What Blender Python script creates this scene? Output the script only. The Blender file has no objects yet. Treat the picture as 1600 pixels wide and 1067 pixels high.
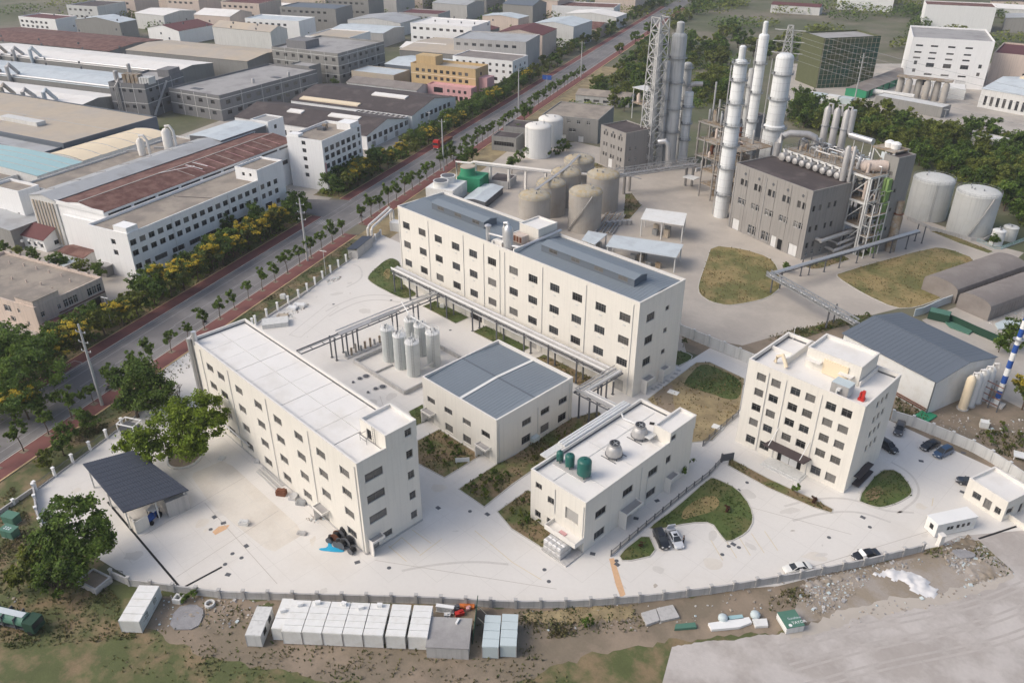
import bpy, math, random
from mathutils import Vector, Matrix
R = math.radians
C = bpy.context.scene.collection
scene = bpy.context.scene
# ---------------------------------------------------------------- camera (drone, 100 m above the yard)
PITCH, YAW = R(29.62), R(-45.1)
cam_d = bpy.data.cameras.new('camera'); cam = bpy.data.objects.new('camera', cam_d); C.objects.link(cam)
cam_d.sensor_width = 36; cam_d.lens = 28.575; cam_d.clip_start = 1; cam_d.clip_end = 8000
_c, _s = math.cos(YAW), math.sin(YAW)
def _yaw(v): return Vector((_c*v[0]+_s*v[1], -_s*v[0]+_c*v[1], v[2]))
_f = _yaw((0, math.cos(PITCH), -math.sin(PITCH))); _u = _yaw((0, math.sin(PITCH), math.cos(PITCH))); _r = _yaw((1, 0, 0))
cam.matrix_world = Matrix(((_r.x, _u.x, -_f.x, 0), (_r.y, _u.y, -_f.y, 0), (_r.z, _u.z, -_f.z, 100), (0, 0, 0, 1)))
scene.camera = cam
# ---------------------------------------------------------------- sky, sun, exposure (soft, thinly overcast)
SUN_EL, SUN_AZ = R(42), math.atan2(-0.55, -0.83)
w = bpy.data.worlds.new('World'); scene.world = w; w.use_nodes = True
nt = w.node_tree; bg = nt.nodes['Background']; sky = nt.nodes.new('ShaderNodeTexSky')
sky.sky_type = 'NISHITA'; sky.sun_disc = False; sky.sun_elevation = SUN_EL; sky.sun_rotation = SUN_AZ
sky.dust_density = 4.0; sky.air_density = 1.0; sky.ozone_density = 1.0
hs_ = nt.nodes.new('ShaderNodeHueSaturation'); hs_.inputs['Saturation'].default_value = .88   # hazy white sky
nt.links.new(sky.outputs[0], hs_.inputs['Color']); nt.links.new(hs_.outputs[0], bg.inputs[0]); bg.inputs[1].default_value = 0.15
sd = bpy.data.lights.new('sun', 'SUN'); sd.energy = 1.2; sd.angle = R(32); sd.color = (1.0, 0.925, 0.83)
sun = bpy.data.objects.new('sun', sd); C.objects.link(sun)
_d = Vector((math.sin(SUN_AZ)*math.cos(SUN_EL), math.cos(SUN_AZ)*math.cos(SUN_EL), math.sin(SUN_EL)))
sun.rotation_euler = _d.to_track_quat('Z', 'Y').to_euler(); sun.location = (0, 0, 300)
vs = scene.view_settings; vs.view_transform = 'Standard'; vs.look = 'None'; vs.exposure = 0.25; vs.gamma = 1; vs.use_curve_mapping = False
scene.render.engine = 'CYCLES'
rnd = random.Random(7)

# ---------------------------------------------------------------- materials
def mat(name, col, rough=.8, n=.12, sc=.3, sc2=3., streak=0., metal=0., bump=0., bsc=8., alt=None, altamt=.5, altsc=.08, isl=0., objr=0., spec=.3, tile=None):
    """noise-varied principled material; alt = second colour in broad patches; streak = rain streaks down walls"""
    m = bpy.data.materials.new(name); m.use_nodes = True; t = m.node_tree; N, L = t.nodes, t.links
    p = N['Principled BSDF']; p.inputs['Roughness'].default_value = rough; p.inputs['Metallic'].default_value = metal
    p.inputs['Specular IOR Level'].default_value = spec
    tc = N.new('ShaderNodeTexCoord'); co = tc.outputs['Object']
    def noise(scale, det=4., vec=None, rgh=.6):
        q = N.new('ShaderNodeTexNoise'); q.inputs['Scale'].default_value = scale; q.inputs['Detail'].default_value = det
        q.inputs['Roughness'].default_value = rgh; L.new(vec or co, q.inputs['Vector']); return q.outputs['Fac']
    def mth(op, a, b, cl=False):
        q = N.new('ShaderNodeMath'); q.operation = op; q.use_clamp = cl
        for i, v in enumerate((a, b)):
            if isinstance(v, (int, float)): q.inputs[i].default_value = v
            else: L.new(v, q.inputs[i])
        return q.outputs[0]
    def mix(f, a, b):
        q = N.new('ShaderNodeMix'); q.data_type = 'RGBA'
        for k, v in ((0, f), (6, a), (7, b)):
            if isinstance(v, (int, float)): q.inputs[k].default_value = v
            elif isinstance(v, tuple): q.inputs[k].default_value = (*v, 1)
            else: L.new(v, q.inputs[k])
        return q.outputs[2]
    base = tuple(col)
    if alt:
        f = mth('MULTIPLY', mth('SUBTRACT', noise(altsc, 6., rgh=.65), .5 - .12*(altamt*2-1)*2), 7.0); f = mth('ADD', f, .5, True)
        base = mix(f, base, tuple(alt))
    v = mth('ADD', mth('MULTIPLY', mth('SUBTRACT', noise(sc), .5), n*2.4), 1.0)
    v = mth('ADD', v, mth('MULTIPLY', mth('SUBTRACT', noise(sc2, 3.), .5), n*1.6))
    if streak:
        mp = N.new('ShaderNodeMapping'); mp.inputs['Scale'].default_value = (1.2, 1.2, .06); L.new(co, mp.inputs['Vector'])
        s1 = mth('MULTIPLY', mth('SUBTRACT', noise(1.5, 5., mp.outputs[0]), .48), 6, True)
        v = mth('SUBTRACT', v, mth('MULTIPLY', s1, streak))
    if tile:      # fine cladding joints, width x height in metres
        sx = N.new('ShaderNodeSeparateXYZ'); L.new(co, sx.inputs[0]); xy = mth('ADD', sx.outputs[0], sx.outputs[1])
        for src, sz in ((xy, tile[0]), (sx.outputs[2], tile[1])): v = mth('SUBTRACT', v, mth('MULTIPLY', mth('LESS_THAN', mth('FRACT', mth('DIVIDE', src, sz), 0.), .03), .045))
    if isl:
        ge = N.new('ShaderNodeNewGeometry'); v = mth('ADD', v, mth('MULTIPLY', mth('SUBTRACT', ge.outputs['Random Per Island'], .5), isl*2))
    if objr:
        oi = N.new('ShaderNodeObjectInfo'); v = mth('ADD', v, mth('MULTIPLY', mth('SUBTRACT', oi.outputs['Random'], .5), objr*2))
    hs = N.new('ShaderNodeHueSaturation'); L.new(v, hs.inputs['Value'])
    if isinstance(base, tuple): hs.inputs['Color'].default_value = (*base, 1)
    else: L.new(base, hs.inputs['Color'])
    L.new(hs.outputs[0], p.inputs['Base Color'])
    if bump:
        b = N.new('ShaderNodeBump'); b.inputs['Strength'].default_value = bump; b.inputs['Distance'].default_value = .1
        L.new(noise(bsc, 5.), b.inputs['Height']); L.new(b.outputs[0], p.inputs['Normal'])
    return m
M = {}
def mk(name, *a, **k): M[name] = mat(name, *a, **k); return M[name]
mk('cream', (.72, .69, .625), n=.035, sc=.25, streak=.055, tile=(2.4, 1.2))
mk('cream_trim', (.72, .695, .65), n=.04)
mk('white_tile', (.82, .82, .81), n=.04, streak=.06)
mk('old_white', (.66, .65, .62), n=.07, streak=.2)
mk('pink_wall', (.60, .50, .43), n=.06, streak=.16)
mk('grey_wall', (.20, .20, .205), n=.06, streak=.12)
mk('grey_wall2', (.27, .265, .25), n=.06, streak=.12)
mk('plume_grey', (.075, .058, .06), n=.1)
mk('plant_wall', (.295, .28, .262), n=.06, streak=.16)
mk('ochre_wall', (.53, .39, .21), n=.06, streak=.12)
mk('rose_wall', (.62, .36, .36), n=.06, streak=.1)
mk('pale_wall', (.62, .62, .60), n=.06, streak=.14)
mk('white_roof', (.75, .73, .695), n=.05, sc=.2, alt=(.69, .665, .62), altamt=.35, altsc=.15)
mk('old_roof', (.33, .285, .235), n=.16, sc=.15, alt=(.24, .21, .18), altamt=.5, altsc=.12)
mk('grey_roof', (.36, .35, .34), n=.10, alt=(.28, .27, .265), altamt=.4, altsc=.1)
mk('tan_roof', (.47, .40, .31), n=.09, alt=(.43, .38, .32), altamt=.5, altsc=.05)
mk('dark_roof', (.075, .062, .06), n=.2, alt=(.12, .10, .095), altamt=.35, altsc=.12)
mk('rust_roof', (.115, .052, .042), n=.3, sc=.5, sc2=4, alt=(.19, .105, .085), altamt=.5, altsc=.3)
mk('maroon_roof', (.13, .05, .05), n=.12)
mk('blue_roof', (.195, .228, .258), rough=.5, n=.07, sc=.15, spec=.4)
mk('slate_roof', (.125, .147, .175), rough=.55, n=.05, spec=.35)
mk('dark_blue_roof', (.048, .057, .078), rough=.5, n=.06, spec=.35)
mk('pale_metal', (.55, .60, .62), rough=.5, n=.07, alt=(.48, .52, .54), altamt=.4, altsc=.2)
mk('cream_sheet', (.73, .62, .45), n=.05)
mk('teal_sheet', (.33, .50, .52), n=.06, rough=.6)
mk('grey_sheet', (.40, .41, .415), n=.08, streak=.0, rough=.6, alt=(.33, .33, .33), altamt=.35, altsc=.12)
mk('quonset', (.215, .19, .175), n=.07, rough=.75, alt=(.25, .225, .205), altamt=.5, altsc=.2)
mk('concrete', (.665, .64, .60), n=.055, sc=.09, sc2=1.4, alt=(.61, .58, .535), altamt=.35, altsc=.045, bump=.1, bsc=6)
mk('old_concrete', (.44, .405, .36), n=.10, sc=.08, sc2=.9, alt=(.36, .33, .295), altamt=.45, altsc=.06, bump=.1)
mk('old_concrete2', (.46, .415, .36), n=.08, sc=.1, sc2=.9, alt=(.40, .36, .315), altamt=.45, altsc=.06, bump=.1)
mk('wall_grey', (.46, .45, .435), n=.07, streak=.15)
mk('asphalt', (.165, .158, .158), n=.10, sc=.12, sc2=2., alt=(.215, .205, .20), altamt=.45, altsc=.06, rough=.85)
mk('pave_red', (.20, .085, .075), n=.12, sc=.5, sc2=5., rough=.9)
mk('kerb', (.50, .48, .44), n=.1)
mk('yellow_kerb', (.60, .43, .24), n=.12)
mk('paint_white', (.34, .335, .33), n=.25, sc=1.)
mk('paint_yellow', (.62, .53, .36), n=.15, sc=1.)
mk('dirt', (.27, .215, .16), n=.16, sc=.2, sc2=2.5, alt=(.20, .165, .12), altamt=.5, altsc=.12, bump=.4, bsc=3)
mk('road_track', (.43, .395, .365), n=.15, sc=.4)
mk('joint', (.575, .55, .51), n=.1)
mk('pale_road', (.49, .455, .425), n=.13, sc=.16, sc2=1.4, alt=(.385, .35, .32), altamt=.5, altsc=.1, bump=.3, bsc=4)
mk('worn_concrete', (.64, .60, .535), n=.07, sc=.2, sc2=1.6, alt=(.59, .545, .48), altamt=.5, altsc=.12)
mk('tyre_mark', (.545, .52, .485), n=.12, sc=.5)
mk('rubble_dirt', (.36, .32, .28), n=.2, sc=.4, sc2=4, alt=(.28, .235, .18), altamt=.5, altsc=.2, bump=.6, bsc=3)
mk('weedy', (.095, .11, .042), n=.25, sc=.3, sc2=3., alt=(.22, .165, .095), altamt=.45, altsc=.16, bump=.5, bsc=4)
mk('lawn', (.082, .115, .034), n=.25, sc=.3, sc2=4., alt=(.125, .125, .048), altamt=.45, altsc=.18, bump=.5, bsc=5)
mk('bed_mixed', (.115, .135, .045), n=.22, sc=.4, sc2=4., alt=(.225, .165, .095), altamt=.55, altsc=.16, bump=.5, bsc=5)
mk('dry_grass', (.29, .225, .105), n=.2, sc=.3, sc2=3., alt=(.145, .145, .055), altamt=.5, altsc=.085, bump=.5, bsc=4)
mk('straw', (.33, .265, .15), n=.2, sc=.3, sc2=3., alt=(.24, .19, .11), altamt=.5, altsc=.2, bump=.5, bsc=4)
mk('gravel', (.29, .285, .29), n=.25, sc=1., sc2=6., bump=.8, bsc=6)
mk('land', (.105, .115, .06), n=.2, sc=.05, sc2=.5, alt=(.19, .17, .125), altamt=.45, altsc=.012, bump=.3)
mk('glass', (.030, .034, .038), rough=.12, n=.25, sc=.3, objr=.55, spec=.5)
mk('glass_pale', (.135, .13, .122), rough=.2, n=.2, sc=.5, objr=.45, spec=.5)
mk('glass_open', (.012, .012, .013), rough=.5, n=.2, objr=.3)
mk('frame_dark', (.17, .165, .16), rough=.5, n=.05)
mk('frame_white', (.66, .66, .65), rough=.5, n=.05)
mk('door_grey', (.40, .39, .37), rough=.6, n=.06)
mk('door_dark', (.07, .06, .06), rough=.6, n=.06)
mk('steel', (.34, .35, .355), rough=.5, n=.08, metal=.4)
mk('dark_steel', (.11, .115, .125), rough=.55, n=.1)
mk('lagging', (.60, .60, .60), rough=.38, n=.09, metal=.55, spec=.5)
mk('dull_lagging', (.47, .46, .45), rough=.5, n=.12, metal=.4, streak=.12)
mk('tank_beige', (.395, .37, .335), n=.07, streak=.07, alt=(.37, .335, .29), altamt=.4, altsc=.2)
mk('tank_top', (.43, .385, .30), n=.14, alt=(.42, .33, .19), altamt=.4, altsc=.5)
mk('tank_white', (.70, .705, .69), n=.05, streak=.07)
mk('tank_pale', (.58, .585, .56), n=.06, streak=.09, alt=(.52, .525, .49), altamt=.35, altsc=.15)
mk('tank_grey', (.56, .585, .575), rough=.45, n=.05, streak=.04, metal=.15)
mk('column_white', (.70, .715, .71), rough=.5, n=.06, streak=.14)
mk('column_grey', (.47, .475, .465), rough=.5, n=.1, streak=.2)
mk('rusty', (.27, .20, .13), n=.22, sc=.5, alt=(.34, .31, .27), altamt=.5, altsc=.4)
mk('rust', (.17, .07, .04), n=.25, sc=1.)
mk('green_paint', (.018, .115, .095), rough=.4, n=.06, spec=.5)
mk('lime_paint', (.22, .33, .12), n=.1)
mk('green_sheet', (.035, .25, .13), n=.12, rough=.6)
mk('dark_green', (.022, .062, .040), n=.15, rough=.7)
mk('green_net', (.04, .10, .07), n=.25, sc=.6, alt=(.10, .11, .05), altamt=.5, altsc=.04)
mk('ochre_net', (.10, .11, .055), n=.2, sc=.6)
mk('box_green', (.085, .19, .14), n=.1, rough=.6)
mk('white_panel', (.74, .74, .715), n=.04, rough=.5, streak=.03, alt=(.68, .67, .63), altamt=.35, altsc=.4)
mk('pale_panel', (.50, .57, .58), n=.06, rough=.6)
mk('blue_paint', (.03, .09, .33), rough=.5, n=.05)
mk('white_paint', (.78, .78, .76), rough=.5, n=.04)
mk('red_paint', (.50, .035, .03), rough=.5, n=.08)
mk('orange', (.60, .18, .05), n=.15)
mk('orange_stain', (.62, .40, .24), n=.15, sc=1.5, sc2=6)
mk('tarp_blue', (.03, .36, .58), rough=.5, n=.1)
mk('black_rubber', (.018, .018, .019), rough=.75, n=.1)
mk('pole_grey', (.46, .46, .45), n=.07)
mk('trunk', (.115, .085, .06), n=.2, sc=2.)
mk('bark_pale', (.16, .13, .10), n=.2, sc=2.)
def leafmat(name, col, alt, isl=.4, amt=.5, objr=.14):
    """leaf faces: reflect and let some light through"""
    m = mk(name, col, rough=.6, n=.14, sc=.35, sc2=1.5, isl=isl, objr=objr, alt=alt, altamt=amt, altsc=.35, spec=.25)
    t = m.node_tree; pr = t.nodes['Principled BSDF']; out = t.nodes['Material Output']; tl = t.nodes.new('ShaderNodeBsdfTranslucent'); mx = t.nodes.new('ShaderNodeMixShader'); mx.inputs[0].default_value = .42
    src = pr.inputs['Base Color'].links[0].from_socket; t.links.new(src, tl.inputs[0]); t.links.new(pr.outputs[0], mx.inputs[1]); t.links.new(tl.outputs[0], mx.inputs[2]); t.links.new(mx.outputs[0], out.inputs[0]); return m
leafmat('leaf_street', (.15, .22, .042), (.10, .155, .032))
leafmat('leaf_big', (.25, .33, .036), (.145, .21, .026), isl=.5)
leafmat('leaf_dark', (.145, .215, .038), (.088, .145, .03), isl=.5)
leafmat('leaf_olive', (.205, .23, .044), (.14, .17, .036), isl=.5)
leafmat('leaf_golden', (.125, .175, .042), (.18, .18, .042), amt=.45)
leafmat('blossom', (.68, .50, .05), (.52, .42, .05), isl=.3)
leafmat('leaf_lime', (.125, .165, .045), (.09, .13, .035))
leafmat('leaf_red', (.13, .06, .04), (.08, .055, .04))
leafmat('tuft_green', (.100, .140, .042), (.075, .105, .034))
leafmat('tuft_dry', (.34, .255, .13), (.19, .17, .075))
leafmat('tuft_weed', (.11, .135, .048), (.17, .15, .07))
mk('powder', (.66, .655, .65), n=.05, sc=.8)
# ---------------------------------------------------------------- mesh builder
class MB:
    def __init__(s): s.v = []; s.f = []
    def add(s, vs, fs):
        o = len(s.v); s.v += [tuple(p) for p in vs]; s.f += [tuple(i+o for i in f) for f in fs]; return s
    def box(s, x0, y0, z0, x1, y1, z1, bottom=True):
        f = [(4, 5, 6, 7), (0, 1, 5, 4), (1, 2, 6, 5), (2, 3, 7, 6), (3, 0, 4, 7)]
        if bottom: f.append((3, 2, 1, 0))
        return s.add([(x0, y0, z0), (x1, y0, z0), (x1, y1, z0), (x0, y1, z0), (x0, y0, z1), (x1, y0, z1), (x1, y1, z1), (x0, y1, z1)], f)
    def obox(s, c, h, a=0., tilt=None):
        m = Matrix.Rotation(a, 3, 'Z')
        if tilt: m = m @ Matrix.Rotation(tilt[1], 3, tilt[0])
        vs = [Vector(c) + m @ Vector((x*h[0], y*h[1], z*h[2])) for z in (-1, 1) for (x, y) in ((-1, -1), (1, -1), (1, 1), (-1, 1))]
        return s.add(vs, [(4, 5, 6, 7), (0, 1, 5, 4), (1, 2, 6, 5), (2, 3, 7, 6), (3, 0, 4, 7), (3, 2, 1, 0)])
    def beam(s, p, q, wd, ht=None):
        p, q = Vector(p), Vector(q); d = q-p; L = d.length
        if L < 1e-6: return s
        d /= L; up = Vector((0, 0, 1)) if abs(d.z) < .98 else Vector((1, 0, 0)); x = d.cross(up).normalized(); y = x.cross(d); ht = ht or wd
        vs = [b + x*(i*wd/2) + y*(j*ht/2) for b in (p, q) for (i, j) in ((-1, -1), (1, -1), (1, 1), (-1, 1))]
        return s.add(vs, [(0, 1, 5, 4), (1, 2, 6, 5), (2, 3, 7, 6), (3, 0, 4, 7), (3, 2, 1, 0), (4, 5, 6, 7)])
    def tube(s, pts, r, n=8, caps=True):
        pts = [Vector(p) for p in pts]; rs = r if isinstance(r, (list, tuple)) else [r]*len(pts); rings = []
        for i, p in enumerate(pts):
            d = (pts[min(i+1, len(pts)-1)] - pts[max(i-1, 0)]).normalized()
            up = Vector((0, 0, 1)) if abs(d.z) < .95 else Vector((1, 0, 0)); x = d.cross(up).normalized(); y = x.cross(d)
            rings.append([p + x*(math.cos(6.28318*k/n)*rs[i]) + y*(math.sin(6.28318*k/n)*rs[i]) for k in range(n)])
        fs = [(i*n+k, i*n+(k+1) % n, (i+1)*n+(k+1) % n, (i+1)*n+k) for i in range(len(pts)-1) for k in range(n)]
        if caps: fs += [tuple(range(n-1, -1, -1)), tuple((len(pts)-1)*n+k for k in range(n))]
        return s.add([v for rg in rings for v in rg], fs)
    def lathe(s, x, y, prof, n=24):
        vs = [(x+r*math.cos(6.28318*k/n), y+r*math.sin(6.28318*k/n), z) for (r, z) in prof for k in range(n)]
        fs = [(i*n+k, i*n+(k+1) % n, (i+1)*n+(k+1) % n, (i+1)*n+k) for i in range(len(prof)-1) for k in range(n)]
        fs.append(tuple((len(prof)-1)*n+k for k in range(n)))
        return s.add(vs, fs)
    def ring(s, x, y, z, r0, r1, h, n=24):
        vs = [(x+r*math.cos(6.28318*k/n), y+r*math.sin(6.28318*k/n), zz) for (r, zz) in ((r0, z), (r1, z), (r1, z+h), (r0, z+h)) for k in range(n)]
        fs = [(i*n+k, i*n+(k+1) % n, ((i+1) % 4)*n+(k+1) % n, ((i+1) % 4)*n+k) for i in range(4) for k in range(n)]
        return s.add(vs, fs)
    def poly(s, pts, z):
        if area(pts) < 0: pts = pts[::-1]
        return s.add([(p[0], p[1], z) for p in pts], [tuple(range(len(pts)))])
    def prism(s, pts, z0, z1):
        if area(pts) < 0: pts = pts[::-1]
        n = len(pts)
        return s.add([(p[0], p[1], z) for z in (z0, z1) for p in pts], [tuple(n+i for i in range(n))] + [(i, (i+1) % n, n+(i+1) % n, n+i) for i in range(n)])
    def mesh(s, name, m, smooth=None):
        me = bpy.data.meshes.new(name); me.from_pydata(s.v, [], s.f); me.materials.append(m if not isinstance(m, str) else M[m])
        if smooth:
            me.polygons.foreach_set('use_smooth', [True]*len(me.polygons)); me.set_sharp_from_angle(angle=R(smooth))
        me.update(); return me
    def build(s, name, m, parent=None, smooth=None, loc=(0, 0, 0), rotz=0.):
        return inst(s.mesh(name, m, smooth), name, parent, loc, rotz)
def area(p): return sum(p[i-1][0]*p[i][1]-p[i][0]*p[i-1][1] for i in range(len(p)))/2
def inst(me, name, parent=None, loc=(0, 0, 0), rotz=0., sc=None):
    o = bpy.data.objects.new(name, me); C.objects.link(o); o.location = loc
    if rotz: o.rotation_euler = (0, 0, rotz)
    if sc: o.scale = sc if isinstance(sc, (tuple, list)) else (sc, sc, sc)
    if parent: o.parent = parent
    return o
def tag(o, label, cat, group=None, kind=None):
    if label: o['label'] = label
    if cat: o['category'] = cat
    if group: o['group'] = group
    if kind: o['kind'] = kind
    return o
def thing(name, label, cat, loc=(0, 0, 0), rotz=0., group=None):
    o = bpy.data.objects.new(name, None); C.objects.link(o); o.location = loc; o.rotation_euler = (0, 0, rotz); o.empty_display_size = .5
    return tag(o, label, cat, group)
def struct(o): o['kind'] = 'structure'; return o
def copy_tree(o, parent=None):
    c = o.copy(); C.objects.link(c)
    if parent: c.parent = parent
    for ch in list(o.children): copy_tree(ch, c)
    return c
ORD = ['first', 'second', 'third', 'fourth', 'fifth', 'sixth', 'seventh', 'eighth', 'ninth', 'tenth', 'eleventh', 'twelfth', 'thirteenth', 'fourteenth', 'fifteenth', 'sixteenth', 'seventeenth', 'eighteenth', 'nineteenth', 'twentieth']
TENS = {2: 'twenty', 3: 'thirty', 4: 'forty', 5: 'fifty'}
def ordw(i):
    return ORD[i] if i < 20 else (TENS[(i+1)//10] + '-' + ORD[(i+1) % 10 - 1] if (i+1) % 10 else {30: 'thirtieth', 40: 'fortieth', 50: 'fiftieth'}[i+1])
def inpoly(x, y, p):
    r = False
    for i in range(len(p)):
        (x0, y0), (x1, y1) = p[i-1], p[i]
        if (y0 > y) != (y1 > y) and x < (x1-x0)*(y-y0)/(y1-y0)+x0: r = not r
    return r
def smoothpoly(p, it=2, keep=.22):
    for _ in range(it):
        q = []
        for i in range(len(p)):
            a, b = p[i], p[(i+1) % len(p)]
            q += [(a[0]+(b[0]-a[0])*keep, a[1]+(b[1]-a[1])*keep), (b[0]-(b[0]-a[0])*keep, b[1]-(b[1]-a[1])*keep)]
        p = q
    return p
# road frame: origin on the near kerb, x' points from the road towards the yard, y' runs away along the road
RO, RA = (-161.4, 18.4), R(23.9)
def rd(t, s):      # t metres left of the near kerb (negative = yard side), s metres along the road
    x, y = -t, s; return (RO[0]+x*math.cos(RA)-y*math.sin(RA), RO[1]+x*math.sin(RA)+y*math.cos(RA))
PA = R(-15)        # the distillation plant and the plots on the right stand 15 degrees off the yard grid

# ================================================================ ground, road, yard
def ragged(pts, amp, step=1.2, seed=1, upto=None):
    """fray the outline (of its first `upto` edges) so that one ground runs into the next"""
    r = random.Random(seed); out = []
    for i, p in enumerate(pts):
        q = pts[(i+1) % len(pts)]; out.append(p)
        if upto is not None and i >= upto: continue
        L = math.dist(p, q); n = int(L/step); nx, ny = -(q[1]-p[1])/max(L, 1e-6), (q[0]-p[0])/max(L, 1e-6); o = 0.
        for k in range(1, n): o = .6*o+r.gauss(0, amp); out.append((p[0]+(q[0]-p[0])*k/n+nx*o, p[1]+(q[1]-p[1])*k/n+ny*o))
    return out
def sheet(name, pts, m, z): return struct(MB().poly(pts, z).build(name, m))
sheet('ground', [(-3500, -600), (1200, -600), (1200, 3500), (-3500, 3500)], 'land', 0)
def rdrect(t0, t1, s0, s1): return [rd(t0, s0), rd(t1, s0), rd(t1, s1), rd(t0, s1)]
sheet('verge', rdrect(-5.2, -40, -60, 125), 'weedy', .01)
sheet('factory_ground', rdrect(22, 130, 20, 235), 'old_concrete', .01)
sheet('lower_ground', [(-122.7,-3.4), (-99.3,-8.7), (13.0,104.0), (6.4,138.8), (-14.4,145.8), (-23.5,125.1), (-32.5,107.6), (-51.0,79.6), (-71.9,57.3), (-105.1,29.7), (-114.7,20.6)], 'weedy', .012)
sheet('dirt_ground', ragged(smoothpoly([(-106.1,20.2), (-105.9,27.0), (-94.2,36.2), (-71.4,56.9), (-50.7,79.2), (-34.9,103.5), (-24.2,121.2), (-19.6,129.0), (-15.0,129.3), (-15.3,116.9), (-30.0,92.2), (-46.2,73.4), (-58.4,45.6), (-91.8,24.3)], 1), .35, 1.), 'dirt', .018)
sheet('rubble_ground', smoothpoly([(-34.2,99.0), (-31.2,107.4), (-23.2,121.5), (-17.8,129.8), (-11.0,129.2), (-18.6,112.5), (-25.9,100.7), (-31.3,92.6)], 1), 'rubble_dirt', .026)
sheet('lower_road', ragged([(-42.1,75.8), (-31.1,91.2), (-25.8,100.5), (-18.3,113.2), (-10.9,128.7), (-11.6,132.7), (-17.9,133.4), (-14.3,141.7), (14.2,142.8), (21.6,91.0), (-33.8,57.0)], .13, .5, 3, 5), 'pale_road', .029)
sheet('road_dirt', ragged(smoothpoly([(-31.5,91.1),(-28.1,99.0),(-23.0,108.6),(-18.3,113.5),(-15.1,120.1),(-11.2,128.1),(-10.3,127.5),(-14.0,118.5),(-17.7,110.8),(-22.8,104.7),(-26.7,96.3),(-29.8,89.4)], 1), .3, .7, 5), 'old_concrete2', .031)
sheet('factory_yard', [(-202.2,399.6),(-170.5,408.7),(-145.5,402.4),(-117.8,406.2),(-75.6,386.4),(-78.0,453.9),(-135.9,608.2),(-248.5,495.2)], 'old_concrete', .012)
sheet('right_ground', [(-48.8,168.6), (-71.3,193.7), (-79.5,185.4), (-97.9,157.2), (-93.2,150.5), (-70.9,154.1), (-38.8,154.6), (-16.1,151.6), (27.9,166.2), (43.8,265.3), (-40.6,297.5)], 'dirt', .012)
sheet('plant_ground', [(-203, 143), rd(-8, 150), (-236.0,185.4), (-239.1,208.0), (-242.8,241.9), (-229.9,268.7), (-196.8,271.1), (-160.9,286.5), (-90.9,282.9), (-59.7,274.7), (-52.4,274.9), (-52.4,251.8), (-60.3,220.4), (-69.2,196.7), (-78.5,176.7), (-83.0,163.0), (-97, 157), (-84, 143)], 'old_concrete2', .02)
sheet('site_track', [(-57.1,207.9), (-45.8,252.3), (-16.3,259.2), (-10.3,196.5), (-25.0,181.7), (-30.6,183.2), (-40.7,196.7)], 'old_concrete', .018)
sheet('yard', [(-138.5, 18.0), (-147.8, 20.5), (-155.6, 38), (-178, 83), (-190, 115), (-196, 127), (-201, 137), (-204, 143.5), (-88, 143.5), (-88, 156.3), (-43, 157), (-19, 155), (-14, 147), (-11, 143), (-20.5, 131), (-22, 126), (-37, 98), (-64.5, 64.6), (-95, 36), (-113, 24)], 'concrete', .03)
sheet('yard', [(-167.9,44.7),(-178.0,55.5),(-180.7,61.4),(-188.0,76.5),(-149.5,56.8),(-153.4,52.9),(-166.1,54.7),(-172.9,53.7)], 'concrete', .026)
sheet('yard', [(-14, 147), (-11, 143), (-20.5, 131), (-22.5, 125), (-17.7,132.3), (-10.8,128.4), (-9.8,130.0), (-4.8,140.3), (-10.7,143.9)], 'pale_road', .033)
sheet('worn_patch', smoothpoly([(-131.7,43.4),(-131.2,50.5),(-102.0,50.4),(-101.7,43.4),(-120.4,42.0)], 1, .1), 'worn_concrete', .034)
# ---- the road
sheet('road', rdrect(0, 14.5, -120, 900), 'asphalt', .035)
sheet('side_road', [rd(14.4, 138), rd(14.4, 156), rd(34, 150), rd(75, 148), rd(75, 141), rd(30, 142)], 'asphalt', .045)
ml = MB()
for t in (.55, 2.9, 11.6, 13.9): ml.poly(rdrect(t, t+.15, -100, 700), .045)
for k in range(80): ml.poly(rdrect(7.2, 7.36, -90+k*9, -86+k*9), .045)
for k in range(8): ml.poly(rdrect(8+k*.8, 8.4+k*.8, 132, 136), .045)
ml.poly(rdrect(7.7, 7.85, 58, 138), .045)
for (a, b, c, d) in ((14.9, 17.5, 30, 30.2), (14.9, 17.5, 35, 35.2), (14.9, 15.1, 30, 35), (17.3, 17.5, 30, 35)): ml.poly(rdrect(a, b, c, d), .17)
struct(ml.build('road_marking', 'paint_white'))
def rprism(name, t0, t1, s0, s1, z, m): return struct(MB().prism(rdrect(t0, t1, s0, s1), 0, z).build(name, m))
for (s0, s1) in ((-120, 138), (156, 700)):
    rprism('far_pavement', 14.72, 18.6, s0, s1, .14, 'pave_red'); rprism('far_kerb', 14.5, 14.7, s0, s1, .16, 'kerb'); rprism('far_edging', 18.62, 18.85, s0, s1, .16, 'yellow_kerb')
for (s0, s1) in ((-120, 128), (137, 700)):
    rprism('near_pavement', -4.7, -.22, s0, s1, .14, 'pave_red'); rprism('near_kerb', -.2, 0, s0, s1, .16, 'kerb'); rprism('near_edging', -5.05, -4.72, s0, s1, .17, 'yellow_kerb')
sheet('far_verge', rdrect(18.8, 33, -120, 138), 'bed_mixed', .02); sheet('far_verge', rdrect(18.8, 30, 156, 420), 'bed_mixed', .02)
sheet('near_verge', rdrect(-5.1, -16, 125, 420), 'straw', .022)
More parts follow.
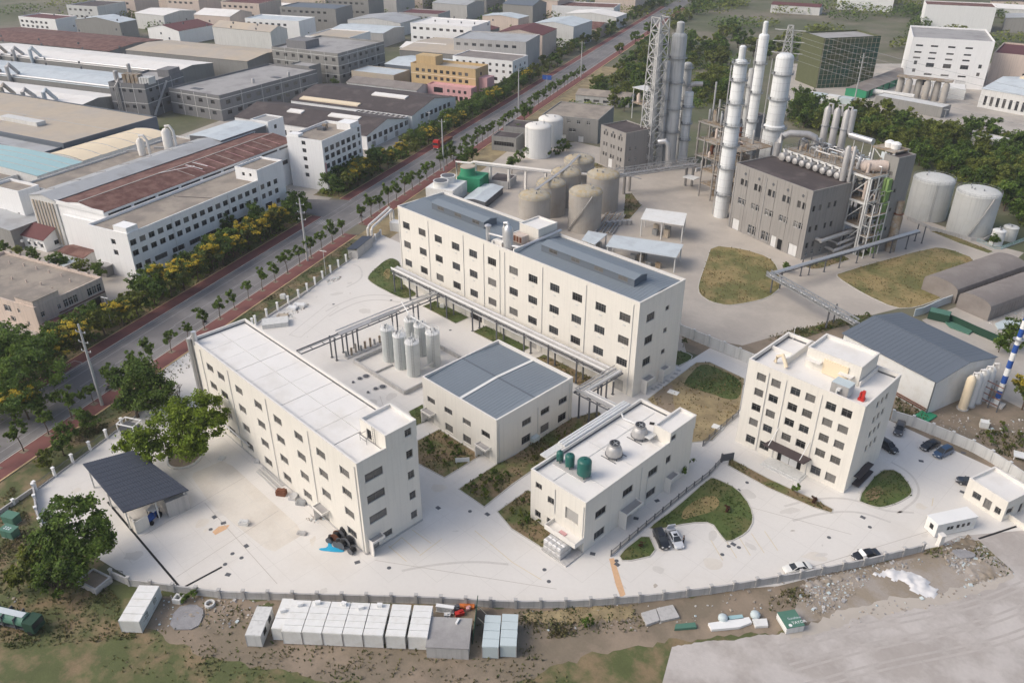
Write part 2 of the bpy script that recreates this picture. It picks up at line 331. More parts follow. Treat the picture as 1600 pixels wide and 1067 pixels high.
# ---- planting beds: soil sheet inside a thin raised kerb
BEDS = []
def bed(pts, m, tuft=1., z=.10, kerb=.14, it=2, kind=None):
    if it: pts = smoothpoly(pts, it)
    if area(pts) < 0: pts = pts[::-1]
    n = len(pts); b = MB(); cx = sum(p[0] for p in pts)/n; cy = sum(p[1] for p in pts)/n; out = []
    for i in range(n):
        a, c = Vector(pts[i-1]), Vector(pts[(i+1) % n]); d = (c-a)
        if d.length < 1e-5: d = Vector((1, 0))
        d.normalize(); out.append((pts[i][0]+d.y*.22, pts[i][1]-d.x*.22))
    struct(MB().poly(pts, z).build('planting_bed', m)); BEDS.append((pts, m, tuft, z))
    if kerb:
        vs = [(p[0], p[1], h) for (ps, h) in ((out, 0), (out, kerb), (pts, kerb), (pts, 0)) for p in ps]
        b.add(vs, [(r*n+i, r*n+(i+1) % n, (r+1)*n+(i+1) % n, (r+1)*n+i) for r in range(3) for i in range(n)])
        struct(b.build('bed_kerb', 'kerb'))
bed([(-187.8,134.3),(-181.1,120.9),(-176.1,119.4),(-163.8,119.3),(-161.5,120.3),(-161.5,124.5),(-169.2,124.8),(-182.5,134.5)], 'lawn')
bed([(-155, 120.6), (-141.5, 120.4), (-141.5, 125), (-155, 125)], 'lawn', it=0)
bed([(-135, 120.6), (-119.2, 120.6), (-119.2, 125), (-135, 125)], 'lawn', it=0)
bed([(-114.5, 120.6), (-99, 120.6), (-99, 125), (-114.5, 125)], 'bed_mixed', it=0)
bed([(-118.5,86.7),(-118.6,90.5),(-113.1,87.4),(-113.4,84.3)], 'lawn', it=0)
bed([(-109.0,81.4),(-108.9,87.0),(-96.4,87.1),(-96.3,77.6),(-103.1,76.8)], 'bed_mixed', it=0)
bed([(-91.7,77.3), (-92.0,87.2), (-91.6,92.0), (-92.1,109.6), (-89.7,115.6), (-87.0,114.8), (-86.4,101.4), (-85.7,85.4), (-84.8,77.3)], 'bed_mixed', it=0)
bed([(-82.0,78.1),(-82.3,86.1),(-81.5,86.5),(-76.7,81.4),(-71.7,81.3),(-70.0,77.2),(-77.1,76.8)], 'bed_mixed', it=0)
bed([(-59.7,85.2),(-59.6,93.0),(-55.1,89.8),(-58.1,84.4)], 'lawn', it=1)
bed([(-60.1,94.1),(-59.7,101.2),(-60.1,113.4),(-59.5,114.2),(-54.7,114.5),(-50.5,112.0),(-48.0,108.9),(-47.2,105.3),(-48.2,100.8),(-50.0,101.6),(-53.0,103.3),(-55.7,100.5),(-58.9,94.7)], 'lawn', it=1)
bed([(-37.4,127.4),(-38.1,139.1),(-35.7,141.5),(-31.6,138.1),(-30.9,135.9),(-31.7,132.1),(-33.2,128.6),(-34.7,127.8)], 'lawn', it=1)
bed([(-60.8,121.6),(-52.2,121.3),(-42.0,121.9),(-39.3,121.8),(-39.1,120.8),(-42.2,119.9),(-50.8,119.0),(-59.8,119.5)], 'bed_mixed', it=0)
bed([(-85.0,127.1),(-86.3,147.9),(-84.3,150.3),(-74.5,149.7),(-68.6,137.9),(-66.6,124.2),(-69.6,120.0)], 'straw', tuft=.5, it=0)
bed(smoothpoly([(-83.3,137.8),(-85.4,147.6),(-83.5,149.5),(-74.5,148.9),(-70.9,142.0),(-72.0,139.5),(-78.0,138.6),(-81.3,137.5)], 2), 'lawn', z=.112, kerb=0, it=0)
bed(smoothpoly([(-85.0,127.9),(-85.3,134.2),(-84.7,136.3),(-78.7,127.8),(-69.6,122.4),(-70.3,120.5)], 1), 'dirt', tuft=.3, z=.108, kerb=0, it=0)
bed(smoothpoly([(-58.7,102.8),(-58.2,107.3),(-56.7,109.9),(-54.7,108.9),(-54.4,105.8),(-56.0,102.4),(-57.2,99.7)], 2), 'dry_grass', tuft=.7, z=.112, kerb=0, it=0)
bed(smoothpoly([(-37.2,129.9),(-36.9,132.8),(-36.3,134.8),(-34.6,133.1),(-34.9,129.6),(-36.0,128.5)], 2), 'bed_mixed', tuft=.7, z=.112, kerb=0, it=0)
bed(smoothpoly([(-178.4,124.8),(-181.4,128.2),(-180.5,129.1),(-176.9,126.3),(-174.6,124.0)], 2), 'dry_grass', tuft=.7, z=.112, kerb=0, it=0)
bed([(-95.1,139.5),(-96.0,147.7),(-94.2,146.5),(-93.3,138.1)], 'bed_mixed', it=0)
bed([(-92.6,147.7),(-93.3,149.5),(-89.2,150.3),(-88.0,148.1),(-88.7,142.6)], 'lawn', it=1)
bed([(-123.4, 211.5), (-117.2, 199), (-110, 184), (-106.5, 179.5), (-102, 177.8), (-97.5, 179), (-95, 183), (-92, 191), (-93, 200), (-100.3, 211), (-106, 216), (-115, 216)], 'dry_grass', tuft=.6, it=1)
bed([(-86, 219.5), (-84.5, 217), (-74.4, 212), (-64.7, 209.5), (-61, 214), (-58.5, 224), (-56, 243), (-61, 259), (-70, 261.5), (-74, 259)], 'dry_grass', tuft=.6, it=1)
bed([(-96.4,217.3),(-92.9,234.1),(-87.9,231.8),(-90.9,219.6),(-92.6,217.0)], 'bed_mixed', it=0)
bed([(-92.1,238.0),(-87.5,247.2),(-84.1,244.2),(-86.3,236.0),(-89.8,236.4)], 'lawn', it=0)
bed([(-172.2,229.9),(-171.0,232.3),(-160.8,224.6),(-155.3,210.2),(-157.4,210.2)], 'bed_mixed', it=0)
bed([(-205.3,248.9),(-204.1,251.6),(-189.1,247.5),(-190.3,244.9),(-197.6,244.8)], 'bed_mixed', it=0, tuft=.5)
bed([(-79.7,272.2),(-76.5,274.5),(-59.4,269.0),(-60.0,266.4),(-69.2,268.3)], 'dry_grass', it=0)
bed([(-76.6,180.0),(-75.9,183.0),(-71.4,196.4),(-67.6,201.5),(-68.0,194.7),(-70.9,188.0),(-74.5,176.1)], 'weedy', it=0, kerb=0)
bed([(-137.0,41.7),(-140.4,43.0),(-141.1,46.4),(-137.8,48.6),(-135.8,48.0),(-134.5,45.3),(-134.9,42.1)], 'dirt', it=1, tuft=.8)
for x0, x1, y0, y1 in ((-176, -169, 150, 170),): pass
# ---- stains, joints, covers and marks in the yard
st = MB()
for pts in ([(-60.3,83.3),(-59.8,84.0),(-53.4,79.0),(-53.5,77.9),(-55.7,79.4)], [(-113.8,38.8),(-114.3,40.3),(-113.3,41.9),(-112.7,41.0),(-112.7,38.8)]): st.poly(pts, .036)
struct(st.build('rust_stain', 'orange_stain'))
ln = MB()
def strip(a, b, wd, z=.037):
    a, b = Vector(a), Vector(b); d = (b-a).normalized(); n = Vector((-d.y, d.x))*wd/2; ln.poly([tuple(a+n), tuple(a-n), tuple(b-n), tuple(b+n)], z)
for a, b in (((-88.6,58.4), (-89.1,61.6)), ((-89.1,61.6), (-84.0,61.4)), ((-89.4,64.1), (-84.4,64.3)), ((-89.1,58.7), (-84.0,58.6)), ((-83.5,61.0), (-83.9,66.4)), ((-71.3,71.1), (-65.1,71.7)), ((-71.3,71.1), (-81.4,71.8)), ((-27.6,138.1), (-26.9,135.6))): strip(a, b, .12)
for k in range(5): strip((-55.1,98.8) if 0 else (-46.5+k*2.55*.53, 96.6+k*2.55*.85), (-50.6+k*2.55*.53, 99.3+k*2.55*.85), .12)
struct(ln.build('parking_line', 'paint_yellow'))
ln = MB()
for a, b in (((-121.5, 30), (-123.5, 50.5)), ((-108, 29.5), (-110.5, 50)), ((-95, 40.5), (-122, 41.5)), ((-174.3, 103.1), (-166.6, 86.6)), ((-171, 104.5), (-163.5, 88)), ((-171, 104.5), (-174.3, 103.1)), ((-163.5, 88), (-166.6, 86.6)), ((-88, 55), (-62, 72)), ((-100, 72), (-128, 86)), ((-60, 108), (-34, 118)), ((-36, 104), (-24, 130))): strip(a, b, .09)
struct(ln.build('slab_joint', 'old_concrete'))
ln = MB()
def arc(pts, wd):
    for _ in range(3): pts = [pts[0]]+[(a[0]*(1-f)+b[0]*f, a[1]*(1-f)+b[1]*f) for a, b in zip(pts, pts[1:]) for f in (.25, .75)]+[pts[-1]]
    for a, b in zip(pts, pts[1:]): strip(a, b, wd, .0355)
arc([(-171.0,100.4),(-172.2,105.8),(-172.2,112.2),(-169.2,116.6),(-164.2,119.5)], .5); arc([(-168.0,99.4),(-169.2,104.8),(-169.4,110.8),(-166.4,115.1),(-160.8,118.0)], .5); arc([(-179.4,112.9),(-180.3,118.0),(-183.2,121.3),(-188.6,124.0),(-190.9,123.3)], .5); arc([(-46.0,116.4),(-42.9,122.7),(-38.2,127.4),(-32.9,127.7),(-28.5,131.5)], .5); arc([(-43.0,113.9),(-40.0,120.0),(-35.8,124.8),(-30.4,126.0)], .5); arc([(-82.9,56.7),(-80.2,61.4),(-75.9,66.8),(-71.4,70.3)], .5); arc([(-37.6,143.2),(-32.9,142.3),(-29.3,137.1),(-30.5,129.0)], .45)
struct(ln.build('tyre_mark', 'tyre_mark'))
ln = MB()
for k in range(6): arc([(x+.83*(k*1.1+(k//2)*1.3), y-.56*(k*1.1+(k//2)*1.3)) for x, y in [(-31.0,87.3),(-25.1,98.4),(-17.5,110.1),(-12.9,118.0),(-9.1,127.6)]], .4)
struct(ln.build('wheel_track', 'road_track'))
YP = [(-140, 20), (-155, 40), (-177, 83), (-196, 127), (-172, 140), (-172, 110), (-88, 112), (-88, 156), (-43, 156), (-20, 154), (-22, 127), (-37, 99), (-64, 66), (-95, 38), (-113, 25)]
ln = MB(); k5 = 5.6
for i in range(40):
    for j in range(26):
        x, y = -200+i*k5, 20+j*k5
        if inpoly(x, y, YP) and inpoly(x+k5, y, YP): strip((x, y), (x+k5, y), .07, .0345)
        if inpoly(x, y, YP) and inpoly(x, y+k5, YP): strip((x, y), (x, y+k5), .07, .0348)
struct(ln.build('slab_joint', 'joint'))
sr = random.Random(31)
for m_, nm, n_, s0, s1 in (('worn_concrete', 'stain', 16, .5, 2.2), ('joint', 'stain', 60, .3, 2.2), ('old_concrete2', 'stain', 12, .2, .6)):
    ln = MB(); k = 0
    while k < n_:
        x, y = sr.uniform(-198, -20), sr.uniform(20, 156)
        if not inpoly(x, y, YP): continue
        k += 1; r_ = sr.uniform(s0, s1); a0 = sr.random()*3; e_ = sr.uniform(.3, 1); q = []
        for i in range(11): a = i*.5712; rr = r_*sr.uniform(.6, 1.15); dx, dy = rr*math.cos(a), rr*e_*math.sin(a); q.append((x+dx*math.cos(a0)-dy*math.sin(a0), y+dx*math.sin(a0)+dy*math.cos(a0)))
        ln.poly(smoothpoly(q, 1), .0338+.00002*k)
    struct(ln.build(nm, m_))
cover_r = MB().lathe(0, 0, [(.36, 0), (.36, .02), (.31, .03)], 14).mesh('manhole_cover', 'dark_steel'); cover_s = MB().box(-.45, -.35, 0, .45, .35, .03).box(-.38, -.28, .03, .38, -.05, .045).box(-.38, .05, .03, .38, .28, .045).mesh('drain_grate', 'dark_steel')
for i, p in enumerate([(-66.3,73.7),(-64.0,72.3),(-59.1,83.8),(-47.6,100.2),(-46.2,101.2),(-47.3,97.7),(-54.4,117.5)] + [(-106.4,38.7),(-104.4,39.3),(-105.0,36.6),(-114.6,38.9)] + [(-84.9,55.6),(-85.7,74.6)] + [(-36.4,114.5),(-32.5,122.1)] + [(-164.0,116.8),(-139.8,117.1),(-173.1,104.3)]):
    tag(inst(cover_r, 'manhole_cover', None, (*p, .032)), 'round iron manhole cover flush in the pale concrete yard', 'manhole cover', 'manhole covers in the yard')
for i, p in enumerate([(-63.0,82.2),(-58.5,83.2),(-63.2,94.5),(-63.4,101.1),(-47.3,101.2),(-54.4,119.7),(-54.4,114.3)] + [(-106.4,41.3),(-102.5,35.8),(-114.5,41.3),(-117.1,40.9)] + [(-89.7,52.6),(-90.5,71.1),(-82.9,76.3)] + [(-34.5,123.7)] + [(-33.6,147.7),(-28.7,156.4),(-24.4,143.7)]):
    tag(inst(cover_s, 'drain_grate', None, (*p, .032), rnd.choice((0, .5, 1.2))), 'dark square drain grate set in the pale concrete yard', 'drain grate', 'drain grates in the yard')
for p, rr in zip([(-136.8,88.6),(-137.0,87.0),(-136.7,85.0),(-130.5,88.6),(-130.9,87.0),(-130.9,84.9)], (1.0, .75, .45, 1.0, .75, .45)):
    t = thing('tank_hatch', 'round dark tank hatch in the pale strip behind the flat white roof', 'hatch', (*p, .03), 0, 'tank hatches in two rows')
    MB().lathe(0, 0, [(rr, 0), (rr, .06), (rr*.7, .08)], 16).build('hatch_ring', 'wall_grey', t); MB().lathe(0, 0, [(rr*.62, .08), (rr*.62, .3), (rr*.5, .36)], 16).build('hatch_cover', 'dark_steel', t)
# drainage channel with a dark rubber hose / grating strips by the canopy and the gate
for lab, a, b in (('long black drain channel running from the canopy to the yard corner', (-134.8,28.9), (-105.0,28.9)), ('short black drain channel meeting the long one at the corner', (-105.0,29.0), (-104.8,35.9)), ('black gate rail strip crossing the entrance apron', (-17.8,132.7), (-14.2,140.7))):
    t = tag(MB().beam((*a, .06), (*b, .06), .34, .05).build('drain_channel', 'black_rubber'), lab, 'drain channel')

# ================================================================ buildings
WC = {}
def win_meshes(wd, ht, style):
    k = (round(wd, 2), round(ht, 2), style)
    if k in WC: return WC[k]
    nv = {'w4': 4, 'w3': 3, 'w2': 2, 'w1': 1, 'wp2': 2, 'wide': 8, 'slot': 2}.get(style, 2); fm = 'frame_white' if style == 'wp2' else 'frame_dark'
    f = MB(); t = .08; d = .07; h2 = wd/2
    f.box(-h2, 0, 0, -h2+t, d, ht); f.box(h2-t, 0, 0, h2, d, ht); f.box(-h2+t, 0, 0, h2-t, d, t); f.box(-h2+t, 0, ht-t, h2-t, d, ht)
    for i in range(1, nv): x = -h2+wd*i/nv; f.box(x-.035, .002, t, x+.035, d-.01, ht-t)
    if style not in ('slot', 'w1'):
        z = ht*.66
        for i in range(nv): f.box(-h2+wd*i/nv+(.035 if i else t), .004, z-.03, -h2+wd*(i+1)/nv-(.035 if i < nv-1 else t), d-.012, z+.03)
    fr = f.mesh('window', fm)
    p = lambda m: MB().add([(-h2+t, .05, t), (h2-t, .05, t), (h2-t, .05, ht-t), (-h2+t, .05, ht-t)], [(0, 1, 2, 3)]).mesh('pane', m)
    sash = None
    WC[k] = (fr, p('glass'), p('glass_pale'), p('glass_open')); return WC[k]
def window(parent, loc, rz, wd, ht, style, r=None):
    fr, a, b, c = win_meshes(wd, ht, style); o = inst(fr, 'window', parent, loc, rz)
    q = (r or rnd).random(); f = parent.get('_pale', .3); inst(b if q < f else (a if q < f+(1-f)*.7 else c), 'pane', o); return o
def facade(mb, p0, d, nrm, L, z0, z1, ops, dep=.22):
    us = sorted({0., L} | {u for o in ops for u in o[:2]}); zs = sorted({z0, z1} | {z for o in ops for z in o[2:4]})
    P = lambda u, z, k=0.: (p0[0]+d[0]*u-nrm[0]*k, p0[1]+d[1]*u-nrm[1]*k, z)
    for i in range(len(us)-1):
        run = None
        for j in range(len(zs)-1):
            um, zm = (us[i]+us[i+1])/2, (zs[j]+zs[j+1])/2; hole = any(o[0] < um < o[1] and o[2] < zm < o[3] for o in ops)
            if not hole:
                if run is None: run = zs[j]
            if (hole or j == len(zs)-2) and run is not None:
                e = zs[j] if hole else zs[j+1]; mb.add([P(us[i], run), P(us[i+1], run), P(us[i+1], e), P(us[i], e)], [(0, 1, 2, 3)]); run = None
    for o in ops:
        a, b, c, e = o[:4]; q = [(a, c), (b, c), (b, e), (a, e)]
        for i in range(4):
            m, n = q[i], q[(i+1) % 4]; mb.add([P(*m), P(*n), P(*n, dep), P(*m, dep)], [(0, 1, 2, 3)])
DOORS = {}
def put_ops(root, wd, dp, S, E):
    """openings: (u centre, z bottom, width, height, style) on the S (front) and E (right) faces"""
    for side, ops in (('S', S), ('E', E)):
        for o in ops:
            u, z, ow, oh, stl = o[:5]; loc = (u, .2, z) if side == 'S' else (wd-.2, u, z); rz = 0 if side == 'S' else R(90)
            if stl.startswith('door') or stl == 'shutter':
                k = (ow, oh, stl)
                if k not in DOORS:
                    b = MB(); nl = 2 if ow > 1.3 else 1
                    if stl == 'shutter':
                        for i in range(int(oh/.3)): b.box(-ow/2, .05 if i % 2 else .065, i*.3, ow/2, .1, min(oh, i*.3+.3))
                    else:
                        for i in range(nl): x0 = -ow/2+ow*i/nl; b.box(x0+.03, .02, .02, x0+ow/nl-.03, .07, oh-.03); b.box(x0+.2, -.005, oh*.5, x0+ow/nl-.2, .02, oh-.3)
                    DOORS[k] = b.mesh('door', {'shutter': 'door_grey', 'door': 'door_grey', 'door_dark': 'door_dark', 'door_white': 'frame_white'}[stl])
                inst(DOORS[k], 'shutter' if stl == 'shutter' else 'door', root, loc, rz)
            elif stl == 'hole':
                b = MB().add([(-ow/2, .0, 0), (ow/2, 0, 0), (ow/2, 0, oh), (-ow/2, 0, oh)], [(0, 1, 2, 3)]).build('dark_opening', 'glass_open', root, None, loc, rz)
            elif stl == 'blind':
                MB().box(-ow/2, -.08, 0, ow/2, .02, oh).build('wall_panel', 'plant_wall', root, None, loc, rz)
            else: window(root, loc, rz, ow, oh, stl)
def rects(ops): return [(o[0]-o[2]/2, o[0]+o[2]/2, o[1], o[1]+o[3]) for o in ops if o[4] != 'blind']
def grid(us, zs, wd, ht, style): return [(u, z-ht/2, wd, ht, style) for u in us for z in zs]
def block(name, label, cat, x, y, wd, dp, h, wall, roof='white_roof', rot=0., S=(), E=(), par=.8, cope=None, z0=0., loc=None, group=None, root=None, slab=True, pale=.3, skirt=False):
    root = root or thing(name, label, cat, (x, y, 0), rot, group); m = MB(); root['_pale'] = pale
    facade(m, (0, 0), (1, 0), (0, -1), wd, z0, h, rects(S)); facade(m, (wd, 0), (0, 1), (1, 0), dp, z0, h, rects(E))
    m.add([(wd, dp, z0), (0, dp, z0), (0, dp, h), (wd, dp, h)], [(0, 1, 2, 3)]); m.add([(0, dp, z0), (0, 0, z0), (0, 0, h), (0, dp, h)], [(0, 1, 2, 3)])
    m.build('wall', wall, root); put_ops(root, wd, dp, S, E)
    if slab:
        t = .3; rz = h-par; b = MB()
        if par > .05:
            for (x0, y0, x1, y1) in ((-.04, -.04, wd+.04, t), (-.04, dp-t, wd+.04, dp+.04), (-.04, t, t, dp-t), (wd-t, t, wd+.04, dp-t)): b.box(x0, y0, h+.002, x1, y1, h+.1)
            for (x0, y0, x1, y1) in ((t, t-.02, wd-t, t), (t, dp-t, wd-t, dp-t+.02), (t-.02, t, t, dp-t), (wd-t, t, wd-t+.02, dp-t)): b.box(x0, y0, rz, x1, y1, h)
            b.build('parapet', cope or wall, root)
        MB().box(t-.05, t-.05, rz-.1, wd-t+.05, dp-t+.05, rz).build('roof', roof, root)
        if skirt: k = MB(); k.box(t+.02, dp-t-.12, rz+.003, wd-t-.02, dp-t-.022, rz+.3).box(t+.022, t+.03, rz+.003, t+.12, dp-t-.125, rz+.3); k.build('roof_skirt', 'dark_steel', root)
    return root
def boxpart(root, name, m, *bs):
    b = MB()
    for q in bs: b.box(*q)
    return b.build(name, m, root)
def pipes(root, m, pts, r=.07, name='downpipe'):
    for (x, y, z0, z1) in pts: MB().tube([(x, y, z0), (x, y, z1)], r, 6).build(name, m, root)
def canopy(root, x, z, wd, side='S', wdim=None, dp=1.5, wall='cream_trim', cheek=True):
    """concrete door hood with a rim; x = centre along the face"""
    b = MB(); b.box(-wd/2, -dp, 0, wd/2, -.003, .18)
    for q in ((-wd/2, -dp, .18, -wd/2+.12, -.003, .45), (wd/2-.12, -dp, .18, wd/2, -.003, .45), (-wd/2+.12, -dp, .18, wd/2-.12, -dp+.12, .45)): b.box(*q)
    loc = (x, 0, z) if side == 'S' else (wdim, x, z); o = b.build('door_hood', wall, root, None, loc, 0 if side == 'S' else R(90))
    MB().box(-wd/2+.14, -dp+.14, .182, wd/2-.14, -.01, .2).build('hood_top', 'grey_roof', o)
    if cheek: MB().box(-wd/2, -dp+.05, -z+.02, -wd/2+.16, -.003, -.002).build('hood_cheek', wall, o)
def ribs(root, name, m, x0, x1, y0, y1, zf, step=.9, along='y', wdt=.05, ht=.035):
    """standing seams running down the slope; zf(x, y) gives the roof height"""
    b = MB(); n = int(((x1-x0) if along == 'y' else (y1-y0))/step); ym = (y0+y1)/2; xm = (x0+x1)/2
    for i in range(1, n):
        if along == 'y':
            x = x0+i*step
            for a, c in ((y0, ym), (ym, y1)): b.beam((x, a, zf(x, a)+ht*.4), (x, c, zf(x, c)+ht*.4), wdt, ht)
        else:
            y = y0+i*step
            for a, c in ((x0, xm), (xm, x1)): b.beam((a, y, zf(a, y)+ht*.4), (c, y, zf(c, y)+ht*.4), wdt, ht)
    o = b.build(name, m, root); o['kind'] = 'stuff'; return o
def shed(name, label, cat, x, y, wd, dp, h, hr, wall, roof, rot=0., ridge='y', S=(), E=(), over=.25, group=None, rib=0., root=None, z0=0.):
    """gabled shed; ridge runs along local y or x"""
    root = root or thing(name, label, cat, (x, y, 0), rot, group); m = MB()
    facade(m, (0, 0), (1, 0), (0, -1), wd, z0, h, rects(S)); facade(m, (wd, 0), (0, 1), (1, 0), dp, z0, h, rects(E))
    m.add([(wd, dp, z0), (0, dp, z0), (0, dp, h), (wd, dp, h)], [(0, 1, 2, 3)]); m.add([(0, dp, z0), (0, 0, z0), (0, 0, h), (0, dp, h)], [(0, 1, 2, 3)])
    if ridge == 'y':
        m.add([(0, 0, h), (wd, 0, h), (wd/2, 0, hr)], [(0, 1, 2)]); m.add([(wd, dp, h), (0, dp, h), (wd/2, dp, hr)], [(0, 1, 2)])
    else:
        m.add([(wd, 0, h), (wd, dp, h), (wd, dp/2, hr)], [(0, 1, 2)]); m.add([(0, dp, h), (0, 0, h), (0, dp/2, hr)], [(0, 1, 2)])
    m.build('wall', wall, root); put_ops(root, wd, dp, S, E); b = MB(); o = over; t = .12
    sl = (hr-h)/((wd if ridge == 'y' else dp)/2)
    for k in (0, 1):
        if ridge == 'y': a = [(-o, -o, h-sl*o), (wd/2, -o, hr), (wd/2, dp+o, hr), (-o, dp+o, h-sl*o)] if k == 0 else [(wd/2, -o, hr), (wd+o, -o, h-sl*o), (wd+o, dp+o, h-sl*o), (wd/2, dp+o, hr)]
        else: a = [(-o, -o, h-sl*o), (wd+o, -o, h-sl*o), (wd+o, dp/2, hr), (-o, dp/2, hr)] if k == 0 else [(-o, dp/2, hr), (wd+o, dp/2, hr), (wd+o, dp+o, h-sl*o), (-o, dp+o, h-sl*o)]
        b.add([(*p[:2], p[2]+t+.02) for p in a]+[(*p[:2], p[2]+.02) for p in a], [(0, 1, 2, 3), (7, 6, 5, 4), (0, 4, 5, 1), (1, 5, 6, 2), (2, 6, 7, 3), (3, 7, 4, 0)])
    b.build('roof', roof, root)
    zf = (lambda X, Y: hr-abs(X-wd/2)*sl+t+.02) if ridge == 'y' else (lambda X, Y: hr-abs(Y-dp/2)*sl+t+.02)
    if rib:
        if ridge == 'y': ribs(root, 'roof_seam', roof, 0, wd, 0, dp, zf, rib, 'x')
        else: ribs(root, 'roof_seam', roof, 0, wd, 0, dp, zf, rib, 'y')
        if ridge == 'y': MB().beam((wd/2, -o, hr+t+.03), (wd/2, dp+o, hr+t+.03), .4, .06).build('ridge_cap', roof, root)
        else: MB().beam((-o, dp/2, hr+t+.03), (wd+o, dp/2, hr+t+.03), .4, .06).build('ridge_cap', roof, root)
    return root, zf

# ---- the four-storey block in front (left)
XS = [7., 11.5, 18.5, 25.6, 32.4, 39.3, 46.2, 53.1]
S = grid(XS, (15.5, 11.2, 6.75), 2.7, 1.75, 'w4') + grid([25.6, 32.4, 39.3, 53.1, 18.5, 11.5], (2.4,), 2.7, 1.75, 'w4') + [(44.9, 0.05, 2.2, 2.6, 'door')]
E = grid([3.1], (15.6, 11.1, 6.7), 3.6, 1.75, 'w2') + grid([10.5], (20.2, 15.7, 11.3, 6.8, 2.4), 1.4, 1.7, 'w2') + [(4.6, 1.1, 2., 1.4, 'w2'), (1.9, .05, 1.6, 2.3, 'door')]
f1 = block('factory_block', 'long four-storey cream factory block at front left with a flat white slab roof', 'factory', -147, 54.8, 57, 12.2, 19.4, 'cream', 'grey_roof', pale=.72, skirt=True, S=S, E=[e for e in E if e[1] < 18], par=.75, cope='cream_trim')
for i in range(9):
    for j in range(2): MB().box(.45+i*5.45, .4+j*5.7, 18.66, .45+i*5.45+5.36, .4+j*5.7+5.62, 18.74+.015*((i*7+j*3) % 3)).build('roof_panel', 'white_roof', f1)
MB().box(49.6, .4, 18.66, 56.6, 5.6, 18.76).build('roof_panel', 'white_roof', f1)
tw = block('', '', '', 0, 0, 7, 6.4, 21.9, 'cream', 'white_roof', z0=18.7, par=.5, cope='cream_trim', root=thing('stair_tower', None, None, (50.1, 5.85, 0)), E=[(4.6, 19.4, 1.4, 1.6, 'w2')], S=[(2.4, 18.75, 1.3, 2.1, 'hole')])
tw.parent = f1
boxpart(tw, 'ladder_cage', 'frame_dark', (3.9, -.35, 19, 3.96, -.3, 22.4), (4.5, -.35, 19, 4.56, -.3, 22.4), *[(3.96, -.34, 19.2+.4*k, 4.5, -.31, 19.24+.4*k) for k in range(8)])
boxpart(tw, 'door_railing', 'dark_steel', (1.4, -1.2, 18.8, 1.46, -1.15, 20.1), (3.2, -1.2, 18.8, 3.26, -1.15, 20.1), (1.46, -1.2, 20.0, 3.2, -1.15, 20.06), (1.46, -1.2, 19.4, 3.2, -1.15, 19.45), (1.4, -1.15, 20.0, 1.46, -.02, 20.06), (3.2, -1.15, 20.0, 3.26, -.02, 20.06))
pipes(f1, 'pale_wall', [(x, -.1, .2, 18.6) for x in (3.9, 15., 29, 42.8, 56.4)]); canopy(f1, 44.9, 2.9, 3.2, dp=1.6); canopy(f1, 1.9, 2.7, 2.6, 'E', 57, 1.3)
MB().tube([(.4, -.5, .1), (.4, -.5, 19.9), (.4, .5, 20.1)], .45, 10).build('vent_duct', 'dull_lagging', f1, 40); MB().tube([(1.6, .3, 18.7), (1.6, .3, 21.6)], .5, 10).build('vent_duct', 'lagging', f1, 40)
MB().box(0, -.12, .02, 57, -.005, .35).build('plinth', 'wall_grey', f1); MB().box(57.005, 0, .02, 57.12, 12.2, .35).build('plinth', 'wall_grey', f1)
MB().tube([(1.5, -.35, 3.2), (19, -.35, 3.0)], .16, 8).build('wall_pipe', 'lagging', f1, 40)
# ---- main long block behind the pipe rack
MX = [3.3, 10, 16.6, 23.4, 30, 36.8, 44.3, 50.7, 57.6, 64.4, 71.2, 77.9]
S = grid(MX, (18.65, 13.1, 7.65), 2.9, 2., 'w4') + grid([3.3, 10, 16.6, 23.4, 38.5, 44.3, 57.5, 64.4, 71.2], (2.2,), 2.6, .8, 'slot') + [(30.5, .05, 4.5, 4.2, 'hole'), (51, .05, 2.4, 2.8, 'door'), (77.5, .05, 2.6, 3., 'door')]
E = grid([4.3], (18.55, 13., 7.5), 2.9, 2., 'w4') + grid([10.4], (18.5, 13, 7.5), 1.4, 1.2, 'w2') + [(4.5, .05, 2.2, 2.8, 'door'), (10.8, .05, 1.6, 2.4, 'door')]
f2 = block('factory_block', 'longest cream factory block with two blue metal roof halves, behind the pipe rack', 'factory', -169.5, 125.3, 81.5, 16.4, 23.4, 'cream', 'grey_roof', S=S, E=E, par=.9, cope='cream_trim')
pipes(f2, 'pale_wall', [(x, -.1, .2, 22.6) for x in (.5, 12.7, 26.4, 33.9, 39.6, 41.3, 53.8, 67, 80)]); canopy(f2, 4.5, 3.1, 3., 'E', 81.5, 1.6); canopy(f2, 10.8, 3., 2.4, 'E', 81.5, 1.4)
vt = MB().box(-.35, -.1, 0, .35, -.003, .3).mesh('wall_vent', 'pale_wall')
for x in MX:
    for z in (16.7, 11.2, 5.7): inst(vt, 'wall_vent', f2, (x, 0, z))
def roofhalf(x0, x1):
    zf = lambda X, Y: 23.75-abs(Y-8.2)*.11
    b = MB(); ym = 8.2
    for a, c in ((.32, ym), (ym, 16.08)): b.add([(x0, a, zf(0, a)), (x1, a, zf(0, a)), (x1, c, zf(0, c)), (x0, c, zf(0, c)), (x0, a, 22.4), (x1, a, 22.4), (x1, c, 22.4), (x0, c, 22.4)], [(0, 1, 2, 3), (0, 4, 5, 1), (3, 2, 6, 7), (1, 5, 6, 2), (0, 3, 7, 4)])
    b.build('metal_roof', 'blue_roof', f2); ribs(f2, 'roof_seam', 'blue_roof', x0, x1, .32, 16.08, zf, .85, 'y', .06, .05)
roofhalf(.35, 36.4); roofhalf(44.2, 81.1)
boxpart(f2, 'fire_wall', 'cream_trim', (36.45, .31, 22.4, 36.8, 16.08, 24.1), (43.8, .31, 22.4, 44.15, 16.08, 24.1))
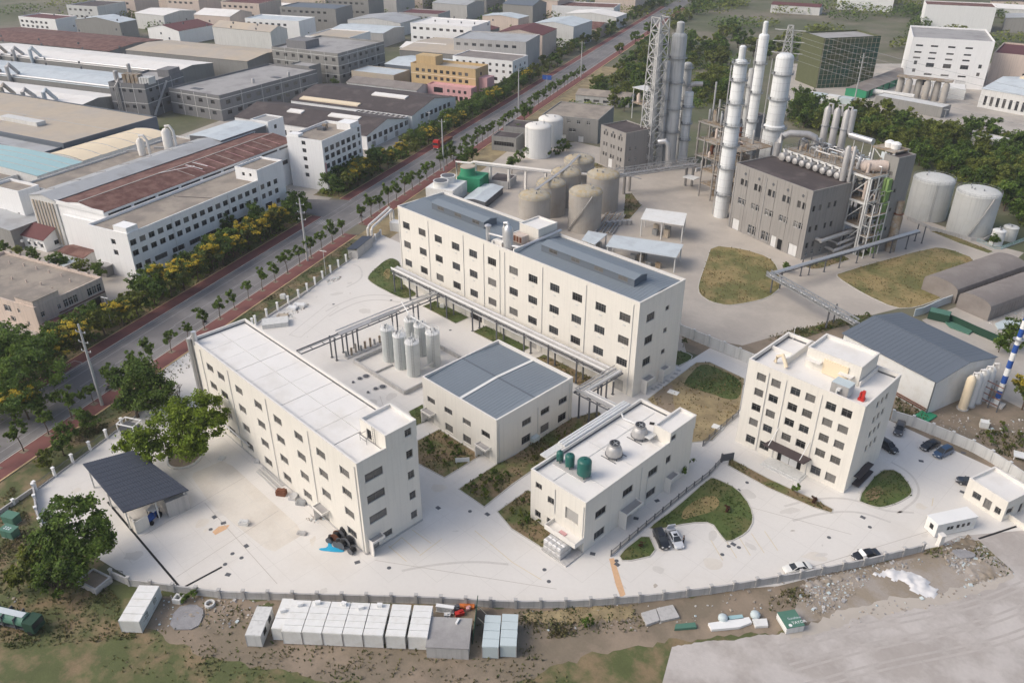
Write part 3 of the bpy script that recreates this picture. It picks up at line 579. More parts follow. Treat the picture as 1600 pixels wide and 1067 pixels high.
for (x0, x1, nw) in ((8.2, 28.6, 3), (48.4, 75.9, 4)):
    mo = boxpart(f2, 'roof_monitor', 'slate_roof', (x0, 5.2, 22.9, x1, 9.6, 25.2))
    b = MB()
    for a, c in ((5.0, 7.4), (7.4, 9.8)): za, zc = (25.25, 25.75) if a == 5.0 else (25.75, 25.25); b.add([(x0-.15, a, za), (x1+.15, a, za), (x1+.15, c, zc), (x0-.15, c, zc), (x0-.15, a, za-.1), (x1+.15, a, za-.1), (x1+.15, c, zc-.1), (x0-.15, c, zc-.1)], [(0, 1, 2, 3), (0, 4, 5, 1), (1, 5, 6, 2), (2, 6, 7, 3), (3, 7, 4, 0)])
    b.add([(x1, 5.2, 25.2), (x1, 9.6, 25.2), (x1, 7.4, 25.68)], [(0, 1, 2)]); b.build('monitor_roof', 'blue_roof', mo)
    for k in range(nw):
        xc = x0+(x1-x0)*(k+.55)/nw; fr = win_meshes(2.6, .95, 'w2')[0]; o = inst(fr, 'monitor_window', mo, (xc, 5.14, 24.0)); inst(win_meshes(2.6, .95, 'w2')[2], 'pane', o)
    for k in range(int((x1-x0)/.85)): pass
sb = block('', '', '', 0, 0, 6.4, 6.8, 26.2, 'cream', 'white_roof', z0=22.5, par=.3, cope='cream_trim', root=thing('stair_box', None, None, (37.0, 9.4, 0))); sb.parent = f2
# rooftop dust extractor, ducts and air unit between the two roof halves
t = thing('dust_extractor', 'silver cyclone dust extractor with ducts on the long roof, between its halves', 'extractor', (-129.2, 127.5, 22.5))
MB().lathe(0, 0, [(1.25, 0), (1.25, 4.6), (.9, 5.6), (.3, 6.2)], 20).build('body', 'lagging', t, 40)
MB().tube([(-1.1, -.2, 1), (-1.25, -.3, 5.2), (-1., -.2, 6.4), (-.2, 0, 6.6), (0, 0, 6.1)], .42, 10).build('duct', 'lagging', t, 40)
MB().tube([(1, .2, 1), (3.2, .8, 1.0), (3.6, 1.4, 1.2), (3.9, 14.4, 1.75)], .42, 10).build('duct', 'lagging', t, 40)
t = thing('exhaust_stack', 'short silver exhaust stack with rain cap at the long roof edge', 'chimney', (-135.3, 126.6, 22.5))
MB().lathe(0, 0, [(.55, 0), (.55, 4.2)], 14).build('stack', 'lagging', t, 40); MB().lathe(0, 0, [(.85, 4.3), (.85, 4.6), (.1, 5.0)], 14).build('cap', 'lagging', t, 40); MB().tube([(.5, 0, 2.6), (4.7, .8, 2.6)], .28, 8).build('duct', 'lagging', t, 40)
t = thing('air_unit', 'cream air handling unit beside the silver dust extractor', 'air unit', (-133.2, 126.2, 22.52)); MB().box(0, 0, 0, 3, 1.6, 1.6).build('case', 'cream_trim', t); MB().box(3.02, .3, .2, 3.1, 1.3, 1.3).build('grille', 'rust', t)
t = thing('cooling_unit', 'beige boxed cooling unit with grilles before the white rooftop stair box', 'air unit', (-131.3, 131.2, 22.52)); MB().box(0, 0, .2, 3.2, 2.2, 2.2).build('case', 'pink_wall', t)
for k in range(3): MB().box(.2+k, -.05, .5, .9+k, -.003, 1.9).build('grille', 'rust', t)
# ---- two-storey block with the blue roof (middle)
S = [(2.6, 5.1, 2.4, 1.4, 'w3'), (8, 5.1, 2.4, 1.4, 'w3'), (13.6, 5.1, 2.4, 1.4, 'w3'), (19.1, 5., 2.4, 1.4, 'w3'), (8, .6, 2.4, 1.9, 'w3'), (13.5, .6, 2.4, 1.9, 'w3'), (2.3, .05, 1.6, 2.4, 'door'), (19, .05, 2.2, 2.5, 'door')]
E = grid([8.3, 13.7, 19.1], (6.1,), 2.6, 1.5, 'w3') + grid([8.2, 13.7, 19], (1.9,), 2.6, 2., 'w3')
f3 = block('factory_block', 'square two-storey cream block with blue seamed metal roof in the middle of the yard', 'factory', -114.2, 87.5, 22.2, 22, 10.5, 'cream', 'grey_roof', S=S, E=E, par=.8, cope='cream_trim')
zf = lambda X, Y: 10.42-abs(Y-11)*.05; b = MB()
for a, c in ((.32, 11), (11, 21.68)): b.add([(.32, a, zf(0, a)), (21.9, a, zf(0, a)), (21.9, c, zf(0, c)), (.32, c, zf(0, c))], [(0, 1, 2, 3)])
b.build('metal_roof', 'blue_roof', f3); ribs(f3, 'roof_seam', 'blue_roof', .32, 21.9, .32, 21.68, zf, .8, 'y', .06, .045)
MB().beam((.4, 11, 10.47), (21.8, 11, 10.47), .35, .06).build('ridge_cap', 'slate_roof', f3)
b = MB(); b.add([(10.6, .35, zf(0, .35)+.1), (11.3, .35, zf(0, .35)+.1), (11.3, 11, 10.52), (10.6, 11, 10.52)], [(0, 1, 2, 3)]); b.add([(10.6, 11, 10.52), (11.3, 11, 10.52), (11.3, 21.6, zf(0, 21.6)+.1), (10.6, 21.6, zf(0, 21.6)+.1)], [(0, 1, 2, 3)]); b.build('roof_gutter', 'white_panel', f3)
canopy(f3, 2.3, 2.9, 3.2); canopy(f3, 19, 2.9, 3.2); pipes(f3, 'pale_wall', [(22.3, 21, .2, 9.5), (22.3, 11.5, 2, 8), (22.3, .6, .2, 9.5)])
t = MB().obox((0, 0, 1.4), (.5, .9, .45)).box(-.4, -.8, 0, -.3, -.7, .95).box(.3, .7, 0, .4, .8, .95).build('wall_unit', 'pale_panel', None, None, (-91.3, 97.6, .1)); tag(t, 'pale grey boxed unit on legs against the right wall of the middle block', 'cabinet')
# ---- two-storey block in front right with the green tanks on its roof
S = [(1.9, 7.7, 1.5, 1.3, 'w2'), (4.8, 6.1, 1.5, 1.5, 'w2'), (1.8, 1.2, 1.4, 1.5, 'w2'), (4.8, 1.1, 1.6, 1.6, 'w2'), (9.6, 5.2, 2.9, 2.5, 'shutter'), (9.6, .05, 2.9, 2.2, 'hole')]
E = [(4.2, 5.6, 2.9, 1.7, 'w3'), (11.6, 5.8, 2.9, 1.7, 'w3'), (18.9, 6., 2.9, 1.7, 'w3'), (23.6, 6.2, 1.6, 1.7, 'w2'), (4.2, .8, 2.9, 1.8, 'w3'), (18.9, 1., 2.9, 1.8, 'w3'), (11.9, .05, 2.8, 2.8, 'door_dark'), (24.5, .05, 1.5, 2.3, 'door')]
f4 = block('factory_block', 'two-storey cream block at front right with green tanks and fan coolers on its roof', 'factory', -76.8, 81.2, 12.5, 31.2, 11., 'cream', 'white_roof', skirt=True, S=S, E=E, par=.8, cope='cream_trim')
sb = block('', '', '', 0, 0, 3.7, 8.1, 13.1, 'cream', 'white_roof', z0=10.2, par=.5, cope='cream_trim', root=thing('stair_tower', None, None, (8.85, 23.3, 0)), E=[(1.1, 10.5, 1.5, 1.7, 'w2')]); sb.parent = f4
boxpart(f4, 'roof_stair_deck', 'pale_wall', (7, 21.2, 11.2, 9.6, 23.2, 11.45)); boxpart(f4, 'tank_plinth', 'wall_grey', (1.0, 4.5, 10.2, 8.2, 6.6, 10.4))
pipes(f4, 'pale_wall', [(5.8, -.1, 4.6, 10), (12.6, 15.2, .2, 10), (12.6, 17.2, .2, 7), (12.2, -.1, .2, 10)]); canopy(f4, 11.9, 3.1, 4.8, 'E', 12.5, 1.7); canopy(f4, 24.5, 2.8, 2.8, 'E', 12.5, 1.4)
b = MB().box(5.6, -2.4, 2.6, 12.6, -.01, 2.9); b.box(5.6, -2.4, 2.9, 5.75, -.01, 3.6).box(12.45, -2.4, 2.9, 12.6, -.01, 3.6).box(5.75, -2.4, 2.9, 12.45, -2.25, 3.6); lp = b.build('loading_hood', 'cream_trim', f4)
MB().box(8.2, -1.6, 2.92, 9.6, -.9, 3.05).build('hood_hatch', 'rose_wall', lp)
b = MB()
for k in (0, 1, 2): b.beam((.6, 6+k*8, 10.24), (12, 6+k*8, 10.24), .18, .07)
b.beam((4.2, .6, 10.24), (4.2, 30, 10.24), .18, .07); b.build('roof_joint', 'pale_wall', f4)
# ---- five-storey office (right)
OX = [3.1, 6.2, 10.2, 13.2, 17.2, 20.2]
S = grid(OX, (16.7, 13.2, 9.7, 6.2), 1.9, 1.7, 'w2') + grid([3.1, 17.1, 20.1, 6.2], (2.,), 2., 1.9, 'w2') + [(11.7, .3, 5., 3.2, 'hole')]
E = grid([6.2, 8.1, 10.], (17.1, 13.7, 10.5, 7.2), 1.1, 1.5, 'w2') + [(7.5, .6, 3, 2., 'w2')]
of = block('office_block', 'five-storey cream office block on the right with a plum entrance canopy', 'office', -63.1, 127.5, 23.1, 15.2, 19.5, 'cream', 'white_roof', pale=.5, skirt=True, S=S, E=E, par=1., cope='cream_trim')
pipes(of, 'pale_wall', [(x, -.1, .2, 18.4) for x in (4.6, 8.2, 15.3)]); 
pt = block('', '', '', 0, 0, 10.6, 7.4, 22.6, 'cream', 'white_roof', z0=18.5, par=.6, cope='cream_trim', root=thing('penthouse', None, None, (8, 7, 0)), S=[(5.2, 18.55, 1.2, 2.2, 'door')]); pt.parent = of
boxpart(pt, 'roof_hood', 'cream_trim', (.4, -1.3, 20.6, 3.4, -.003, 20.8), (7., -1.3, 20.2, 9.6, -.003, 20.4)); boxpart(pt, 'blank_panel', 'cream_sheet', (3.6, -.3, 18.6, 8.4, -.01, 21.6))
[boxpart(of, 'inner_wall', 'cream_trim', q) for q in ((5.2, 4.6, 18.5, 5.5, 14.8, 19.9), (.4, 8, 18.5, 5.19, 8.25, 19.4), (18.7, 7, 18.5, 19., 14.6, 19.6))]; boxpart(of, 'roof_frame', 'pale_wall', (17.2, .5, 18.5, 17.5, 5, 20.4), (17.5, .5, 20.1, 17.9, 5, 20.4))
b = MB(); b.add([(7.4, -3.3, 4.9), (15.9, -3.3, 4.9), (15.9, -.02, 4.2), (7.4, -.02, 4.2), (7.4, -3.3, 4.6), (15.9, -3.3, 4.6), (15.9, -.02, 3.9), (7.4, -.02, 3.9)], [(0, 1, 2, 3), (7, 6, 5, 4), (0, 4, 5, 1), (1, 5, 6, 2), (3, 7, 4, 0)]); cn = b.build('entrance_canopy', 'plume_grey', of)
for x in (8.4, 14.9): MB().tube([(x, -3.1, 4.95), (x, -.05, 7.6)], .07, 6).build('stay_rod', 'white_paint', cn)
boxpart(of, 'entrance_steps', 'pale_wall', (7.6, -3.4, .03, 15.8, -.02, .18), (8., -2.7, .18, 15.4, -.02, .33)); boxpart(of, 'door', 'frame_white', (10, .14, .34, 11.6, .19, 3.0), (11.7, .14, .34, 13.3, .19, 3.0)); boxpart(of, 'entrance_beam', 'white_panel', (9.4, -.3, 3.0, 14, -.01, 3.7))
MB().tube([(1.5, 14.5, 18.6), (1.5, 14.5, 21.5)], .05, 5).build('lightning_rod', 'white_paint', of); boxpart(of, 'service_box', 'door_dark', (23.12, 3.2, .4, 24.5, 9.6, .6), (23.12, 3.2, 2.2, 24.3, 9.4, 2.35))
t = thing('water_tank', 'panelled steel water tank cube on the office roof', 'water tank', (-47.2, 128.7, 18.52)); 
for i in range(3):
    for k in range(2): MB().box(i*1.1+.02, 0, .3+k*1.1, i*1.1+1.08, .06, 1.38+k*1.1).build('panel', 'dull_lagging', t)
MB().box(0, .065, .3, 3.3, 2.6, 2.5).build('tank_body', 'pale_panel', t)
t = MB().box(0, 0, 0, 1.1, .9, .5).box(.15, .1, .5, .4, .8, 1.6).box(.5, .2, .5, 1.0, .7, 2.0).build('red_pump', 'red_paint', None, None, (-42.6, 130.2, 18.52)); tag(t, 'bright red pump unit on the front right corner of the office roof', 'pump')
t = thing('roof_sculpture', 'pale yellow duct lying on the left of the office roof', 'duct', (-59.5, 131.2, 18.5)); MB().tube([(0, 0, .4), (.2, .1, 1.6), (1., .5, 2.1), (2.2, -.2, 1.0), (2.6, -.5, .4)], .38, 8).build('duct_bend', 'cream_sheet', t, 40)
# ---- long pale shed behind the office, slate roof
ww, zf = shed('warehouse', 'pale metal warehouse with a slate blue pitched roof behind the office', 'warehouse', -62.6, 171.2, 24.2, 20.6, 8.2, 10.0, 'white_panel', 'slate_roof', PA, 'x', over=.3, rib=1.1)
b = MB(); b.box(.05, -.08, 0, .2, -.003, 8.1).box(24.0, -.1, 0, 24.25, -.003, 8.1).build('corner_trim', 'dark_steel', ww); MB().tube([(24, -.4, .9), (12, -.4, .9)], .14, 6).build('wall_pipe', 'rust', ww); MB().tube([(24, -.4, 1.4), (12, -.4, 1.4)], .14, 6).build('wall_pipe', 'rust', ww)
# ---- gatehouse and the white cabin by the entrance
gh = block('gatehouse', 'small flat-roofed cream gatehouse at the right entrance', 'gatehouse', -23.8, 142.3, 7.6, 7.2, 4.5, 'cream', 'white_roof', rot=R(-17), par=.5, cope='cream_trim', S=[(2.2, 1.2, 1.6, 1.4, 'w2'), (4.4, .6, 1.4, 2.1, 'w2'), (6.4, 1, 1.1, 1.4, 'w2')], E=[(1.6, 1.2, 2, 1.5, 'w2'), (5, .05, 1.2, 2.3, 'door_dark')])
gb = thing('site_cabin', 'long white site cabin beside the entrance with dark windows', 'cabin', (-23.4, 127.4, 0), R(60.5)); MB().box(0, 0, .15, 8.2, 2.6, 2.9).build('body', 'white_panel', gb); MB().box(-.08, -.08, 2.902, 8.28, 2.68, 3.02).build('roof', 'white_paint', gb)
for x in (2.2, 2.9, 4.2, 5.3, 6.4): MB().box(x, -.05, 1.3, x+.55, -.003, 2.0).build('window', 'glass', gb)
MB().box(-.05, .8, 1.2, -.003, 1.6, 2.2).build('window', 'glass', gb)
# ---- open canopy on the left (dark blue roof) with store rooms
oc = thing('open_canopy', 'open shelter with a dark blue pitched tile roof beside the big tree', 'shelter', (-142, 28.3, 0), R(0))
cA, cB, cC, cD = [Vector((p[0]+142, p[1]-28.3, 0)) for p in ((-141.7,28.3), (-124.0,28.4), (-121.7,39.2), (-139.1,36.9))]
b = MB(); za = (5.4, 4.6, 4.6, 5.4); q = [(cA.x, cA.y), (cB.x, cB.y), (cC.x, cC.y), (cD.x, cD.y)]
b.add([(q[i][0], q[i][1], za[i]) for i in range(4)]+[(q[i][0], q[i][1], za[i]-.18) for i in range(4)], [(0, 1, 2, 3), (7, 6, 5, 4), (0, 4, 5, 1), (1, 5, 6, 2), (2, 6, 7, 3), (3, 7, 4, 0)]); cr = b.build('roof', 'dark_blue_roof', oc)
b = MB(); A, B_, C_, D_ = [Vector((q[i][0], q[i][1], za[i]+.02)) for i in range(4)]
for k in range(1, 22): f = k/22; b.beam(A.lerp(D_, f), B_.lerp(C_, f), .07, .05)
for k in range(1, 12): f = k/12; b.beam(A.lerp(B_, f), D_.lerp(C_, f), .05, .03)
s_ = b.build('roof_seam', 'dark_blue_roof', oc); s_['kind'] = 'stuff'
for u in (.05, .5, .95):
    for v in (.05, .5, .95):
        p = A.lerp(B_, u).lerp(D_.lerp(C_, u), v); MB().box(p.x-.12, p.y-.12, 0, p.x+.12, p.y+.12, p.z-.2).build('post', 'pale_wall', oc)
def wbox(root, name, m, a, b_, dp, z0, z1):
    a, b_ = Vector((*a, 0)), Vector((*b_, 0)); d = (b_-a).normalized(); n = Vector((-d.y, d.x, 0))*dp; MB().prism([tuple(a)[:2], tuple(b_)[:2], tuple(b_+n)[:2], tuple(a+n)[:2]], z0, z1).build(name, m, root)
wb = lambda p: (p[0]+142, p[1]-28.3)
wbox(oc, 'store_room', 'wall_grey', wb((-122.6,35.1)), wb((-122.3,39.0)), 5., .03, 3.4); wbox(oc, 'side_wall', 'cream', wb((-127.4,29.3)), wb((-122.5,29.2)), .25, .03, 2.6); wbox(oc, 'end_wall', 'cream', wb((-122.5,29.2)), wb((-122.9,31.7)), .25, .03, 2.6)

# ================================================================ factories on the far side of the road
LA = -5.2
def _org(t0, s0, wd, da):       # (t0, s0) is the near right-hand corner on the ground; blocks grow to the left and up the road
    F = Vector(rd(t0, s0)); an = RA+R(da); return (F.x-wd*math.cos(an), F.y-wd*math.sin(an))
def rblock(name, label, cat, t0, t1, s0, s1, h, wall, roof='grey_roof', da=LA, **k):
    return block(name, label, cat, *_org(t0, s0, t1-t0, da), t1-t0, s1-s0, h, wall, roof, RA+R(da), **k)
def rshed(name, label, cat, t0, t1, s0, s1, h, hr, wall, roof, ridge='y', da=LA, **k):
    return shed(name, label, cat, *_org(t0, s0, t1-t0, da), t1-t0, s1-s0, h, hr, wall, roof, RA+R(da), ridge, **k)
B3F, B3A = Vector(rd(36, 75.8)), -5.8
def b3l(x, y):                  # point in the frame of the white three-storey block (x < 0 is left of its street face)
    an = RA+R(B3A); return (B3F.x+x*math.cos(an)-y*math.sin(an), B3F.y+x*math.sin(an)+y*math.cos(an))
def hall(x0, x1, y0, y1, h, hr, wall, roof, name, label, cat='factory', kind='shed', **k):
    if kind == 'shed': return shed(name, label, cat, *b3l(x0, y0), x1-x0, y1-y0, h, hr, wall, roof, RA+R(B3A), 'y', **k)
    return block(name, label, cat, *b3l(x0, y0), x1-x0, y1-y0, h, wall, roof, RA+R(B3A), **k)
def stacks(root, m, pts):
    for (x, y, z0, z1, r) in pts: MB().lathe(x, y, [(r, z0), (r, z1-.3), (r*.7, z1)], 10).build('roof_stack', m, root, 40)
# white three-storey block along the road
ys = [1.5+3.24*i for i in range(16)]
E = grid(ys, (11.3, 8.1), 2.1, 1.7, 'w2') + grid([1.5, 4.7], (4.,), 2.1, 1.7, 'w2') + grid([9.5+6.6*i for i in range(7)], (3.9,), 4.6, 1.6, 'w4')
b3 = rblock('factory_block', 'white three-storey block with a brown flat roof along the far side of the road', 'factory', 36, 52.2, 75.8, 140.2, 14.2, 'white_tile', 'old_roof', B3A, S=grid([9.7], (10.8, 7.5), 1.8, 1.6, 'w2'), E=E, par=.7)
tw = block('', '', '', 0, 0, 9.5, 12.4, 17.6, 'white_tile', 'old_roof', par=.6, root=thing('stair_tower', None, None, (7.05, 52.05, 0)), E=grid([1.6, 4.7, 7.9], (11.6, 8.4), 1.8, 1.7, 'w2')+[(3.4, 3.9, 3.4, 1.8, 'w4'), (7.9, 4, 1.8, 1.7, 'w2')], S=[(3.5, 15.0, 1.2, 1.2, 'w2'), (6.5, 15.2, 1, 1, 'w2')]); tw.parent = b3
boxpart(b3, 'stair_block', 'white_tile', (10.6, .35, 13.5, 15.9, 4.2, 15.8)); boxpart(b3, 'porch', 'grey_wall2', (3, -2.6, 0, 6.5, -.01, 3.2)); boxpart(b3, 'porch_roof', 'grey_roof', (2.6, -3, 3.202, 6.9, -.01, 3.4)); pipes(b3, 'pale_wall', [(16.3, 15.6, .2, 13.5), (16.3, 38.3, .2, 13.5)])
boxpart(b3, 'roof_vent', 'dark_steel', (8, 6, 13.5, 8.6, 6.6, 14.6)); MB().beam((2, 30, 13.54), (14, 34, 13.54), .3, .08).build('roof_joint', 'dark_roof', b3)
# white five-storey office
E = grid([2.3+3.45*i for i in range(6)], (14.9, 12., 8.9, 5.6, 2.4), 2.4, 1.9, 'w3') + grid([23], (14.9, 12, 8.9, 5.6, 17.2), 1.4, 1.7, 'w2')
wo = rblock('office_block', 'narrow white five-storey office across the road, red banner on its wall', 'office', 27.4, 43, 161.5, 186, 18.6, 'white_tile', 'old_roof', -3.5, S=grid([7.4], (17, 14.2, 11.2, 8.1, 5.1), 1.7, 1.5, 'w2'), E=E, par=.9)
boxpart(wo, 'stair_block', 'white_tile', (9, 18.5, 17.7, 15.2, 24.1, 20.3)); boxpart(wo, 'banner', 'rose_wall', (15.605, .4, 5, 15.7, 1.2, 10.5)); boxpart(wo, 'gate_pillar', 'white_tile', (16.5, -1.5, 0, 17.5, -.5, 4.2)); boxpart(wo, 'roof_machine', 'dark_steel', (3, 14, 17.7, 6, 16, 18.9)); boxpart(wo, 'roof_machine', 'rusty', (3.4, 17, 17.7, 5, 18.4, 19.4)); boxpart(wo, 'corner_wall', 'white_tile', (.4, .4, 18.7, 5, 3.4, 19.6))
# old pinkish two-storey works in the lower left
E = grid([1.9], (4.6,), 1.1, 1.4, 'wp2')+[(6.6, 3.9, 1., 1.4, 'wp2')]+[(8.6+1.45*i, 3.6, 1.35, 2.2, 'wp2') for i in range(3)]+[(15.8+1.5*i, 3.6, 1.4, 2.2, 'wp2') for i in range(3)]+[(3, .9, 1.1, 1.4, 'wp2'), (7.6, .9, 1.2, 1.4, 'wp2'), (11.6, .05, 3.4, 2.4, 'hole'), (16.6, .05, 3.6, 2.4, 'hole')]
S = [(33.5, 4.4, 1., 1.2, 'wp2'), (29, 3.7, 2.8, 1.9, 'wp2'), (24, 3.7, 2.8, 1.9, 'wp2'), (36, 1.2, 1., 1.3, 'wp2'), (30, 1.2, 2., 1.4, 'wp2')]
pk = rblock('factory_block', 'old pink-beige two-storey works with a worn brown roof at the left edge', 'factory', 36, 76, 42.5, 62.7, 7.2, 'pink_wall', 'old_roof', S=S, E=E, par=.7)
boxpart(pk, 'stair_block', 'pink_wall', (32.8, .35, 6.5, 39.6, 7.6, 8.6)); boxpart(pk, 'stair_roof', 'old_roof', (32.6, .2, 8.602, 39.7, 7.7, 8.75)); boxpart(pk, 'string_course', 'maroon_roof', (40.005, 6, 3.0, 40.2, 20, 3.2))
for i in range(9): boxpart(pk, 'parapet_post', 'old_roof', (3+i*4, 19.85, 7.31, 3.5+i*4, 20.25, 7.9))
stub = MB().box(-.15, -.15, 0, .15, .15, .9).mesh('roof_stub', 'pink_wall')
for i in range(14): inst(stub, 'roof_stub', pk, (3+(i % 7)*5.1, 9+(i//7)*6+rnd.random()*2, 6.5))
rshed('lean_to', 'maroon tiled lean-to in front of the old pink works', 'lean-to', 31, 35.6, 43, 52, 2.4, 3.1, 'pale_wall', 'maroon_roof', 'y')
# maroon roofed house and neighbours
mh = rshed('house', 'low white house with a maroon hipped tile roof at the left edge', 'house', 77.2, 99, 81.7, 91, 4.3, 6.4, 'white_tile', 'maroon_roof', 'x', over=.6, E=[(4, 1.2, 1.6, 1.4, 'w2')], S=[(2.2+3*i, 1.2, 1.4, 1.3, 'w2') for i in range(7)])
for i in range(7): tag(MB().box(-.4, -.3, 0, .4, .3, .65).build('air_unit', 'white_paint', None, None, (*rd(97.5-i*2.9, 80.1+.26*i), 2.4+.5*(i % 2)), RA), 'white air conditioner box hung on the maroon-roofed house', 'air conditioner', 'air conditioners on the low house')
rshed('storage_shed', 'small rust-roofed shed between the maroon house and the white block', 'shed', 58, 69, 78, 84, 2.6, 3.3, 'pale_wall', 'rust_roof', 'x'); rblock('storage_shed', 'small grey concrete shed with a pale slab roof beside the white block', 'shed', 57.5, 66, 70, 76, 3, 'wall_grey', 'pale_metal', par=.1)
rblock('storage_shed', 'flat grey roofed box shed behind the maroon-roofed house', 'shed', 70, 78, 93, 99, 4.6, 'grey_wall2', 'grey_sheet', par=.15)
t = thing('round_tank', 'pale round water tank behind the maroon-roofed house', 'tank', (*rd(66.5, 89), 0)); MB().lathe(0, 0, [(2, 0), (2, 2.6), (1.6, 3.4), (.6, 3.8)], 20).build('tank_body', 'tank_pale', t, 40); MB().ring(0, 0, 1.5, 1.9, 2.15, .2, 20).build('tank_band', 'dark_steel', t)
# rust-roofed hall and the grey roof behind it
rs, zf = hall(-38, -17.4, 7, 91.5, 15.2, 16.7, 'white_tile', 'rust_roof', 'factory_hall', 'long hall with rusty red sheet roof behind the white three-storey block', S=[(13, 5.4, 4, 1.4, 'w4')], E=[(5.5+9.3*i, 13.75, 8.3, .75, 'wide') for i in range(9)]+[(72, 8, 3, 1.6, 'w3'), (78, 8, 3, 1.6, 'w3'), (83, 8, 2, 1.6, 'w2')], over=.1)
MB().beam((10.3, 0, 16.9), (10.3, 84.5, 16.9), .35, .1).build('ridge_cap', 'kerb', rs)
for k in range(10): MB().beam((11., 36+k*4.6, zf(11., 0)+.02), (19.6, 36+k*4.6+.3, zf(19.6, 0)+.02), .16, .04).build('roof_patch', 'rose_wall' if k % 4 else 'kerb', rs)
for (a_, c_) in (((10.6, 30, 17.05), (15, 41, 17.)), ((11, 41, 16.8), (18, 41.4, 16.2)), ((11, 44, 16.8), (17, 44.6, 16.2))): MB().beam(a_, c_, .3, .08).build('roof_strip', 'white_paint', rs)
boxpart(rs, 'eave_gutter', 'white_tile', (20.65, 0, 15.0, 20.8, 84.5, 15.2)); boxpart(rs, 'front_parapet', 'white_tile', (-.3, -.35, 14.6, 20.9, -.14, 15.9)); boxpart(rs, 'front_wing', 'white_tile', (3, -1.6, 0, 20.4, -.36, 12.2))
gs, zg = hall(-50, -38.2, 6.6, 93, 15.6, 16.8, 'pale_wall', 'grey_sheet', 'factory_hall', 'long hall with plain grey sheet roof beside the rusty one', over=.3)
for i in range(9): MB().beam((.8, 5+i*9.4, zg(.8, 0)+.1), (5, 5.4+i*9.4, zg(5, 0)+.1), .5, .2).build('roof_beam', 'grey_roof', gs)
for i in range(7): boxpart(gs, 'gable_rib', 'tan_roof', (1+i*1.5, -.3, 1, 1.6+i*1.5, -.01, 14.5))
boxpart(gs, 'roof_edge', 'dark_steel', (11.9, 0, 15.0, 12.0, 86, 15.6))
hall(-66.5, -50.4, 15.5, 80, 13.8, 0, 'pale_wall', 'old_roof', 'factory_hall', 'flat dark-roofed strip building left of the grey hall', kind='block', par=.5)
hall(-71.5, -57.5, 8, 15.2, 15., 0, 'white_tile', 'old_roof', 'head_house', 'white head house with a dark top at the end of the strip building', 'building', kind='block', par=.7, S=[(5, 6, 1, 1.6, 'w2'), (11, 6, 1, 1.6, 'w2')])
for lab, x, y, r_, h_ in (('left of two cream dust filters on the strip roof', -58.5, 57, 1.3, 6.), ('taller cream dust filter on the strip roof, with elbow duct', -52.5, 64, 1.7, 8.5)):
    t = thing('dust_filter', lab, 'filter', (*b3l(x, y), 13.4), RA); MB().lathe(0, 0, [(r_, 0), (r_, h_-1), (r_*.6, h_)], 16).build('body', 'cream_trim', t, 40); MB().tube([(0, 0, h_), (.2, 0, h_+1), (1.6, .4, h_+1.2), (2.6, .8, h_-.6), (2.7, .8, 0)], .5, 8).build('duct', 'cream_trim', t, 40); MB().beam((-1, 0, 1.6), (-5, -2, 1.6), .7).build('duct_run', 'dull_lagging', t)
hall(-54.5, -38.8, 76, 100, 16.4, 17., 'dark_steel', 'pale_metal', 'storage_shed', 'low pale monitor roof with machinery at the far end of the grey hall', 'shed'); hall(-66, -50, 84, 104, 12.6, 0, 'pale_wall', 'white_roof', 'storage_shed', 'pale flat roof behind the dust filters', 'shed', kind='block', par=.1); hall(-47.5, -38.5, 101, 110, 17.5, 0, 'white_tile', 'grey_roof', 'storage_shed', 'white boxed roof house past the grey hall', 'building', kind='block', par=.4, E=[(4, 14, 1.6, 1.6, 'w2')])
hall(-85, -51.5, -1.5, 14, 6.5, 7.4, 'grey_wall2', 'grey_sheet', 'storage_hall', 'plain grey sheet roof hall at the left frame edge', 'shed')
# low-pitched cream and teal halls
def vault(name, label, x0, x1, y0, y1, h, rise, wall, roof, n=8, seg=5):
    r = thing(name, label, 'factory', (*b3l(x0, y0), 0), RA+R(B3A)); wd, dp = x1-x0, y1-y0; m = MB(); pr = [(wd*i/n, h+rise*math.sin(math.pi*i/n)) for i in range(n+1)]
    for y, fl in ((0, 1), (dp, -1)):
        pts = [(0, y, 0), (wd, y, 0)]+[(x, y, z) for x, z in pr[::-1]]; m.add(pts if fl > 0 else pts[::-1], [tuple(range(len(pts)))])
    m.add([(wd, 0, 0), (wd, dp, 0), (wd, dp, h), (wd, 0, h)], [(0, 1, 2, 3)]); m.build('wall', wall, r)
    for k in range(seg):
        b = MB(); y0_, y1_ = dp*k/seg+.12, dp*(k+1)/seg-.12
        b.add([(x, y, z+.06) for y in (y0_, y1_) for x, z in pr], [(i, i+1, n+2+i, n+1+i) for i in range(n)]); b.build('roof_panel', roof, r, 60)
        bb = MB(); [bb.beam((pr[i][0], dp*(k+1)/seg, pr[i][1]+.1), (pr[i+1][0], dp*(k+1)/seg, pr[i+1][1]+.1), .3, .14) for i in range(n)]; bb.build('roof_joint', 'wall_grey', r)
    return r
vault('factory_hall', 'hall with a pale cream low vaulted sheet roof in front of the tan roof', -90.5, -72, 42.5, 81.5, 13.3, .9, 'pale_wall', 'cream_sheet')
vault('factory_hall', 'hall with a faded teal sheet roof at the left edge', -122, -71.2, 24, 42, 13.2, .7, 'pale_wall', 'teal_sheet', 8, 4)
hall(-125, -81, 14, 23.6, 12.5, 0, 'pale_wall', 'old_roof', 'factory_hall', 'low dark-topped strip in front of the teal roof', kind='block', par=.8)
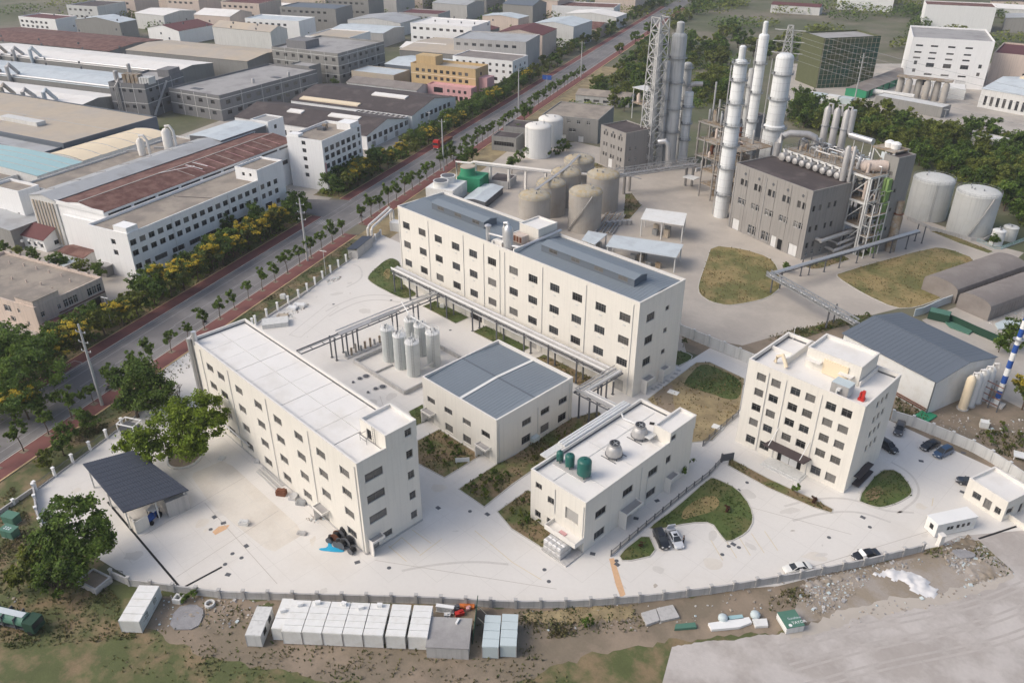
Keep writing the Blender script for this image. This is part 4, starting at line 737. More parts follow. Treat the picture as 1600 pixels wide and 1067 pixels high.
tn = hall(-197, -93, 51, 95, 14.6, 0, 'slate_roof', 'tan_roof', 'factory_hall', 'very large hall with a flat tan roof and a long skylight', kind='block', par=.35, cope='slate_roof'); boxpart(tn, 'skylight', 'pale_wall', (50, 12, 14.3, 73, 16, 15.9)); boxpart(tn, 'skylight', 'tan_roof', (14, 8, 14.3, 36, 11, 15.3)); boxpart(tn, 'roof_joint', 'wall_grey', (1, 22, 14.27, 102, 22.4, 14.33)); boxpart(tn, 'roof_joint', 'wall_grey', (52, 1, 14.27, 52.4, 21.9, 14.34))
hall(-150, -94, 43, 50.6, 13.2, 0, 'slate_roof', 'grey_sheet', 'factory_hall', 'low grey-roofed strip in front of the tan roof at the left edge', kind='block', par=.2)
# grey factory blocks with pale grid bands
def bands(root, wd, dp, h, nz, sx, sy, m='pale_wall'):
    for k in range(1, nz+1):
        z = h*k/(nz+.35); boxpart(root, 'wall_band', m, (-.06, -.06, z, wd+.06, -.003, z+.28)); boxpart(root, 'wall_band', m, (wd+.003, 0, z, wd+.06, dp, z+.28))
    for i in range(1, sx): boxpart(root, 'wall_rib', m, (wd*i/sx, -.1, .1, wd*i/sx+.22, -.062, h))
    for i in range(1, sy): boxpart(root, 'wall_rib', m, (wd+.062, dp*i/sy, .1, wd+.1, dp*i/sy+.22, h))
ga = rblock('factory_block', 'grey factory block with pale grid bands and machinery on its roof', 'factory', 163.6, 183.6, 221.3, 251.3, 15.8, 'grey_wall', 'grey_roof', 6, par=.8, S=grid([3, 8, 12, 17], (12.5, 5), 2, 1.6, 'w2'), E=grid([4, 9, 15, 24], (12.5, 8, 4), 2.2, 1.7, 'w2'))
bands(ga, 20, 30, 15.8, 2, 3, 3); stacks(ga, 'dull_lagging', [(6, 9, 15, 23, .9), (2, 4, 15, 20.5, 1.1)])
for i in range(4): boxpart(ga, 'roof_machine', 'rusty', (6+i*2.3, 3, 15, 7.7+i*2.3, 7, 19.3)); boxpart(ga, 'roof_machine', 'pale_wall', (15+i*1.5, 3, 15, 16.1+i*1.5, 8, 18.2))
boxpart(ga, 'stair_block', 'grey_wall', (13, 20, 15, 19.5, 29, 18.5)); b = MB(); [b.beam((20.9, 2+i*3.4, 1+i*3.4), (20.9, 5+i*3.4, 4.4+i*3.4), 1.1, .3) for i in range(4)]; b.build('outside_stair', 'wall_grey', ga)
for i in range(3): b = MB().tube([(3.4+i*.9, -.4, 1), (3.4+i*.9, -.4, 14+i), (3.4+i*.9, 2, 16+i)], .3, 8); b.build('wall_duct', 'dull_lagging', ga, 40)
gb_ = rblock('factory_block', 'broad grey factory block with pale grid bands and a flat grey roof', 'factory', 127.4, 161.4, 228.9, 297, 12, 'grey_wall', 'grey_roof', -8, par=.7, S=grid([6, 13, 21, 29], (8.5, 3.5), 2.6, 1.8, 'w3'), E=grid([5+6.6*i for i in range(9)], (8.2, 3.4), 2.8, 1.9, 'w3'))
bands(gb_, 34, 68, 12, 2, 4, 5); boxpart(gb_, 'roof_slot', 'dark_steel', (8, 6, 11.3, 14, 9, 11.45), (24, 44, 11.3, 29, 47, 11.45)); stacks(gb_, 'dull_lagging', [(26, 30, 11, 13.5, .7), (31, 50, 11, 13.8, .7)])
gc = rblock('factory_block', 'grey four-storey factory block standing farther back up the road', 'factory', 118, 165, 318, 362, 16.5, 'grey_wall2', 'grey_roof', -6, par=.8, E=grid([4+5.6*i for i in range(7)], (13, 8.5, 4), 2.4, 1.8, 'w3'), S=grid([4+5.7*i for i in range(8)], (13, 8.5, 4), 2.4, 1.8, 'w3')); bands(gc, 47, 44, 16.5, 3, 5, 5)
boxpart(gc, 'stair_block', 'grey_wall', (6, 6, 15.5, 20, 18, 20))
rblock('factory_block', 'small grey plant room before the grey four-storey block', 'building', 128, 142, 304, 314, 11.5, 'grey_wall2', 'grey_roof', -6, par=.5)
# long pale sheds with upright ducts, far left
for i, (t0, t1, s0, s1, h, rf, lab) in enumerate(((186, 300, 200, 226, 8, 'white_roof', 'long pale low factory roof with upright ducts behind the tan roof'), (188, 330, 232, 262, 9, 'pale_metal', 'second long pale roof beyond the ducts, far left'), (190, 350, 268, 300, 10, 'white_roof', 'third long white roof, far left'), (170, 260, 306, 342, 11, 'tan_roof', 'far brownish roof behind the machinery block'), (270, 400, 306, 350, 10, 'rust_roof', 'far dark red roof at the upper left edge'), (60, 110, 372, 420, 10, 'tan_roof', 'far tan-roofed hall past the grey block'))):
    f = rshed('factory_hall', lab, 'factory', t0, t1, s0, s1, h, h+1.6, 'grey_wall2', rf, 'x', -2)[0]
    for k in range(9): inst(MB().box(-1.6, -.8, 0, 1.6, .8, 1.3).mesh('roof_vent', 'wall_grey') if i+k == 0 else bpy.data.meshes['roof_vent'], 'roof_vent', f, (6+k*(t1-t0-10)/9, (s1-s0)*(.3+.35*(k % 2)), h+.6))
    if i < 3:
        for k in range(6 if i == 0 else 4): MB().tube([(26+k*14-(i*5), -1, 0), (26+k*14-(i*5), -1, h+4.5+(k % 2)), (26+k*14-(i*5), .4, h+5.5+(k % 2)), (26+k*14-(i*5), 5, h+1)], 1.0, 8).build('wall_duct', ('tan_roof', 'dull_lagging', 'pale_metal')[(k+i) % 3], f, 40)
        MB().tube([(0, 1, h+.9), (t1-t0-8, 1, h+.9)], .55, 8).build('roof_pipe', 'lagging', f, 40)
# twin dark-roofed halls facing the road
def skylight(root, zf, m, x0, x1, y, ln_):
    b = MB(); q = [(x0, y), (x1, y), (x1, y+ln_), (x0, y+ln_)]; b.add([(X, Y, zf(0, Y)+.5) for X, Y in q]+[(X, Y, zf(0, Y)-.1) for X, Y in q], [(0, 1, 2, 3), (0, 4, 5, 1), (1, 5, 6, 2), (2, 6, 7, 3), (3, 7, 4, 0)]); b.build('skylight', m, root)
da, zf = rshed('factory_hall', 'dark brown roofed white hall beside the narrow white office', 'factory', 40.1, 112, 212.9, 244.6, 6, 9.4, 'white_tile', 'dark_roof', 'x', -4.5, over=.3, S=[(3+6*i, 1, 4, 2.4, 'w4') for i in range(11)], E=[(1.9+4.2*i, 3., 2.8, 2.2, 'w3') for i in range(8)]+[(5+9*i, .1, 2.8, 2.4, 'door') for i in range(3)])
skylight(da, zf, 'white_roof', 22, 30, 10, 3); skylight(da, zf, 'white_roof', 44, 60, 11, 3)
db, zf = rshed('factory_hall', 'second dark brown roofed white hall nearer the yellow building', 'factory', 37, 106, 248.4, 289, 6.4, 10, 'white_tile', 'dark_roof', 'x', -4.5, over=.3, E=[(9+4.15*i, 3., 2.8, 2.2, 'w3') for i in range(7)])
skylight(db, zf, 'white_roof', 37, 56, 15, 3.4); skylight(db, zf, 'cream_sheet', 4, 38, 1.6, 3.2)
lk = rblock('link_roof', 'narrow link with purlins showing between the two dark halls', 'building', 39, 66, 243.7, 248, 6.2, 'white_tile', 'dark_roof', -4.5, par=.1)
for i in range(9): boxpart(lk, 'purlin', 'kerb', (2+i*2.8, .3, 6.12, 2.7+i*2.8, 4, 6.35))
rshed('factory_hall', 'low grey sheet roof behind the dark halls', 'factory', 60, 104, 298, 312, 5.5, 7.5, 'pale_wall', 'quonset', 'x')
rblock('storage_hall', 'pale flat-roofed shed with a dark hatch behind the dark halls', 'shed', 84, 112, 318, 334, 7.5, 'tan_roof', 'pale_metal', par=.2); rshed('factory_hall', 'pale blue-grey sheet roof hall near the yellow building', 'factory', 66, 100, 334, 362, 9, 10.5, 'slate_roof', 'pale_metal', 'x')
# yellow and pink building, white hall behind it
S = grid([4+3.7*i for i in range(9)], (12.5, 8.9), 2, 1.7, 'w2')
yb = rblock('office_block', 'ochre yellow three-storey building with a rose pink lower wing', 'office', 32.4, 71.4, 311, 325, 15.6, 'ochre_wall', 'tan_roof', -5, S=S, par=1.2, E=[(6, 11.5, 2, 1.7, 'w2'), (6, 8, 2, 1.7, 'w2')])
boxpart(yb, 'stair_block', 'ochre_wall', (1, 4, 14.4, 13, 11.5, 19)); boxpart(yb, 'wall_band', 'cream_sheet', (-.1, -.12, 10.6, 39.1, -.005, 10.9)); pw = block('', '', '', 0, 0, 26, 6, 7.2, 'rose_wall', 'rose_wall', root=thing('lower_wing', None, None, (13.5, -6.01, 0)), par=.5, S=[(6.5, 3.4, 5.5, 2.6, 'hole')]+[(12.5+3.3*i, 4, 1.6, 1.6, 'w2') for i in range(4)]+[(14+3*i, .1, 2, 2.4, 'hole') for i in range(4)]); pw.parent = yb
boxpart(yb, 'end_wing', 'rose_wall', (39.02, 3, 0, 44, 11, 11))
rblock('factory_hall', 'white three-storey hall with small windows beyond the yellow building', 'factory', 28, 66, 352, 372, 12.6, 'white_tile', 'quonset', -5, par=.3, S=grid([3+4.2*i for i in range(9)], (10, 6.6), 1.6, 1.5, 'w2')+grid([3+6*i for i in range(6)], (2.4,), 3, 1.8, 'w2'), E=grid([4, 10, 16], (9, 5), 1.6, 1.5, 'w2'))
# far filler district beyond, fading into the haze
far = random.Random(5); nfar = 0; seen = set()
cols = [('white_tile', 'white'), ('pale_wall', 'pale grey'), ('grey_wall2', 'dark grey'), ('pink_wall', 'beige'), ('wall_grey', 'mid grey')]; rfs = [('grey_sheet', 'grey'), ('pale_metal', 'pale blue'), ('tan_roof', 'tan'), ('rust_roof', 'rusty'), ('slate_roof', 'slate blue'), ('maroon_roof', 'maroon'), ('white_roof', 'white'), ('dark_roof', 'dark')]
for s in range(384, 1000, 44):
    for t in list(range(30, 460, 62)) + list(range(-420, -60, 62)):
        t += far.uniform(-8, 8); 
        if t < 0 and (s < 640 or far.random() < .45): continue
        wd, dp, h = far.uniform(26, 52), far.uniform(16, 32), far.uniform(6, 15); (wc, wn), (rc, rn) = far.choice(cols), far.choice(rfs); g = 'far factory roofs toward the horizon'
        nfar += 1; lab = '%s %s building with a %s roof far up the road' % ('low' if h < 9 else ('mid-height' if h < 12.5 else 'tall'), wn, rn)
        if far.random() < .6: rshed('far_factory', lab, 'factory', t, t+wd, s, s+dp, h, h+far.uniform(1, 3), wc, rc, far.choice('xy'), far.uniform(-8, 2), group=g)
        else: rblock('far_factory', lab, 'factory', t, t+wd, s, s+dp, h+3, wc, rc, far.uniform(-3, 5), par=.5, group=g, S=grid([3+5*i for i in range(int(wd/5.6))], (h, h/2+1), 2.6, 1.6, 'w2') if s < 560 else ())

# ================================================================ chemical plant
def tank(label, x, y, r, h, m, top, dome=1.0, rail=True, stair=None, name='storage_tank', group=None, n=32, bands=2, ladder=None):
    t = thing(name, label, 'tank', (x, y, 0), 0, group)
    MB().lathe(0, 0, [(r, 0), (r, h)], n).build('shell', m, t, 40); pr = [(r+.08, h-.12), (r+.08, h+.05)]+[(r*math.cos(a), h+.05+dome*math.sin(a)) for a in (.25, .5, .8, 1.1, 1.4)]
    MB().lathe(0, 0, pr, n).build('roof', top, t, 40)
    for k in range(bands): MB().ring(0, 0, h*(k+1)/(bands+1), r+.005, r+.05, .12, n).build('band', m, t)
    if rail:
        b = MB(); q = max(10, int(r*4)); P = [(r*math.cos(6.2832*k/q), r*math.sin(6.2832*k/q)) for k in range(q)]
        for k in range(q):
            b.beam((*P[k], h), (*P[k], h+1.1), .05); 
            for z in (.55, 1.1): b.beam((*P[k], h+z), (*P[(k+1) % q], h+z), .05)
        b.build('railing', rail if isinstance(rail, str) else 'steel', t)
    if stair:
        a0, a1 = stair; b = MB(); k = 16; pts = [((r+.5)*math.cos(R(a0+(a1-a0)*i/k)), (r+.5)*math.sin(R(a0+(a1-a0)*i/k)), .2+h*i/k) for i in range(k+1)]
        for i in range(k): b.beam(pts[i], pts[i+1], .6, .12); b.beam((pts[i][0]*1.08, pts[i][1]*1.08, pts[i][2]+1), (pts[i+1][0]*1.08, pts[i+1][1]*1.08, pts[i+1][2]+1), .05)
        b.build('spiral_stair', 'dull_lagging', t)
    if ladder is not None:
        b = MB(); a = R(ladder); q = Vector((math.cos(a), math.sin(a), 0)); s_ = Vector((-q.y, q.x, 0))*.25
        for k in (-1, 1): b.beam(q*(r+.25)+s_*k+Vector((0, 0, .2)), q*(r+.25)+s_*k+Vector((0, 0, h+1)), .05)
        for i in range(int(h/.4)): b.beam(q*(r+.25)-s_+Vector((0, 0, .4+i*.4)), q*(r+.25)+s_+Vector((0, 0, .4+i*.4)), .04)
        b.build('ladder', 'steel', t)
    # roof nozzles
    b = MB(); rr = random.Random(int(x*7+y))
    for k in range(4): a = rr.random()*6.28; d = r*.45; b.lathe(d*math.cos(a), d*math.sin(a), [(.18, h), (.18, h+dome+.5)], 7)
    b.build('nozzle', 'steel', t); return t
for lab, p, r, h in (('nearest beige cone-roofed tank with a spiral stair', (-161.2, 194.2), 5.4, 12.6), ('beige tank left of the one with the spiral stair', (-178.5, 196.6), 5., 10.6), ('beige tank behind the two front ones', (-181.5, 207.5), 5.2, 11.2), ('rearmost beige tank, next to the pale road', (-188.5, 222.5), 5.6, 11.), ('right-hand beige tank beside the pipe bridge', (-169, 212.5), 5.6, 12.2), ('left-hand beige tank half behind the long roof', (-172.8, 182.6), 5.2, 11.2)):
    tank(lab, *p, r, h, 'tank_beige', 'tank_top', 1.6, stair=(250, 330) if 'spiral' in lab and 'left' not in lab else None, group='beige cone-roofed tanks', bands=3)
b = thing('tank_walkway', 'sloping pale walkway linking the tops of the beige tanks', 'walkway')
for p, q in (((-173, 183, 13), (-178.5, 196.6, 12.3)), ((-178.5, 196.6, 12.3), (-181.5, 207.5, 13)), ((-181.5, 207.5, 13), (-188, 222, 13)), ((-169, 212.5, 14), (-163, 226, 9))):
    MB().beam(p, q, 1., .15).build('walkway_deck', 'dull_lagging', b); m_ = MB(); [m_.beam((p[0]+k*.5, p[1], p[2]+1), (q[0]+k*.5, q[1], q[2]+1), .06) for k in (-1, 1)]; m_.build('handrail', 'steel', b)
tank('left white tank among shrubs', *(-227.7,242.1), 5.4, 12.2, 'tank_white', 'cream_trim', 1.4, rail=False, ladder=260, group='white tanks by the shrubs'); tank('right white tank behind the left one', -234, 256.5, 5.2, 11.5, 'tank_white', 'cream_trim', 1.4, rail=False, ladder=280, group='white tanks by the shrubs')
tank('left of the two big pale tanks on the right', -86.5, 285.5, 6.5, 12.8, 'tank_pale', 'tank_pale', 1.6, n=40, stair=None, ladder=-60, group='big pale tanks on the right'); tank('right of the two big pale tanks, nearer the frame edge', -71, 281.0, 6.6, 13.2, 'tank_pale', 'tank_pale', 1.6, n=40, stair=(-75, -35), group='big pale tanks on the right')
t = thing('bund_wall', 'low pale wall round the two big pale tanks', 'wall'); pts = [(-89.4,277.9),(-80.3,273.6),(-67.4,272.9),(-64.3,275.1),(-63.6,283.5)]
for a, c in zip(pts, pts[1:]): MB().beam((*a, .6), (*c, .6), .3, 1.2).build('wall_panel', 'wall_grey', t)
tank('small white tank beside the teal railing on the right', *(-60.9,275.7), 1.9, 4.6, 'tank_white', 'tank_white', .5, rail=False, n=20); tank('small rusty white tank behind the small white one', *(-59.5,282.8), 2.2, 4.2, 'tank_pale', 'tank_pale', .5, rail=False, n=20)
# --- six grey process tanks in the bund
t = thing('tank_bund', 'low concrete bund round the grey process tanks', 'bund'); 
BP = [(-143.6, 90.2), (-124.4, 90.2), (-124.4, 109.2), (-143.6, 109.2)]
for k in range(4): a, c = BP[k], BP[(k+1) % 4]; MB().beam((*a, .55), (*c, .55), .35, 1.1).build('bund_wall', 'wall_grey', t)
MB().beam((-136.3, 90.4, .3), (-136.3, 96, .3), .3, .5).build('inner_kerb', 'wall_grey', t); MB().poly(BP, .06).build('bund_floor', 'concrete', t)
for lab, p, r, h in (('nearest grey process tank in the bund', (-129.8, 97.2), 1.62, 8.6), ('middle front grey process tank', (-134.3, 97.1), 1.55, 8.7), ('left front grey process tank', (-138.9, 97.1), 1.55, 8.6), ('right grey process tank with a dark seam', (-129.8, 103.3), 1.6, 8.7), ('rear grey process tank in the second row', (-135.6, 104.3), 1.5, 8.), ('far grey process tank at the back of the bund', (-140.6, 105.2), 1.5, 7.2)):
    q = tank(lab, *p, r, h, 'tank_grey', 'tank_white', .35, rail='white_paint', ladder=-40, group='grey process tanks in the bund', n=28, bands=2)
    b = MB(); rr = random.Random(int(p[1]*10)); 
    for k in range(7): a = rr.random()*6.28; d = rr.random()*1.1; b.tube([(d*math.cos(a), d*math.sin(a), h), (d*math.cos(a), d*math.sin(a), h+.8+rr.random()*1.3)], .09, 6)
    b.build('top_pipes', 'white_paint', q)['kind'] = 'stuff'
t = thing('pump_pipe', 'white pipes joining the grey tanks at the foot', 'pipe'); MB().tube([(-128.6, 98, 1.6), (-128.6, 102, 1.6)], .22, 8).build('pipe', 'lagging', t, 40); MB().tube([(-147, 103.4, 3.8), (-140, 98.6, 6.4)], .28, 8).build('pipe', 'white_paint', t, 40); MB().tube([(-148, 108.5, 8.2), (-140.6, 105.2, 8.4), (-131, 104, 9)], .14, 8).build('pipe', 'white_paint', t, 40)
# --- tall columns
def column(label, x, y, h, r, m, rings, top='dome', name='process_column', base=None, group='tall process columns', bf=.42):
    t = thing(name, label, 'column', (x, y, 0), 0, group); pr = [(r*1.08, 0), (r*1.08, 2.2), (r, 2.6)]
    if base: pr = [(base, 0), (base, h*bf), (r, h*bf+.5)]
    pr += [(r, h-r*.45), (r*.9, h-r*.22), (r*.6, h-.06), (.3, h)]
    MB().lathe(0, 0, pr, 26).build('shell', m, t, 40)
    for k in range(int(h/2.6)): MB().ring(0, 0, 2.9+k*2.6, (base if base and 2.9+k*2.6 < h*bf else r)-.02, (base if base and 2.9+k*2.6 < h*bf else r)+.03, .07, 26).build('seam_ring', 'column_grey', t)
    for k, z in enumerate(rings):
        rr = base if base and z < h*bf+.6 else r; MB().ring(0, 0, z, rr+.01, rr+.75, .12, 26).build('platform', 'steel', t); b = MB(); q = 16
        for i in range(q):
            a, c = 6.2832*i/q, 6.2832*(i+1)/q; R1 = rr+.72; b.beam((R1*math.cos(a), R1*math.sin(a), z+.1), (R1*math.cos(a), R1*math.sin(a), z+1.1), .06)
            for zz in (.6, 1.1): b.beam((R1*math.cos(a), R1*math.sin(a), z+zz), (R1*math.cos(c), R1*math.sin(c), z+zz), .06)
        b.build('platform_rail', 'steel', t)
        MB().lathe(-rr*.5-.2, -rr*.85-.15, [(.3, z+.3), (.3, z+.9)], 8).build('manway', 'dark_steel', t)
    rb = max(base or 0, r); a = R(-150); MB().tube([((rb+.35)*math.cos(a), (rb+.35)*math.sin(a), .5), ((rb+.35)*math.cos(a), (rb+.35)*math.sin(a), h-2)], .18, 6).build('riser_pipe', 'dull_lagging', t, 40)
    if top == 'bend': MB().tube([(0, 0, h-.4), (0, 0, h+1.2), (.5, .3, h+2.2), (1.6, 1, h+2.8), (4, 2.6, h+2.8)], r*.55, 10).build('overhead_pipe', 'dull_lagging', t, 40)
    if top == 'cap': MB().lathe(0, 0, [(r*.5, h-.2), (r*.5, h+3.6), (r*.3, h+4)], 16).build('top_neck', m, t, 40)
    return t
column('frontmost tall white column beside the grey works block', -135.6, 235.6, 51.5, 2.1, 'column_white', (8, 17, 24.5, 31, 38, 45, 50.3), 'cap', base=2.4, bf=.6)
column('slim white column standing behind the frontmost one', -147.3, 269, 54, 1.75, 'column_white', (14, 24, 34, 44), 'cap')
column('thickest white column, rising behind the grey works block', -138, 268.3, 48.8, 3., 'column_white', (12, 23.5, 33.5, 42), 'dome', base=3.7, bf=.5)
column('thin rust-streaked column between the white ones', -156.8, 281, 39.5, 1.15, 'column_grey', (10, 18, 26, 33), 'dome')
column('small bright white column with a bent overhead pipe', -180.4, 277.5, 28.2, 1.75, 'column_white', (9, 15.5, 22), 'bend')
column('grey-white capped column behind the small bright one', -183.9, 279.8, 38.2, 1.75, 'column_grey', (11, 17, 24, 30, 36), 'dome')
column('broad grey column next to the lattice tower', -183.2, 271.3, 50, 2.9, 'column_grey', (13, 22, 32, 41), 'cap')
column('thin brownish column behind the lattice tower', -184.5, 266.6, 40.5, 1.4, 'column_grey', (8, 14, 20, 26, 33), 'dome')
column('tall grey stack column inside the lattice tower', -187.0, 263.8, 50, 1.5, 'column_grey', (16, 30), 'cap')
MB().tube([(-182, 262, 11), (-179.5, 263, 11.5), (-178.6, 264, 10), (-178.4, 264.4, .2)], 1.1, 12).build('duct_elbow', 'lagging', None, 40); tag(bpy.data.objects['duct_elbow'], 'fat silver elbow duct at the foot of the lattice tower', 'duct')
def lattice(label, x, y, wb_, wt, h, ns, m='pole_grey', rot=0., name='lattice_tower', th=.22):
    t = thing(name, label, 'tower', (x, y, 0), rot); cs = [(-1, -1), (1, -1), (1, 1), (-1, 1)]; wz = lambda z: (wb_+(wt-wb_)*z/h)/2
    for c in cs: MB().beam((c[0]*wz(0), c[1]*wz(0), 0), (c[0]*wz(h), c[1]*wz(h), h), th*1.3).build('leg', m, t)
    for k in range(ns):
        z0, z1 = h*k/ns, h*(k+1)/ns; b = MB()
        for i in range(4):
            a, c = cs[i], cs[(i+1) % 4]; b.beam((a[0]*wz(z0), a[1]*wz(z0), z0), (c[0]*wz(z1), c[1]*wz(z1), z1), th); b.beam((c[0]*wz(z0), c[1]*wz(z0), z0), (a[0]*wz(z1), a[1]*wz(z1), z1), th); b.beam((a[0]*wz(z1), a[1]*wz(z1), z1), (c[0]*wz(z1), c[1]*wz(z1), z1), th)
        b.build('brace', m, t)
    return t
lattice('pale lattice flare tower standing among the grey columns', -186.6, 263.2, 6.6, 4.6, 56, 12, rot=R(-12))
pl = lattice('lattice power pylon behind the thickest white column', -188.6, 367.5, 8, 2.2, 42, 10, rot=.3, name='power_pylon', th=.2)
for z in (30, 35, 40): MB().beam((-7, 0, z), (7, 0, z), .35).build('cross_arm', 'pole_grey', pl)
# --- right-hand works block with pipe deck
S = []
for i in range(5):
    u = 3.6+i*5.9
    S += [(u, 15.2, 1.3, 2.1, 'slot'), (u+1.9, 15.2, 1.3, 2.1, 'slot'), (u, 9.0, 1.5, 2., 'wp2'), (u+1.9, 9.0, 1.5, 2., 'wp2')]
    if i: S += [(u, .8, 1.5, 3., 'wp2'), (u+1.9, .8, 1.5, 3., 'wp2')] if i not in (3, 4) else []
    S += [(u+.95, 12., 3.2, 2.4, 'blind'), (u+.95, 5.3, 3.2, 2.8, 'blind')]
S += [(3.2, .05, 3., 3.6, 'door_white'), (22.6, .05, 2., 3.4, 'hole'), (27.8, .05, 3.6, 3.6, 'door_white'), (19.8, .05, 2.2, 3.6, 'door_white')]
E = [(u, z, 1.1, 1.8, 'slot') for u in (1.6, 4.2, 8., 10.6) for z in (15, 8.6, 3.4)] + [(u, .9, 1.1, 1.6, 'wp2') for u in (2, 4.6, 8., 10.6)]
pb = block('factory_block', 'weathered grey-brown works block with a dark roof below the pipe deck', 'factory', -98.3-31.5*math.cos(PA), 221-31.5*math.sin(PA), 31.5, 16.4, 21.5, 'plant_wall', 'dark_roof', PA, S=S, E=E, par=.25)
vt2 = MB().lathe(0, 0, [(.45, 0), (.45, .1)], 10).mesh('round_vent', 'dark_steel')
for i in range(5): o = inst(vt2, 'round_vent', pb, (4.6+i*5.9, -.02, 19.2)); o.rotation_euler = (R(90), 0, 0)
pipes(pb, 'wall_grey', [(.6, -.12, .2, 20.5), (13.6, -.12, .2, 20.5)], .1)
for i in range(1, 6): boxpart(pb, 'wall_rib', 'plant_wall', (i*5.9-.1, -.1, .1, i*5.9+.08, -.003, 21))
PO = Vector((-98.3, 221, 0))
def pth(name, label, cat, x, y, z=0.): 
    return thing(name, label, cat, (PO.x+x*math.cos(PA)-y*math.sin(PA), PO.y+x*math.sin(PA)+y*math.cos(PA), z), PA)
dk = pth('process_structure', 'steel process structure with a rusty top deck full of pipes and vessels', 'structure', 0, 0)
X0, X1, Y0, Y1 = -28.5, 5.4, 17., 30.
for z in (24.3, 16.5, 9.): MB().box(X0, Y0, z-.35, X1, Y1, z).build('deck', 'rusty', dk); MB().box(X0-.05, Y0-.25, z-.55, X1+.2, Y0-.003, z+.12).build('edge_beam', 'pale_wall', dk); MB().box(X1+.003, Y0, z-.55, X1+.2, Y1, z+.12).build('edge_beam', 'pale_wall', dk)
for i in range(7):
    for y in (Y0+.3, (Y0+Y1)/2, Y1-.3): x = X0+.3+(X1-X0-.6)*i/6; MB().box(x-.28, y-.28, 0, x+.28, y+.28, 24).build('column', 'pale_wall', dk)
def railing(root, pts, z, m='steel', st=1.8):
    b = MB()
    for a, c in zip(pts, pts[1:]):
        L = math.dist(a, c); n = max(1, int(L/st))
        for k in range(n+1): p = (a[0]+(c[0]-a[0])*k/n, a[1]+(c[1]-a[1])*k/n); b.beam((*p, z), (*p, z+1.1), .06)
        for zz in (.55, 1.1): b.beam((*a, z+zz), (*c, z+zz), .06)
    return b.build('railing', m, root)
railing(dk, [(X0, Y0+.2), (X1, Y0+.2), (X1, Y1), (X0, Y1), (X0, Y0+.2)], 24.3); railing(dk, [(X1, Y0), (X1, Y1)], 16.5); railing(dk, [(X1, Y0), (X1, Y1)], 9)
for i in range(9):
    x = -26.5+i*2.75; e = pth('heat_exchanger', '%s silver drum with a domed end counted from the left under the pipe deck' % ordw(i), 'vessel', x, 15.0, 22.6); e['group'] = 'row of silver drums'
    rr_ = 1.0 if i else 1.3; q = MB().tube([(0, -.9, 0), (0, -.6, 0), (0, 2.4, 0)], [rr_*.45, rr_, rr_], 14); q.build('drum', 'dull_lagging', e, 50); MB().tube([(0, .6, rr_*.9), (-.5, .9, rr_+.45), (-1.1, 2.2, rr_+.5)], .3, 8).build('nozzle_pipe', 'dull_lagging', e, 40); MB().box(-.5, .2, -1.0, .5, 1.6, -.75).build('saddle', 'pale_wall', e)
t = pth('pipe_bend', 'huge grey pipe bending up over the left end of the deck', 'pipe', 0, 0); MB().tube([(-30.8, 16.5, 21.5), (-30.8, 16.6, 26), (-30.3, 17.8, 28), (-29, 19.5, 28.9), (-25, 23.5, 28.9), (-23.6, 25, 28), (-23.3, 25.4, 26.5), (-23.3, 25.4, 24.4)], 1.1, 12).build('pipe', 'dull_lagging', t, 40)
t = pth('process_vessel', 'tall slim grey vessel rising from the works roof beside the drums', 'vessel', -2.8, 15.2, 21.5); MB().lathe(0, 0, [(.9, 0), (.9, 9.6), (.5, 10.4)], 16).build('shell', 'dull_lagging', t, 40); MB().lathe(1.8, .6, [(.5, 0), (.5, 10.4), (.2, 10.8)], 12).build('side_pipe', 'dull_lagging', t, 40)
t = pth('horizontal_vessel', 'fat horizontal grey vessel on the right of the top deck', 'vessel', 2.2, 22, 26.2); MB().tube([(-2.2, -3.4, 0), (-2., -3, 0), (-1.7, -2.4, 0), (1.8, 3, 0), (2.2, 3.6, 0)], [.6, 1.4, 1.7, 1.7, .7], 16).build('shell', 'pink_wall', t, 40); [MB().box(k-1, k*1.6-.5, -1.9, k+1, k*1.6+.3, -1.2).build('saddle', 'rusty', t) for k in (-1, 1)]
for i in range(3):
    t = pth('scrubber', '%s upright pale scrubber of three at the rear of the deck, from the left' % ordw(i), 'vessel', -29.5+i*3.2, 36+i*.8, 0); t['group'] = 'three pale scrubbers'; MB().lathe(0, 0, [(1.15, 18), (1.15, 34.5), (.6, 35.4)], 16).build('shell', 'dull_lagging', t, 40); MB().ring(0, 0, 29, 1.0, 1.35, .3, 16).build('band', 'steel', t); MB().tube([(0, 0, 35.2), (.1, .1, 36.3), (1.1, .6, 36.3), (1.4, .8, 33)], .4, 8).build('top_pipe', 'dull_lagging', t, 40)
    MB().box(-1, -1, 0, 1, 1, 18).build('support', 'dark_steel', t)
t = pth('duct_run', 'white right-angled duct on stilts behind the three scrubbers', 'duct', -21.5, 38.5); MB().tube([(0, 0, 35.6), (0, 0, 28.6), (.6, 0, 27.6), (9.5, 0, 27.6)], 1.0, 12).build('duct', 'lagging', t, 40); [MB().tube([(x, 0, 0), (x, 0, 26.6)], .14, 6).build('stilt', 'pale_wall', t) for x in (2.5, 6, 9.3)]
t = pth('roof_cooler', 'white twin fan cooler on a braced steel frame at the deck end', 'cooler', 0, 0); 
for x in (-2.5, 4.6):
    for y in (26.5, 32.5): MB().box(x-.2, y-.2, 24.3, x+.2, y+.2, 30).build('leg', 'pale_wall', t)
MB().box(-2.9, 26.1, 30, 5, 33, 30.4).build('platform', 'rusty', t)
for k in (0, 1): MB().lathe(.2+k*2.2, 29.5, [(1.3, 30.4), (1.5, 31.8), (1., 32.2), (.6, 32.4)], 14).build('fan_housing', 'white_paint', t, 40)
